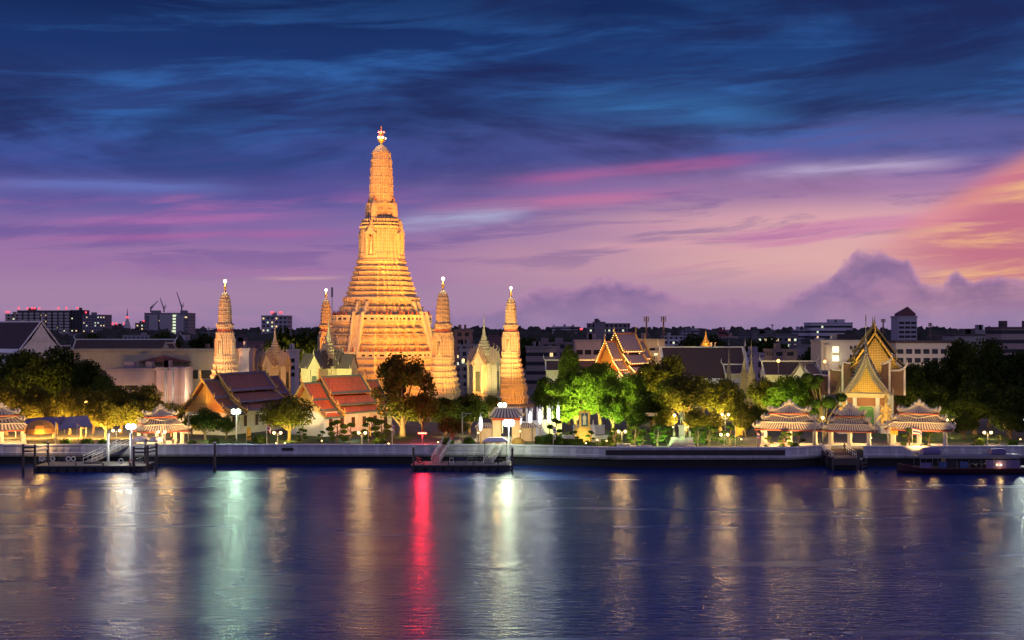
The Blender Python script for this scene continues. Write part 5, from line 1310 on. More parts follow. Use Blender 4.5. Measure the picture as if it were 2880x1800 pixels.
# ------------------------------------------------------------------ market tent and umbrella at the left
def canopy(pts4, label, m, th=.06, posts=True, name='market_tent'):
    P = [Vector((X(px, y), y, Z(py, y))) for px, py, y in pts4]; o0 = P[0].copy()
    t = thing(name, label, 'tent', (o0.x, o0.y, GZ)); mb = MB(); n = 8
    L = [p - Vector((o0.x, o0.y, GZ)) for p in P]; g_ = []
    for i in range(n + 1):
        for j in range(n + 1):
            u, v = i / n, j / n; q = (L[0] * (1 - u) + L[1] * u) * (1 - v) + (L[3] * (1 - u) + L[2] * u) * v
            q.z -= .35 * math.sin(math.pi * u) * math.sin(math.pi * v) + .05 * math.sin(9 * u); g_.append(q)
    for i in range(n):
        for j in range(n):
            a = i * (n + 1) + j; mb.add([g_[a], g_[a + n + 1], g_[a + n + 2], g_[a + 1]], [(0, 1, 2, 3)], 0, True); mb.add([g_[k] - Vector((0, 0, th)) for k in (a + 1, a + n + 2, a + n + 1, a)], [(0, 1, 2, 3)], 0, True)
    mb.build('fabric', m, t)
    if posts:
        for q in L: MB().tube([(q.x, q.y, 0), (q.x, q.y, q.z - .03)], .05, 6).build('post', metal, t)
tentm = mat('grey_tent_fabric', (.28, .23, .28), .8, .2, .8)
canopy([(155, 1209, 236), (262, 1198, 236), (245, 1168, 246), (150, 1176, 246)], 'grey market tent roof behind the drooping striped flag', tentm)
canopy([(58, 1206, 237), (158, 1207, 237), (182, 1170, 246), (58, 1178, 246)], 'dull violet market tent roof behind the orange umbrella', mat('violet_tent_fabric', (.17, .12, .20), .8, .2, .8))
def umbrella(px, Y, py0, py1, w, m, label, name='parasol'):
    r = M(w, Y) / 2; z0 = Z(py1, Y) - GZ; z1 = Z(py0, Y) - GZ; t = thing(name, label, 'parasol', (X(px, Y), Y, GZ))
    prof = [(r, z0 - .25), (r * 1.0, z0)] + [(r * math.cos(a), z0 + (z1 - z0) * math.sin(a)) for a in (.3, .6, .9, 1.2, 1.5)]
    mb = MB(); mb.lathe(0, 0, prof, 10, 0, False); mb.build('fabric', m, t); MB().tube([(0, 0, 0), (0, 0, z1 + .1)], .04, 6).build('pole', metal, t)
umbrella(113, 232, 1180, 1214, 84, mat('orange_fabric', (.60, .26, .05), .8, .2, 1.5, .3), 'large orange dome umbrella left of the drooping yellow flag')
umbrella(396, 230, 1225, 1238, 46, tentm, 'grey parasol in front of the brown roofed pavilion, left'); umbrella(440, 230, 1227, 1238, 42, tentm, 'grey parasol in front of the brown roofed pavilion, right')
umbrella(1457, 232, 1230, 1245, 38, mat('yellow_fabric', (.60, .34, .06), .8, .15, 1.5), 'yellow parasol just right of the pier canopy')
# white lettered sign in the garden
def sign_board():
    Y = 262; px = 1831; w = M(32, Y); z = Z(1170, Y) - GZ; h = M(8.5, Y)
    t = thing('sign_board', 'dark red sign board with a pale frame and unreadable pale lettering under the amber trees', 'sign', (X(px, Y), Y, GZ))
    for s in (-1, 1): MB().box(s * w * .42, .05, 0, .1, .1, z).build('post', timber, t)
    MB().box(0, 0, z, w, .1, h).build('panel', mat('sign_red', (.22, .04, .02), .6, .2), t)
    q = MB(); f = .06; lm = mat('sign_pale', (.62, .58, .48), .6, .1, emit=(1, .8, .5), estr=.25)  # pale paint with a faint glow added to frame and lettering
    q.box(0, -.06, z, w, .04, f); q.box(0, -.06, z + h - f, w, .04, f); q.box(-w / 2 + f / 2, -.06, z + f, f, .04, h - 2 * f); q.box(w / 2 - f / 2, -.06, z + f, f, .04, h - 2 * f); q.build('frame', lm, t)
    q = MB(); rg = random.Random(4); q.lathe(0, 0, [(.12, 0), (.12, .02)], 8)
    q.v = [(a - w * .33, -.07 - c, z + h * .5 + b) for a, b, c in q.v]
    for r_ in range(2):
        x = -w * .2
        while x < w * .42:
            k = rg.uniform(.08, .16); q.box(x, -.06, z + h * (.22 + .32 * r_), k, .03, h * .2); x += k + .06
    q.build('lettering', lm, t)
sign_board()
# ------------------------------------------------------------------ floating piers, posts, boat, people
steel = mat('dark_hull_steel', (.03, .03, .032), .6, .4, 1.5, .3); deckm = mat('pier_deck', (.20, .19, .16), .8, .35, 1.2, .4)
def ring_buoy(parent, x, y, z, r=.38, m=None):
    mb = MB(); n = 14; pt = [(x + r * math.cos(2 * math.pi * i / n), y, z + r * math.sin(2 * math.pi * i / n)) for i in range(n + 1)]
    mb.tube(pt, .10, 6, 0, True, False); return mb.build('life_ring', m or whitemetal, parent)
def rail(parent, a, b, h, n, m=whitemetal, r=.05, nm='railing', bars=2):
    a, b = Vector(a), Vector(b); mb = MB(); up = Vector((0, 0, h))
    for k in range(bars): mb.tube([a + up * (1 - .45 * k), b + up * (1 - .45 * k)], r, 6)
    for i in range(n + 1): p = a + (b - a) * (i / n); mb.tube([p, p + up], r * .8, 5)
    return mb.build(nm, m, parent)
def ramp(parent, a, b, w, m=deckm):
    """sloping gangway from a to b (centre line), with side railings"""
    a, b = Vector(a), Vector(b); d = (b - a); s = Vector((-d.y, d.x, 0)).normalized() * w / 2
    mb = MB(); mb.slab([a - s, b - s, b + s, a + s][::-1] if (b - a).cross(s).z < 0 else [a - s, b - s, b + s, a + s], .16); o = mb.build('gangway', m, parent)
    for k in (-1, 1): rail(o, a + s * k, b + s * k, 1.1, 8)
def pontoon(px0, px1, Yf, Yb, label, dz=1.05):
    x0, x1 = X(px0, Yf), X(px1, Yf); w = x1 - x0
    t = thing('floating_pier', label, 'pier', ((x0 + x1) / 2, Yf, 0)); d = Yb - Yf
    mb = MB(); mb.prism([(-w / 2 + .3, -.5), (w / 2 - .3, -.5), (w / 2, dz - .12), (-w / 2, dz - .12)], .1, d); mb.build('hull', steel, t)
    mb = MB(); mb.box(0, d / 2, dz - .117, w + .2, d + .1, .12)
    n = int(d / .45)
    for i in range(n): mb.box(0, .22 + i * d / n, dz + .003, w - .3, d / n * .86, .03)
    mb.build('deck', deckm, t)
    mb = MB()
    for i in range(int(w / 1.6)):
        x = -w / 2 + .8 + i * 1.6; mb.lathe(x, -.08, [(.22, .1), (.26, .3), (.26, .75), (.2, .85)], 8)
    mb.build('tyre_fender', mat('tyre_rubber', (.012, .012, .012), .8, .3, 3), t)
    for i in range(4):
        x = -w / 2 + w * (i + .5) / 4; MB().lathe(x, .4, [(.12, dz + .03), (.08, dz + .35), (.16, dz + .4), (.16, dz + .46)], 7).build('bollard', steel, t)
    return t, w, d
# left pier
t, w, d = pontoon(97, 402, 217.5, 224.5, 'left floating pier with life rings and a white railed gangway')
xo = t.location.x; L = lambda px, Y, z: (X(px, Y) - xo, Y - 217.5, z)
rail(t, L(110, 223.5, 1.1), L(152, 224, 1.1), .95, 5); rail(t, L(165, 224.3, 1.1), L(228, 224.3, 1.1), .8, 4, metal, .035, 'low_railing')
for px in (118, 148, 192, 206): ring_buoy(t, *L(px, 224.1, 1.6))
ring_buoy(t, *L(340, 221, 1.55)); ring_buoy(t, *L(368, 220, 1.45), m=mat('orange_ring', (.5, .12, .03), .6, .1))
ramp(t, L(246, 222, 1.2), L(352, 229.8, 3.6), 2.2)
rail(t, L(300, 224, 2.5), L(326, 227, 3.1), 1.3, 3); rail(t, L(382, 218.5, 1.1), L(400, 223, 1.1), 1.0, 4, metal)
MB().box(*L(262, 221.6, 1.08)[:2], 1.08, 2.8, 1.6, .22).build('ramp_landing', steel, t)
# right of centre pier
t, w, d = pontoon(1157, 1436, 218.8, 225.2, 'central floating pier with a white canopy, benches and two gangways')
xo = t.location.x; L = lambda px, Y, z: (X(px, Y) - xo, Y - 218.8, z)
ramp(t, L(1224, 221.5, 1.15), L(1258, 229.6, 3.9), 1.5); ramp(t, L(1372, 220.8, 1.15), L(1404, 229.6, 3.4), 1.6)
ring_buoy(t, *L(1181, 220.5, 1.7), .45, steel); rail(t, L(1171, 222.5, 1.1), L(1182, 219.5, 1.1), 1.0, 3, mat('red_rail', (.5, .08, .06), .5, .1))
rail(t, L(1425, 219.2, 1.1), L(1436, 224, 1.1), 1.1, 4); rail(t, L(1315, 224.6, 1.1), L(1352, 224.6, 1.1), .8, 3, metal); ring_buoy(t, *L(1350, 222.5, 1.75), .42, steel)
c = thing('pier_canopy', 'white hipped canopy on thin posts at the right end of the central pier', 'canopy', (X(1394, 222.5), 222.5, 1.12))
wc = M(66, 222.5); zc = Z(1240, 222.5) - 1.12
for sx in (-1, 1):
    for sy in (-1, 1): MB().tube([(sx * wc * .46, sy * 1.6, 0), (sx * wc * .46, sy * 1.6, zc)], .06, 6).build('post', metal, c)
q = MB(); q.loft([(-1, -.55), (1, -.55), (1, .55), (-1, .55)], [(zc - .12, wc * .51), (zc + .05, wc * .52), (zc + .62, wc * .30), (zc + .68, wc * .05)]); q.build('roof', mat('white_canopy_fabric', (.72, .74, .70), .6, .08, 1), c)
MB().box(0, 1.2, 0, wc * .6, .5, .5).build('bench', timber, c)
def table(px, Y, label, kind):
    t = thing(kind, label, kind.replace('_', ' '), (X(px, Y), Y, 1.08)); 
    if kind == 'side_table':
        MB().box(0, 0, 1.0, .75, .5, .06).build('table_top', whitemetal, t)
        for sx in (-1, 1):
            for sy in (-1, 1): MB().tube([(sx * .38, sy * .26, 0), (sx * .26, sy * .2, 1.0)], .045, 5).build('leg', whitemetal, t)
    else:
        MB().box(0, 0, .45, 2.1, .6, .1).build('seat', mat('bench_blue', (.03, .03, .06), .5, .2, 2), t); MB().box(0, .28, .55, 2.1, .08, .5).build('backrest', mat('bench_blue', (.03, .03, .06)), t)
        for sx in (-1, 1): MB().box(sx * .95, 0, 0, .1, .55, .45).build('leg', metal, t)
table(1270, 220.5, 'small white stool on the central floating pier', 'side_table'); table(1297, 221, 'dark blue bench on the central floating pier', 'bench')
# timber pier with stair landing
def timber_pier():
    Yf, Yb = 219.6, 229.0; xa, xb = X(2343, Yf), X(2412, Yf); w = xb - xa
    t = thing('timber_pier', 'dark timber pier with two railings leading up to the purple roofed pavilion', 'pier', ((xa + xb) / 2, Yf, 0)); d = Yb - Yf
    mb = MB(); n = 22
    for i in range(n): mb.box(0, d * (i + .5) / n, 2.05 + .9 * max(0, i / n - .55) / .45, w, d / n * .93, .14)
    mb.build('deck', mat('pier_planks', (.14, .095, .085), .85, .35, 2, .5), t)
    MB().box(0, .05, .95, w + .1, .22, 1.05).build('front_beam', timber, t)
    mb = MB(); mb.box(0, d * .5, .15, w * .92, d * .92, 1.6); mb.build('under_deck', darkbase, t)
    for sx in (-1, 1):
        for k in range(3): MB().lathe(sx * w * .5, .1 + k * d * .42, [(.20, -1.2), (.17, 3.0 - (.6 if k == 0 else 0))], 8).build('pile', timber, t)
        rail(t, (sx * w * .47, .3, 2.2), (sx * w * .47, d - .2, 2.9), 1.05, 7, whitemetal, .055)
    return t
timber_pier()
def pile(px, Y, py0, label, r=.22, m=timber):
    t = thing('mooring_post', label, 'mooring post', (X(px, Y), Y, 0), 0, 'mooring posts in the river'); z = Z(py0, Y)
    MB().lathe(0, 0, [(r, -2), (r * .95, z * .3), (r * .9, z)], 10).build('shaft', m, t); MB().lathe(0, 0, [(r * .9, z + .003), (r * 1.15, z + .02), (r * 1.15, z + .14), (.03, z + .26)], 10).build('cap', whitemetal, t)
    MB().lathe(0, 0, [(r * 1.04, -.5), (r * 1.04, .75)], 10).build('wet_band', darkbase, t)
for a in ((65, 216.5, 1251, 'leftmost mooring post, joined by dark beams to its neighbour'), (98, 216.8, 1252, 'mooring post at the front left corner of the left pier'), (135, 222.5, 1245, 'mooring post behind the left pier, carrying white beams'),
          (376, 217.0, 1256, 'mooring post at the front right corner of the left pier'), (408, 222.0, 1247, 'taller mooring post just behind the right end of the left pier'), (415, 216.2, 1253, 'thick mooring post at the right end of the left pier'),
          (440, 218.5, 1248, 'mooring post right of the left pier, standing apart in the amber reflection'), (604, 217.8, 1246, 'single mooring post in open water before the river wall'), (1163, 218.3, 1258, 'mooring post at the left end of the central pier'),
          (1441, 218.0, 1261, 'mooring post at the right end of the central pier'), (2422, 221.5, 1292, 'short mooring post right of the timber pier, nearer'), (2436, 223.5, 1288, 'short mooring post right of the timber pier, farther')):
    pile(*a)
for px, Y, py0, lab in ((304, 224.5, 1222, 'white lamp post standing behind the left pier gangway'), (369, 223.5, 1222, 'grey post below the white flood lamp of the left pier')):
    pile(px, Y, py0, lab, .26, whitemetal)
def beam(a, b, label, m=timber, th=.24):
    pa = Vector((X(a[0], a[1]), a[1], Z(a[2], a[1]))); pb = Vector((X(b[0], b[1]), b[1], Z(b[2], b[1])))
    t = thing('cross_beam', label, 'beam', pa); q = MB(); dv = pb - pa
    for dz in (0, -.62): q = MB(); q.tube([(0, 0, dz), (dv.x, dv.y, dv.z + dz)], th * .6, 4, 0, False); q.build('plank', m, t)
beam((65, 216.5, 1259), (98, 216.8, 1259), 'pair of dark beams joining the two leftmost mooring posts'); beam((98, 216.8, 1259), (135, 222.5, 1252), 'pair of white beams between the second and third mooring posts', whitemetal)
beam((376, 217, 1262), (415, 216.2, 1262), 'pair of beams across the right end of the left pier'); beam((415, 216.2, 1262), (440, 218.5, 1257), 'pair of beams to the mooring post standing apart'); beam((2422, 221.5, 1306), (2436, 223.5, 1300), 'beam between the two short posts right of the timber pier')
# passenger boat
def boat():
    Y = 215.5; xa, xb = X(2523, Y), X(2886, Y); Lh = xb - xa
    t = thing('passenger_boat', 'long dark passenger boat with a pale canopy roof and violet tarpaulins', 'boat', ((xa + xb) / 2, Y, 0), R(-1))
    n = 26; sec = [(-1, 0), (-.92, -.6), (-.5, -1), (.5, -1), (.92, -.6), (1, 0)]; mb = MB(); vs = []
    for i in range(n + 1):
        f = i / n; x = -Lh / 2 + Lh * f; wd = 1.9 * min(1, (f / .22) ** .6 if f < .22 else 1, ((1 - f) / .10) ** .5 + .35 if f > .9 else 1); wd = max(.06, wd)
        sh = .95 + .75 * max(0, (.25 - f) / .25) ** 2 + .35 * max(0, (f - .85) / .15) ** 2
        for a, b in sec: vs.append((x, a * wd, sh if b == 0 else (sh * .35 if b == -.6 else -.55)))
    k = len(sec); fs = [(i * k + j, i * k + (j + 1) % k, (i + 1) * k + (j + 1) % k, (i + 1) * k + j) for i in range(n) for j in range(k)]
    fs += [tuple(range(k)), tuple(reversed(range(n * k, n * k + k)))]
    mb.add(vs, fs, 0, False); mb.build('hull', mat('boat_hull_paint', (.035, .010, .012), .35, .3, 1), t)
    q = MB()
    for s in (-1, 1): q.tube([(-Lh / 2 + Lh * f, s * 1.93 * min(1, (f / .22) ** .6, ((1 - f) / .10) ** .5 + .35), .98 + .75 * max(0, (.25 - f) / .25) ** 2 + .35 * max(0, (f - .85) / .15) ** 2) for f in [.02 + .96 * i / 20 for i in range(21)]], .09, 5)
    q.build('gunwale', mat('gunwale_red', (.10, .02, .02), .5, .2, 2), t)
    MB().box(Lh * .02, 0, .96, Lh * .80, 3.0, .12).build('floor', timber, t)
    r0, r1 = -Lh * .36, Lh * .42
    rf = MB(); m_ = 12
    rf.prism([(-2.0 + 4.0 * i / m_, 3.15 + .32 * math.sin(math.pi * i / m_)) for i in range(m_ + 1)] + [(2.0, 3.06), (-2.0, 3.06)], r0, r1, 'x'); ro = rf.build('canopy_roof', mat('boat_canopy', (.16, .15, .18), .55, .15, .8, .2), t)
    MB().box((r0 + r1) / 2, -2.02, 2.75, r1 - r0 - .4, .05, .42).build('roof_valance', mat('boat_valance', (.20, .20, .20), .6, .25, .8, pat='tile', pscale=(.5, 2), col2=(.2, .2, .2)), ro)
    for i in range(9):
        for s in (-1, 1): MB().tube([(r0 + .4 + (r1 - r0 - .8) * i / 8, s * 1.75, 1.05), (r0 + .4 + (r1 - r0 - .8) * i / 8, s * 1.85, 3.06)], .05, 5).build('roof_post', metal, t)
    vt = mat('violet_tarpaulin', (.13, .10, .24), .7, .2, 1, .3); bt = mat('blue_tarpaulin', (.05, .08, .22), .7, .2, 1, .3)
    for a, b, z0, z1, m in ((-.20, -.14, 1.1, 2.2, bt), (-.04, .02, 1.1, 2.2, bt), (.16, .42, 1.1, 2.5, vt), (-.34, -.26, 1.1, 2.0, vt)):
        MB().box(Lh * (a + b) / 2, -1.78, z0, Lh * (b - a), .06, z1 - z0).build('side_curtain', m, t)
    q = MB(); q.loft([(-1, -.8), (1, -.8), (1, .8), (-1, .8)], [(3.47, 1.5), (3.9, 1.5), (4.35, 1.1), (4.45, .2)]); q.v = [(a - Lh * .24, b, c) for a, b, c in q.v]; q.build('roof_tarpaulin', vt, ro)
    q = MB(); q.box(Lh * .27, 0, 3.47, 2.6, 2.2, .8, 0, 0, .9); q.build('roof_cargo', vt, ro)
    MB().box(-Lh * .10, 0, 1.08, 1.8, 2.4, 2.0).build('wheelhouse', mat('wheelhouse_dark', (.02, .02, .024), .5, .2, 1), t)
    for i in range(10): MB().box(-Lh * .05 + Lh * .44 * i / 9, .2, 1.08, .5, 2.4, .5).build('bench', timber, t)
    for a in (.24, .27): MB().ball((Lh * a, -1.95, 1.7 - 2 * (a - .24)), .14, 6).build('lamp', E_warm, t)
    lamp('boat_lamp', (X(2800, Y), Y - 2.3, 1.7), 60, WARM, .15)
boat()
# people
cloth = mat('dark_clothes', (.035, .03, .04), .85, .3, 4); skin = mat('skin', (.32, .17, .10), .6, .1, 4); hair = mat('black_hair', (.01, .008, .008), .5, .1)
def person(px, Y, z, rz, label, h, sit=False, shirt=cloth):
    t = thing('person', label, 'person', (X(px, Y), Y, z), rz, 'people on the river bank')
    if sit: J, E = human(h, ((.27, -.10, 1.12), (.12, -.32, .98)), ((-.27, -.10, 1.12), (-.12, -.32, .98)), ((.14, -.45, .86), (.14, -.42, .42), (-.14, -.45, .86), (-.14, -.42, .42)))
    else: J, E = human(h, ((.36, .04, 1.24), (.16, -.10, 1.10)), ((-.36, .04, 1.24), (-.16, -.10, 1.10)), STAND)
    dz = -.42 * h / 1.75 if sit else -.02
    b = skin_figure('body', J, E, shirt, t, (0, 0, dz)); s = h / 1.75
    MB().ball((0, -.025 * s, 1.64 * s + dz), .105 * s, 10, rz=.135 * s).build('head', skin, t)
    q = MB(); q.ball((0, .02 * s, 1.67 * s + dz), .115 * s, 10, rz=.125 * s); q.build('hair', hair, t)
person(2375, 226.0, 2.55, R(180), 'person in dark clothes standing on the timber pier with hands at the waist', 1.72)
person(486, 231.6, 3.42, R(20), 'left one of two dark clothed people seated before the brown roofed pavilion', 1.65, True)
person(502, 231.6, 3.42, R(-20), 'right one of two dark clothed people seated before the brown roofed pavilion', 1.65, True)
for px in (486, 502):
    o = thing('stool', 'low stool under the %s seated person at the river wall' % ('left' if px < 490 else 'right'), 'stool', (X(px, 231.6), 231.75, GZ)); MB().box(0, 0, .70, .45, .45, .08).build('seat', timber, o)
    for sx in (-1, 1): MB().box(sx * .17, 0, 0, .06, .4, .70).build('leg', timber, o)
MB_b = MB(); MB_b.ball((0, 0, .12), .32, 10); tag(MB_b.build('buoy', steel, None, (X(2464, 216.8), 216.8, 0)), 'small dark buoy floating between the timber pier and the boat', 'buoy')
# ------------------------------------------------------------------ buildings behind the temple and on the skyline
def block(px0, px1, py0, Y, label, col, pat='windows', ps=(3.2, 3.2), dep=16, lit=0, seed=1, name='building', col2=None, roof=None, wcol=None, extra=None, rz=0.0, real=None, red=(), huts=True):
    """box building whose front spans px0..px1 and reaches row py0"""
    w = X(px1, Y) - X(px0, Y); h = Z(py0, Y) - GZ; rg = random.Random(seed)
    t = thing(name, label, 'building', (X((px0 + px1) / 2, Y), Y, GZ), rz)
    wm = mat('facade_%d_%d_%d' % (px0, py0, Y), col, .85, .18, .15, 0, pat=pat, pscale=ps, col2=col2, stain=.15)
    MB().box(0, dep / 2, 0, w, dep, h).build('wall', wm, t)
    q = MB()
    for sx, sy, lx, ly in ((0, 0, w + .5, .5), (0, dep, w + .5, .5), (-w / 2, dep / 2, .5, dep - .5), (w / 2, dep / 2, .5, dep - .5)): q.box(sx, sy, h + .003, lx, ly, max(.8, h * .02))
    rm = roof or mat('parapet_%d' % px0, tuple(c * .8 for c in col), .85, .2, .3)
    q.build('parapet', rm, t)
    for i in range(rg.randint(1, 3) if huts else 0): MB().box(rg.uniform(-.35, .35) * w, dep * .5, h + .006, w * rg.uniform(.08, .2), dep * .3, h * .04 + 2).build('roof_hut', rm, t)
    fx, fz = ps; nx, nz = max(1, int(w / fx)), max(1, int(h / fz))
    cells = [(i, j) for i in range(nx) for j in range(max(0, nz - int((Z(py0, Y) - Z(970, Y)) / fz) - 0) if False else 0, nz)]
    rg.shuffle(cells)
    for i, j in cells[:lit]:
        MB().box(-w / 2 + (i + .5) * w / nx, -.06, (j + .3) * fz, fx * .40, .12, fz * .40).build('lit_window', wcol or (E_win if rg.random() < .7 else E_winw), t)
    if real:
        cols_, rows_, ww, wh, zs = real
        for i in range(cols_):
            for j in range(rows_):
                x = -w / 2 + w * (i + .5) / cols_; z = h - zs - (j + 1) * (wh * 1.9)
                if z < .5: continue
                f = MB().box(x, -.05, z - .1, ww + .3, .10, wh + .2).build('window', mat('window_frame', (.4, .37, .34), .7, .1), t)
                MB().box(x, -.11, z, ww, .06, wh).build('pane', mat('window_pane', (.02, .018, .02), .15, .1), f)
    for fx_ in red:
        MB().ball((w * fx_, 0, h + 3.2), max(.4, Y * .0008), 6).build('beacon', E_red, t); MB().lathe(w * fx_, 0, [(.15, h), (.1, h + 3)], 4).build('mast', rm, t)
    t['h'] = h; t['w'] = w
    return t
cream_c, grey_c, dkc, pink_c = (.42, .37, .29), (.34, .32, .33), (.07, .055, .065), (.44, .36, .40)
block(15, 46, 885, 1500, 'pale slim tower with a red roof beacon at the far left of the skyline', (.38, .33, .28), 'windows', (5, 4), 20, 14, 1, 'tower_block', red=(-.4, -.2))
b = block(48, 197, 875, 1450, 'long condominium with pale vertical bays and many red roof beacons', (.14, .12, .13), 'windows', (4.2, 3.6), 24, 40, 2, 'tower_block', red=(-.47, -.30, -.22, -.17, -.08, .28, .43))
for i in range(9): MB().box(-b['w'] / 2 + b['w'] * (i + .5) / 9, -.6, 0, 4.5, 1.1, b['h'] * .97).build('balcony_stack', mat('condo_bay', (.42, .38, .37), .85, .1, .2, pat='bands', pscale=(1, 3.6), col2=(.12, .1, .1)), b)
block(197, 232, 874, 1452, 'dark blank end block joined to the long condominium', (.05, .04, .05), 'windows', (4, 3.6), 24, 5, 3, 'tower_block', red=(.1,))
block(232, 296, 887, 1350, 'grey condominium with scattered yellow windows right of the long one', (.20, .19, .24), 'windows', (3, 3), 22, 34, 4, 'tower_block', red=(-.35,))
block(307, 346, 917, 1600, 'small dark twin block with two glowing stair columns and red beacons', (.10, .06, .07), 'windows', (4, 4), 18, 0, 5, 'tower_block', red=(-.25, .0, .6))
for k, fx in enumerate((-.5, 0.05)):
    pass
block(352, 366, 945, 1560, 'low pale base beneath the distant pagoda', (.40, .36, .36), 'windows', (4, 4), 14, 2, 15)
pg = thing('distant_pagoda', 'pale pointed pagoda on the skyline with a red beacon on its tip', 'pagoda', (X(358, 1550), 1550, GZ))
MB().lathe(0, 0, [(7.5, 0), (7.2, 8), (6, 14), (5.5, 19), (4.3, 24), (3, 29), (1.5, 34), (.8, 41), (.2, 48)], 12).build('spire', mat('pagoda_pale', (.46, .42, .46), .8, .1), pg); MB().ball((0, 0, Z(893, 1550) - GZ), 1.8, 6).build('beacon', E_red, pg)
block(380, 406, 910, 1500, 'small block with yellow lights left of the construction block', (.16, .12, .12), 'windows', (4, 4), 18, 16, 6, 'tower_block', red=(.45,))
b = block(406, 532, 882, 1300, 'grey block under construction with cranes on its roof', (.24, .22, .24), 'windows', (6, 3.6), 26, 8, 7, 'tower_block', col2=(.12, .11, .13))
for a, ww, hh in ((-.28, 9, 1.0), (-.02, 12, 1.02), (.30, 8, .98)): MB().box(b['w'] * a, -1.2, 0, ww, 2.2, b['h'] * hh * .96).build('facade_panel', mat('construction_panel', (.34, .31, .34), .85, .1, .3), b)
for j in range(11): MB().box(b['w'] * .18, -1.4, b['h'] * (.98 - .085 * j) - 2.5, 3.6, .3, 2.0).build('lit_window', E_winw, b)
def crane(px, Y, pyb, tips, label):
    t = thing('tower_crane', label, 'crane', (X(px, Y), Y, Z(pyb, Y)), 0, 'cranes on the construction block')
    z = lambda py: Z(py, Y) - Z(pyb, Y)
    MB().box(0, 0, 0, 1.2, 1.2, z(pyb - 14)).build('mast', metal, t); MB().tube([(0, 0, z(pyb - 10)), (X(tips[0], Y) - X(px, Y), 0, z(tips[1]))], [.7, .35], 4, 0, False).build('jib', metal, t)
    MB().tube([(0, 0, z(pyb - 10)), (M(5, Y), 0, z(pyb - 12)), (M(6, Y), 0, z(pyb - 22)), (0, 0, z(pyb - 14))], .4, 4, 0, False).build('counter_jib', metal, t)
crane(424, 1310, 878, (444, 846), 'leftmost crane on the construction block, jib rising to the right'); crane(461, 1310, 878, (450, 838), 'middle crane on the construction block, jib rising steeply to the left'); crane(511, 1310, 874, (497, 821), 'tallest crane on the construction block, at its right side')
block(735, 808, 890, 1000, 'lit condominium tower with red roof beacons behind the left shrine', (.34, .31, .36), 'windows', (3.4, 3.2), 22, 16, 8, 'tower_block', red=(-.12, -.05, .22, .28))
block(1277, 1328, 932, 520, 'dim apartment block right behind the second corner tower', (.22, .14, .13), 'windows', (3, 3), 14, 4, 9)
block(1290, 1340, 975, 460, 'pale low flats below the dim apartment block', (.36, .33, .32), 'windows', (2.4, 2.8), 10, 1, 10)
block(1372, 1420, 947, 700, 'flat dark red roofed block behind the right shrine', (.18, .09, .10), None, (4, 4), 20, 0, 11)
block(1480, 1565, 980, 470, 'low grey house in dark trees right of the farthest corner tower', (.24, .21, .22), 'bands', (3, 3.5), 12, 1, 12)
block(1553, 1563, 920, 1500, 'narrow pale tower right at the end of the dark treeline', (.40, .38, .42), 'bands', (3, 3.4), 12, 0, 13, 'tower_block')
block(1567, 1605, 920, 1250, 'pale ribbed office slab, left half of a pair', (.46, .42, .46), 'bands', (3, 3), 18, 1, 14, 'tower_block'); block(1605, 1625, 921, 1252, 'brownish office slab, right half of a pair', (.24, .18, .18), 'bands', (3, 3), 18, 2, 16, 'tower_block')
block(1627, 1639, 933, 1500, 'tiny dark tower with red beacons between the two office slabs', (.14, .11, .15), 'windows', (4, 4), 12, 2, 17, 'tower_block', red=(0, .3))
block(1655, 1772, 912, 900, 'wide grey office block behind the string lit hall', (.24, .20, .22), 'windows', (3.2, 3.2), 20, 16, 18); block(1672, 1702, 908, 898, 'taller stair tower on the left of the wide grey office block', (.22, .18, .20), None, (3, 3), 18, 0, 19)
block(1618, 1690, 962, 420, 'pinkish house left of the string lit hall', (.36, .28, .30), None, (4, 4), 12, 0, 20, real=(3, 2, 2.2, 1.6, 1.2))
b = block(1775, 1870, 960, 415, 'cream apartment block with balconies and two antenna masts', (.46, .36, .24), None, (4, 4), 14, 2, 21, real=(4, 3, 1.7, 1.5, .9))
for j in range(2):
    for i in range(2):
        x = b['w'] * (-.22 + .44 * i); MB().box(x, -.55, b['h'] - 3.6 - 3.0 * j - .35, b['w'] * .36, 1.0, .9).build('balcony', mat('balcony_front', (.40, .32, .23), .8, .15), b)
def mast(px, Y, pyb, pyt, label, w=1.0):
    t = thing('antenna_mast', label, 'antenna', (X(px, Y), Y, Z(pyb, Y)), 0, 'antenna masts'); h = Z(pyt, Y) - Z(pyb, Y)
    MB().box(0, 0, 0, .5 * w, .5 * w, h).build('mast', mat('rusty_mast', (.20, .10, .07), .7, .3), t)
    for a in range(4):
        c, n = math.cos(a * 1.57 + .6), math.sin(a * 1.57 + .6); MB().box(c * .95 * w, n * .95 * w, h * .78, .32 * w, .32 * w, h * .22).build('panel_antenna', mat('antenna_grey', (.36, .30, .28), .6, .1), t)
    q = MB(); q.tube([(0, 0, h * .45), (1.6 * w, 0, 0)], .09 * w, 4); q.tube([(0, 0, h * .45), (-1.6 * w, 0, 0)], .09 * w, 4); q.build('stay', metal, t)
mast(1818, 418, 958, 890, 'left antenna mast on the cream apartment block'); mast(1866, 418, 958, 890, 'right antenna mast on the cream apartment block')
mast(2484, 430, 940, 897, 'antenna mast right behind the golden gabled hall', .8); mast(2616, 640, 952, 908, 'thin antenna mast right of the office tower with the red pyramid roof', .9); mast(2172, 900, 935, 912, 'short antenna on the dark lit flats', 1.0); mast(934, 620, 935, 808, 'tall thin double mast just left of the great spire', .5)
block(1869, 1920, 948, 760, 'white low flats right of the antenna masts', (.44, .42, .46), 'windows', (3, 3), 14, 1, 22)
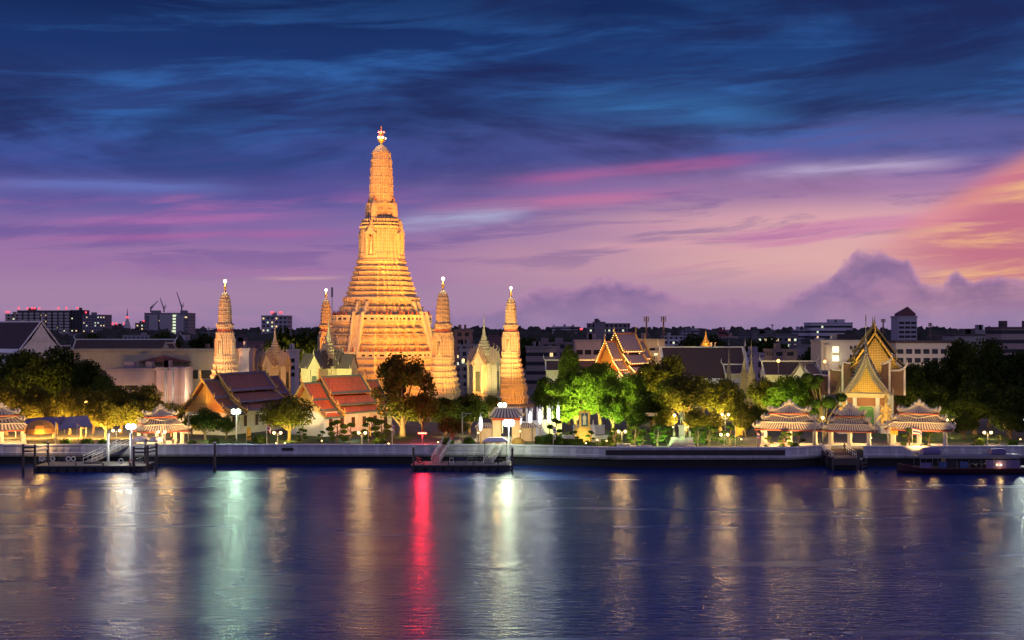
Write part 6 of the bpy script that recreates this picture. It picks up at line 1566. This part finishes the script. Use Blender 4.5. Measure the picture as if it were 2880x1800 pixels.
block(1918, 1943, 930, 1100, 'grey pair of slabs with a white light strip, left slab', (.26, .23, .27), 'windows', (3, 3), 14, 3, 23, 'tower_block'); block(1945, 1967, 926, 1102, 'grey pair of slabs, right slab with a roof light', (.32, .29, .34), 'bands', (3, 3), 14, 2, 24, 'tower_block')
block(2020, 2076, 950, 700, 'tan block with a dark red rooftop tank right of the golden dome', (.36, .26, .24), None, (3, 3), 14, 0, 25)
b = block(2022, 2044, 934, 704, 'dark red rooftop hut above the tan block', (.22, .06, .06), 'bands', (2, 3), 6, 0, 26)
block(2095, 2245, 942, 760, 'dark long flats with many green and yellow lit windows', (.15, .14, .16), 'windows', (3.6, 3.4), 16, 26, 27); block(2116, 2130, 934, 756, 'stair tower with stacked lit windows on the dark long flats', (.13, .13, .14), None, (3.2, 3.4), 8, 6, 28)
block(2244, 2290, 931, 880, 'white office building with ribbon windows, lower left wing', (.50, .46, .52), 'bands', (3, 3.6), 20, 0, 29); block(2280, 2398, 910, 876, 'white office building with ribbon windows, tall part with roof lights', (.50, .46, .52), 'bands', (3, 3.6), 20, 9, 30)
b = block(2310, 2432, 963, 400, 'white apartment block with two brightly lit windows left of the golden hall', (.52, .45, .38), None, (4, 4), 14, 0, 31)
for x, py, ww, hh in ((-.17, 983, 17, 16), (-.17, 1008, 17, 15)): MB().box(b['w'] * x, -.06, Z(py + hh / 2, 400) - GZ, M(ww, 400), .12, M(hh, 400)).build('lit_window', mat('glow_big_window', (.8, .8, .7), .5, 0, emit=(1, .86, .42), estr=1.7), b)
for x, py in ((.18, 978), (.28, 978), (.18, 1003), (.40, 985), (.40, 1010)): MB().box(b['w'] * x, -.06, Z(py + 5, 400) - GZ, 1.1 if x > .3 else .6, .12, 1.2).build('window', dark, b)
MB().box(-b['w'] * .36, -.35, 0, 1.7, .7, b['h'] * .96).build('downpipe_shaft', mat('shaft_tan', (.50, .38, .28), .8, .2), b)
MB().box(b['w'] * .16, 7, b['h'] + .01, b['w'] * .40, 8, 2.6).build('rooftop_room', mat('dark_rooftop', (.05, .035, .035), .8, .3), b)
lamp('wall_light', (X(2348, 398), 397.0, Z(1002, 398)), 250, (.9, 1, .6), .2)
block(2520, 2690, 965, 402, 'long white apartment block with dark windows right of the golden hall', (.52, .45, .38), None, (4, 4), 14, 0, 32, roof=mat('dark_roof_shed', (.07, .045, .05), .8, .3), real=(7, 3, 1.9, 1.5, .6))
b = block(2526, 2579, 893, 640, 'office tower with a dark red pyramid roof', (.40, .35, .40), None, (3, 3), 12, 0, 33, 'office_tower')
for j in range(8):
    for i in range(3): MB().box(b['w'] * (-.32 + .32 * i), -.06, b['h'] - 3.4 - 2.35 * j, b['w'] * .27, .12, 1.25).build('window', dark, b)
MB().loft([(-.5, -.02), (.5, -.02), (.5, 1), (-.5, 1)], [(b['h'] + .01, b['w'] * .86), (b['h'] + 2.0, b['w'] * .86), (b['h'] + 5.6, b['w'] * .02)]).build('pyramid_roof', mat('red_pyramid', (.13, .035, .04), .6, .2), b)
block(2686, 2816, 945, 470, 'grey shed roofed block behind the tallest dark tree at the right', (.30, .27, .27), None, (4, 4), 14, 0, 34, roof=mat('shed_dark', (.08, .06, .07), .8, .2)); block(2742, 2816, 934, 476, 'taller gabled end of the grey block at the right', (.30, .27, .28), None, (4, 4), 14, 0, 35)
block(2816, 2960, 926, 420, 'dark brick and concrete block at the right picture edge', (.26, .20, .20), 'bands', (3, 3.2), 14, 0, 36, roof=mat('edge_roof', (.08, .05, .055), .8, .2))
block(600, 705, 965, 620, 'dark flat roofed market hall right of the first corner tower', (.14, .10, .12), None, (4, 4), 30, 0, 37); block(1085, 1100, 950, 700, 'plain house hidden behind the great spire', (.3, .25, .25), None, (4, 4), 12, 0, 38) if False else None
# left temple school buildings
hall('white_gable_hall', 'large hall with a dark roof and a tall white gable at the left edge', 'hall building', (X(116, 352), 352, GZ), R(52), 13.0, 34, 15.6, 24.0, darktile, white, white, white, white, 1, 3, 0, 3, .7, False, 0, None, False)
gallery(198, 482, 366, 13.6, 18.8, 'long low hall with a dark maroon roof behind the cream industrial building', 9)
hall('dormer_gable', 'small white gabled end at the right end of the long maroon roof', 'gable building', (X(466, 360), 360, GZ), R(0), 4.2, 8, 13.8, 17.8, darktile, cream, cream, cream, cream, 1, 3, 0, 0, .4, False, 0, None, False)
hall('dormer_gable', 'small white dormer between the tall white gable and the long maroon roof', 'gable building', (X(170, 362), 362, GZ), R(0), 3.2, 8, 13.4, 17.0, darktile, white, white, white, white, 1, 3, 0, 0, .35, False, 0, None, False)
b = block(194, 695, 990, 335, 'long cream flat roofed building with a dark open gallery below', (.41, .35, .25), None, (4, 4), 12, 0, 40, 'long_building', huts=False)
MB().box(0, -.08, b['h'] - 7.2, b['w'] * .98, .12, 2.3).build('gallery_shade', dark, b)  # flat near-black slab painting in the shade of the gallery
for i in range(9): MB().box(-b['w'] * .47 + b['w'] * .94 * i / 8, -.2, b['h'] - 7.4, .8, .3, 2.6).build('pillar', cream, b)
MB().prism([(-5, b['h'] - 2.6), (9, b['h'] - 2.6), (2, b['h'] - .9)], -3.2, .0).build('porch_roof', mat('porch_maroon', (.16, .06, .05), .7, .2), b)
block(300, 440, 1045, 322, 'pale violet factory shed with lit windows behind the left trees', (.34, .27, .31), None, (4, 4), 8, 0, 41, 'factory_shed', real=(3, 1, 3.4, 1.3, 2.4)); block(440, 520, 1042, 318, 'pink lit factory wall with a ribbed lower part', (.42, .31, .32), None, (4, 4), 8, 0, 42, 'factory_shed')
b = bpy.data.objects['factory_shed.001']
for i in range(14): MB().box(-b['w'] / 2 + b['w'] * (i + .5) / 14, -.08, .2, .22, .16, b['h'] * .42).build('wall_rib', mat('wall_rib', (.50, .44, .44), .8, .1), b)
block(672, 700, 988, 328, 'white box water tank house right of the first corner tower', (.54, .46, .44), None, (4, 4), 6, 0, 43)
block(806, 830, 990, 400, 'white narrow house behind the left shrine', (.54, .50, .54), None, (4, 4), 8, 0, 44, real=(2, 3, 1.0, 1.2, 1))
for px, lab in ((466, 'left steel pylon of the electric pole in front of the factory'), (486, 'right steel pylon of the electric pole in front of the factory')):
    t = thing('utility_pole', lab, 'pole', (X(px, 312), 312, GZ)); MB().box(0, 0, 0, .45, .45, Z(1035, 312) - GZ).build('pole', metal, t); MB().box(0, -.1, Z(1040, 312) - GZ, 2.4, .2, .25).build('crossarm', metal, t)
# transmission pylon left of the first corner tower
t = thing('power_pylon', 'thin electricity pylon left of the first corner tower', 'pylon', (X(587, 800), 800, GZ)); h = Z(918, 800) - GZ
MB().lathe(0, 0, [(1.6, 0), (.7, h * .6), (.15, h)], 4, 0, False).build('mast', metal, t)
for z, w in ((.82, 9), (.94, 8)): MB().box(0, 0, h * z, w, .4, .4).build('crossarm', metal, t)
# grey stone chedis and golden dome
def chedi(px, Y, pyt, wpx, label, m, name='stone_chedi'):
    h = Z(pyt, Y) - GZ; r = M(wpx, Y) / 2; t = thing(name, label, 'chedi', (X(px, Y), Y, GZ), R(20))
    MB().loft(RED, lip(0, h * .22, r * 1.25, r, 3, r * .06) + [(h * .23, r * .85), (h * .30, r * .80), (h * .31, r * .72), (h * .50, r * .42), (h * .515, r * .52), (h * .54, r * .50)]).build('base', m, t)
    pr = []
    for i in range(9): f = i / 9; rr = r * .40 * (1 - f) + r * .08; pr += [(rr * .85, h * (.54 + .18 * f)), (rr, h * (.55 + .18 * f))]
    MB().lathe(0, 0, pr + [(r * .10, h * .73), (r * .06, h * .85), (r * .09, h * .87), (.02, h)], 10).build('spire', m, t)
    return t
gst = mat('old_grey_stone', (.27, .22, .18), .9, .4, 1.2, .7, stain=.5)
chedi(2050, 338, 950, 26, 'leftmost grey stone spire beside the dark roofed hall', gst); chedi(2093, 326, 948, 36, 'grey stone spire with a golden lit side, middle of three', gst); chedi(2113, 318, 955, 42, 'nearest and darkest grey stone spire of three', gst)
t = thing('golden_dome', 'small golden dome shrine glowing above the dark roof ridge', 'dome', (X(1985, 430), 430, GZ))
zb = Z(990, 430) - GZ
MB().box(0, 0, 0, 6, 6, zb).build('base', cream, t); MB().lathe(0, 0, [(2.7, zb), (2.9, zb + .6), (2.5, zb + 1.6), (2.0, zb + 2.2), (1.7, zb + 2.6), (1.9, zb + 2.9), (1.2, zb + 3.4), (1.3, zb + 3.7), (.8, zb + 4.3), (.4, zb + 5.2), (.15, zb + 6.6), (.02, zb + 7.8)], 12).build('dome', mat('gold_dome', (.7, .38, .06), .4, .2, 3, metal=.4), t)
lamp('dome_light', (X(1985, 424), 423, zb + 6), 2500, (1, .6, .15), .5)
# low houses scattered in front of the skyline
hz = ((560, 600, 985, 520, (.24, .16, .15), 'small brown house left of the first corner tower'), (1040 - 340, 735, 985, 480, (.20, .14, .16), 'violet roofed house between the first corner tower and the left shrine'), (1100, 1270, 960, 640, (.15, .11, .12), 'dark row of houses behind the right corner of the great spire'),
      (1335, 1365, 985, 440, (.22, .15, .14), 'small dark house behind the right shrine'), (1500, 1640, 968, 520, (.22, .17, .19), 'dull long house behind the bright green trees'), (1990, 2060, 985, 420, (.24, .17, .17), 'pinkish flat house below the golden dome'), (2175, 2240, 990, 380, (.30, .21, .17), 'brown curved house above the gallery roof'),
      (2240, 2310, 975, 560, (.24, .20, .22), 'grey house below the white office building'), (2100, 2150, 1000, 370, (.34, .28, .36), 'low violet roofed house behind the grey stone spires'), (540, 640, 948, 900, (.13, .09, .11), 'distant dark rooftops left of the condominium tower'), (640, 735, 952, 800, (.12, .08, .10), 'distant dark warehouse roof beside the condominium tower'),
      (270, 345, 962, 900, (.25, .21, .23), 'distant pale low houses under the grey condominium'), (345, 420, 945, 1000, (.32, .29, .32), 'distant white low block below the pagoda'), (490, 520, 945, 900, (.46, .42, .46), 'distant white house at the foot of the construction block'), (150, 230, 945, 1100, (.22, .20, .22), 'distant lit podium below the long condominium'))
for i, (a, b_, py, Y, c, lab) in enumerate(hz): block(a, b_, py, Y, lab, c, None if i % 2 else 'windows', (3.4, 3.2), 14, 2 if i % 3 == 0 else (10 if 'podium' in lab else 0), 60 + i, 'low_house')
# far woods on the plain, one mass up to the horizon
def far_woods():
    rg = random.Random(3); mb = MB()
    for _ in range(520):
        Y = rg.uniform(650, 2600); x = rg.uniform(-.46, .46) * Y; h = rg.uniform(9, 17) + Y * .0042; r = rg.uniform(10, 22)
        pr = []
        n = 9; ph = [rg.uniform(.75, 1.2) for _ in range(n)]
        vs = [(x, Y, GZ + h)]; fs = []
        for j, (q, zz) in enumerate(((.45, .92), (.85, .6), (1.0, .2), (1.0, -.1))):
            for k in range(n):
                t_ = 2 * math.pi * k / n; s = r * q * ph[(k + j) % n]; vs.append((x + s * math.cos(t_), Y + s * math.sin(t_), GZ + h * zz * ph[k]))
        for k in range(n): fs.append((0, 1 + k, 1 + (k + 1) % n))
        for j in range(3):
            for k in range(n): a = 1 + j * n + k; b = 1 + j * n + (k + 1) % n; fs.append((a, a + n, b + n, b))
        mb.add(vs, fs)
    tag(mb.build('far_woods', mat('far_wood_green', (.030, .032, .026), .95, .5, .05, 0)), kind='stuff')
far_woods()
# ------------------------------------------------------------------ the temple's own floodlighting
tc = (X(1072.6, 343), 343)
GOLD = (1, .35, .042)
for px, Y, tz, p, ang in ((1330, 305, 34, 92000, 60), (1120, 300, 22, 55000, 60), (1040, 276, 30, 14000, 60), (1420, 318, 30, 60000, 60), (1175, 275, 63, 690000, 27), (1330, 306, 50, 210000, 32), (1150, 264, 46, 290000, 34)):
    lamp('tower_flood', (X(px, Y), Y, 5.5), p, GOLD, .8, (tc[0], tc[1] - 3, tz), ang)
lamp('terrace_flood', (tc[0] + 12, tc[1] - 27, 19.5), 5000, GOLD, .6, (tc[0] + 3, tc[1], 36), 100)
lamp('terrace_flood', (tc[0] - 3, tc[1] - 27, 19.5), 4000, GOLD, .6, (tc[0] - 1, tc[1], 38), 100)
lamp('shrine_flood', (tc[0] + 9, tc[1] - 16, 31.5), 7000, GOLD, .6, (tc[0] + 1, tc[1], 50), 80)
# corner towers
def towerlight(px, Y, dx, p, col, tz=18):
    lamp('corner_flood', (X(px, Y) + dx, Y - 26, 4.5), p * 2.6, col, .6, (X(px, Y), Y, tz + 6), 46)
towerlight(1246, 300, 9, 24000, (1, .50, .12), 18); towerlight(1246, 300, -10, 22000, GOLD, 16); lamp('corner_flood', (X(1460, 346), 344, 4.5), 26000, GOLD, .5, (X(1437, 368), 368, 11), 90)
towerlight(1437, 368, -7, 34000, (1, .60, .20)); towerlight(1437, 368, 9, 24000, GOLD); towerlight(633, 315, -13, 36000, GOLD); towerlight(633, 315, 8, 17000, (1, .72, .42)); towerlight(917, 387, 12, 70000, GOLD, 26)
# shrines
towerlight(1361, 330, 4, 20000, (1, .80, .36), 14); towerlight(925, 308, -7, 20000, (1, .86, .32), 12); towerlight(773, 345, -4, 10000, (1, .72, .42), 14); towerlight(773, 345, 12, 9000, GOLD, 12)
# halls
lamp('gable_light', (X(560, 252), 250, 5), 5200, GOLD, .5, (X(570, 259), 259, 11), 90)
lamp('gable_light', (X(850, 250), 249, 5), 3600, (1, .68, .28), .5, (X(866, 257), 257, 11), 90)
lamp('roof_light', (X(1015, 246), 246, 9.5), 12000, GOLD, .6, (X(955, 266), 266, 12), 80)
lamp('wall_light', (X(985, 240), 240, 4), 3000, (.9, .95, 1), .6, (X(990, 262), 262, 6), 90)
lamp('string_light_glow', (X(1690, 338), 337, 14), 7000, GOLD, .6, (X(1712, 346), 347, 19), 110)
lamp('string_light_glow', (X(1800, 340), 340, 16), 3000, GOLD, .6, (X(1765, 352), 352, 18), 110)
lamp('gable_light', (X(2436, 262), 263, 9), 4200, (1, .62, .16), .5, (X(2436, 272), 272, 14), 90)
lamp('gable_light', (X(2462, 290), 291, 16), 7000, (1, .62, .16), .5, (X(2462, 300), 300, 23), 100)
lamp('guardian_light', (X(2484, 255), 255, 5), 2600, (1, .66, .2), .3, (X(2491, 262), 262, 9), 80); lamp('guardian_light', (X(2366, 256), 256, 6), 1500, (1, .66, .2), .3, (X(2373, 262), 262, 10), 80)
lamp('chedi_light', (X(2104, 318), 316, 5), 6000, GOLD, .4, (X(2095, 326), 326, 14), 70)
# pavilions: ceiling lamps inside, then added fills in front
for px, Y, p in ((2222, 233.5, 900), (2590, 233, 620), (2394, 233.5, 300), (447, 237, 900), (8, 238, 700)):
    for s in (-1, 1): lamp('pavilion_lamp', (X(px, Y) + s * 2.2, Y, 5.2), p * 2.6, (1, .66, .22), .25)
for px, Y, p in ((2200, 223, 9500), (2600, 222, 9000), (2398, 221, 2600), (450, 228, 6000), (10, 228, 6000)): lamp('pavilion_front_fill', (X(px, Y), Y, 4.6), p, (1, .58, .17), .3, (X(px, Y), Y + 9, 8), 90)  # added lamps without fixtures, warming the pavilion roofs from the river side
# garden and tree uplights
for px, Y, z, p, col, aim in ((1600, 256, 3.6, 9000, (.96, 1, .24), (1600, 264, 13)), (1650, 258, 3.6, 10000, (.96, 1, .24), (1650, 268, 14)), (1715, 252, 3.6, 6000, (.85, 1, .24), (1718, 260, 11)), (1565, 255, 3.6, 5000, (.96, 1, .25), (1570, 264, 11)), (1680, 262, 3.6, 5000, (.88, 1, .22), (1690, 273, 16)),
                              (1920, 258, 3.5, 15600, (1, .66, .14), (1926, 265, 12)), (2030, 262, 3.5, 10800, (1, .72, .12), (2030, 269, 11)), (2075, 254, 3.5, 5400, (1, .76, .10), (2078, 258, 8)), (1830, 278, 3.5, 9750, (1, .8, .12), (1838, 290, 15)), (2210, 262, 3.5, 4400, (.9, 1, .25), (2212, 271, 13)), (2150, 266, 3.5, 3250, (.9, 1, .25), (2150, 277, 12)), (2310, 246, 3.5, 2200, (1, .85, .2), (2310, 253, 12)),
                              (812, 239.5, 3.5, 3380, (1, .82, .12), (812, 246, 8)), (1120, 248, 3.5, 3600, (1, .80, .2), (1130, 255, 10)), (110, 246, 4.2, 15600, ORANGE, (112, 261, 9)), (196, 246, 4.2, 16800, ORANGE, (196, 260, 9)), (20, 246, 4.2, 13200, ORANGE, (18, 259, 10)), (270, 246, 4.2, 10080, ORANGE, (268, 263, 9)), (345, 246, 4.2, 6720, (1, .58, .14), (345, 263, 10)), (420, 246, 4.2, 7200, (1, .6, .14), (420, 264, 11)), (60, 276, 3.5, 5000, (1, .55, .12), (60, 287, 12)), (160, 278, 3.5, 4000, (1, .55, .12), (160, 290, 12)),
                              (1300, 252, 3.5, 1800, (1, .8, .25), (1310, 260, 9)), (1235, 250, 3.5, 1500, (1, .6, .2), (1250, 258, 9)), (1960, 252, 3.5, 1500, (1, .75, .15), (1955, 258, 7)), (2790, 246, 3.5, 900, (1, .7, .2), (2780, 258, 8)), (585, 240, 3.5, 700, (.7, 1, .5), (590, 247, 7)), (1388, 258, 3.5, 3960, (1, .9, .3), (1388, 267, 11)), (2560, 270, 3.5, 1200, (1, .7, .2), (2560, 279, 11)), (2650, 256, 3.5, 1250, (1, .8, .2), (2640, 263, 9)), (830, 410, 3.5, 24000, (1, .6, .14), (830, 432, 20))):
    lamp('tree_light', (X(px, Y), Y, z), p * 3.0, col, .4, (X(aim[0], aim[1]), aim[1], aim[2]), 110)
lamp('portrait_light', (X(1644, 236), 236, 4.2), 700, (1, .88, .25), .3, (X(1644, 240), 240, 6), 100)
for px in (1898, 1936): lamp('monument_light', (X(px, 228), 228, 3.9), 420, (.78, 1, .45), .3, (X(1917, 232.5), 232.5, 8.5), 100)
for px, c in ((1790, (.7, 1, .25)), (1850, (.6, 1, .3)), (1875, (.6, 1, .3)), (1975, (.6, 1, .3)), (2050, (.8, 1, .25)), (2245, (1, .85, .15)), (250, (1, .85, .15)), (195, (1, .85, .15)), (295, (1, .85, .2))): lamp('garden_light', (X(px, 230.5), 230.6, 3.9), 800, c, .2, (X(px, 234), 234, 5.2), 130)
for px, Y, p, c in ((330, 270, 1500, (1, .9, .8)), (480, 310, 2000, (1, .72, .72)), (560, 322, 3000, (1, .78, .45)), (1820, 405, 7000, (1, .66, .3)), (2330, 388, 5500, (1, .66, .36)), (2600, 390, 4000, (1, .74, .5))): lamp('street_glow', (X(px, Y), Y - 4, 8.5), p, c, .6)

lamp('gate_fill', (X(1400, 239), 238.5, 4.6), 700, (1, .58, .16), .3); lamp('gate_fill', (X(1455, 239), 238.5, 4.6), 700, (1, .58, .16), .3)  # added warm fills brightening the gate house walls, no fixtures
lamp('flood_spill', (X(1425, 223), 223.5, 6.5), 1500, (.86, 1, .62), .3); lamp('flood_spill', (X(330, 222), 223, 6.0), 700, (1, .98, .8), .3)  # added points standing in for flood lamp spill on the decks
lamp('bank_glow', (X(90, 250), 249, 6), 2200, ORANGE, .4); lamp('bank_glow', (X(210, 250), 249, 6), 2600, ORANGE, .4)
lamp('umbrella_fill', (X(113, 228), 228.2, 5.2), 1100, (1, .55, .12), .2)  # added lamp in front so the orange fabric glows
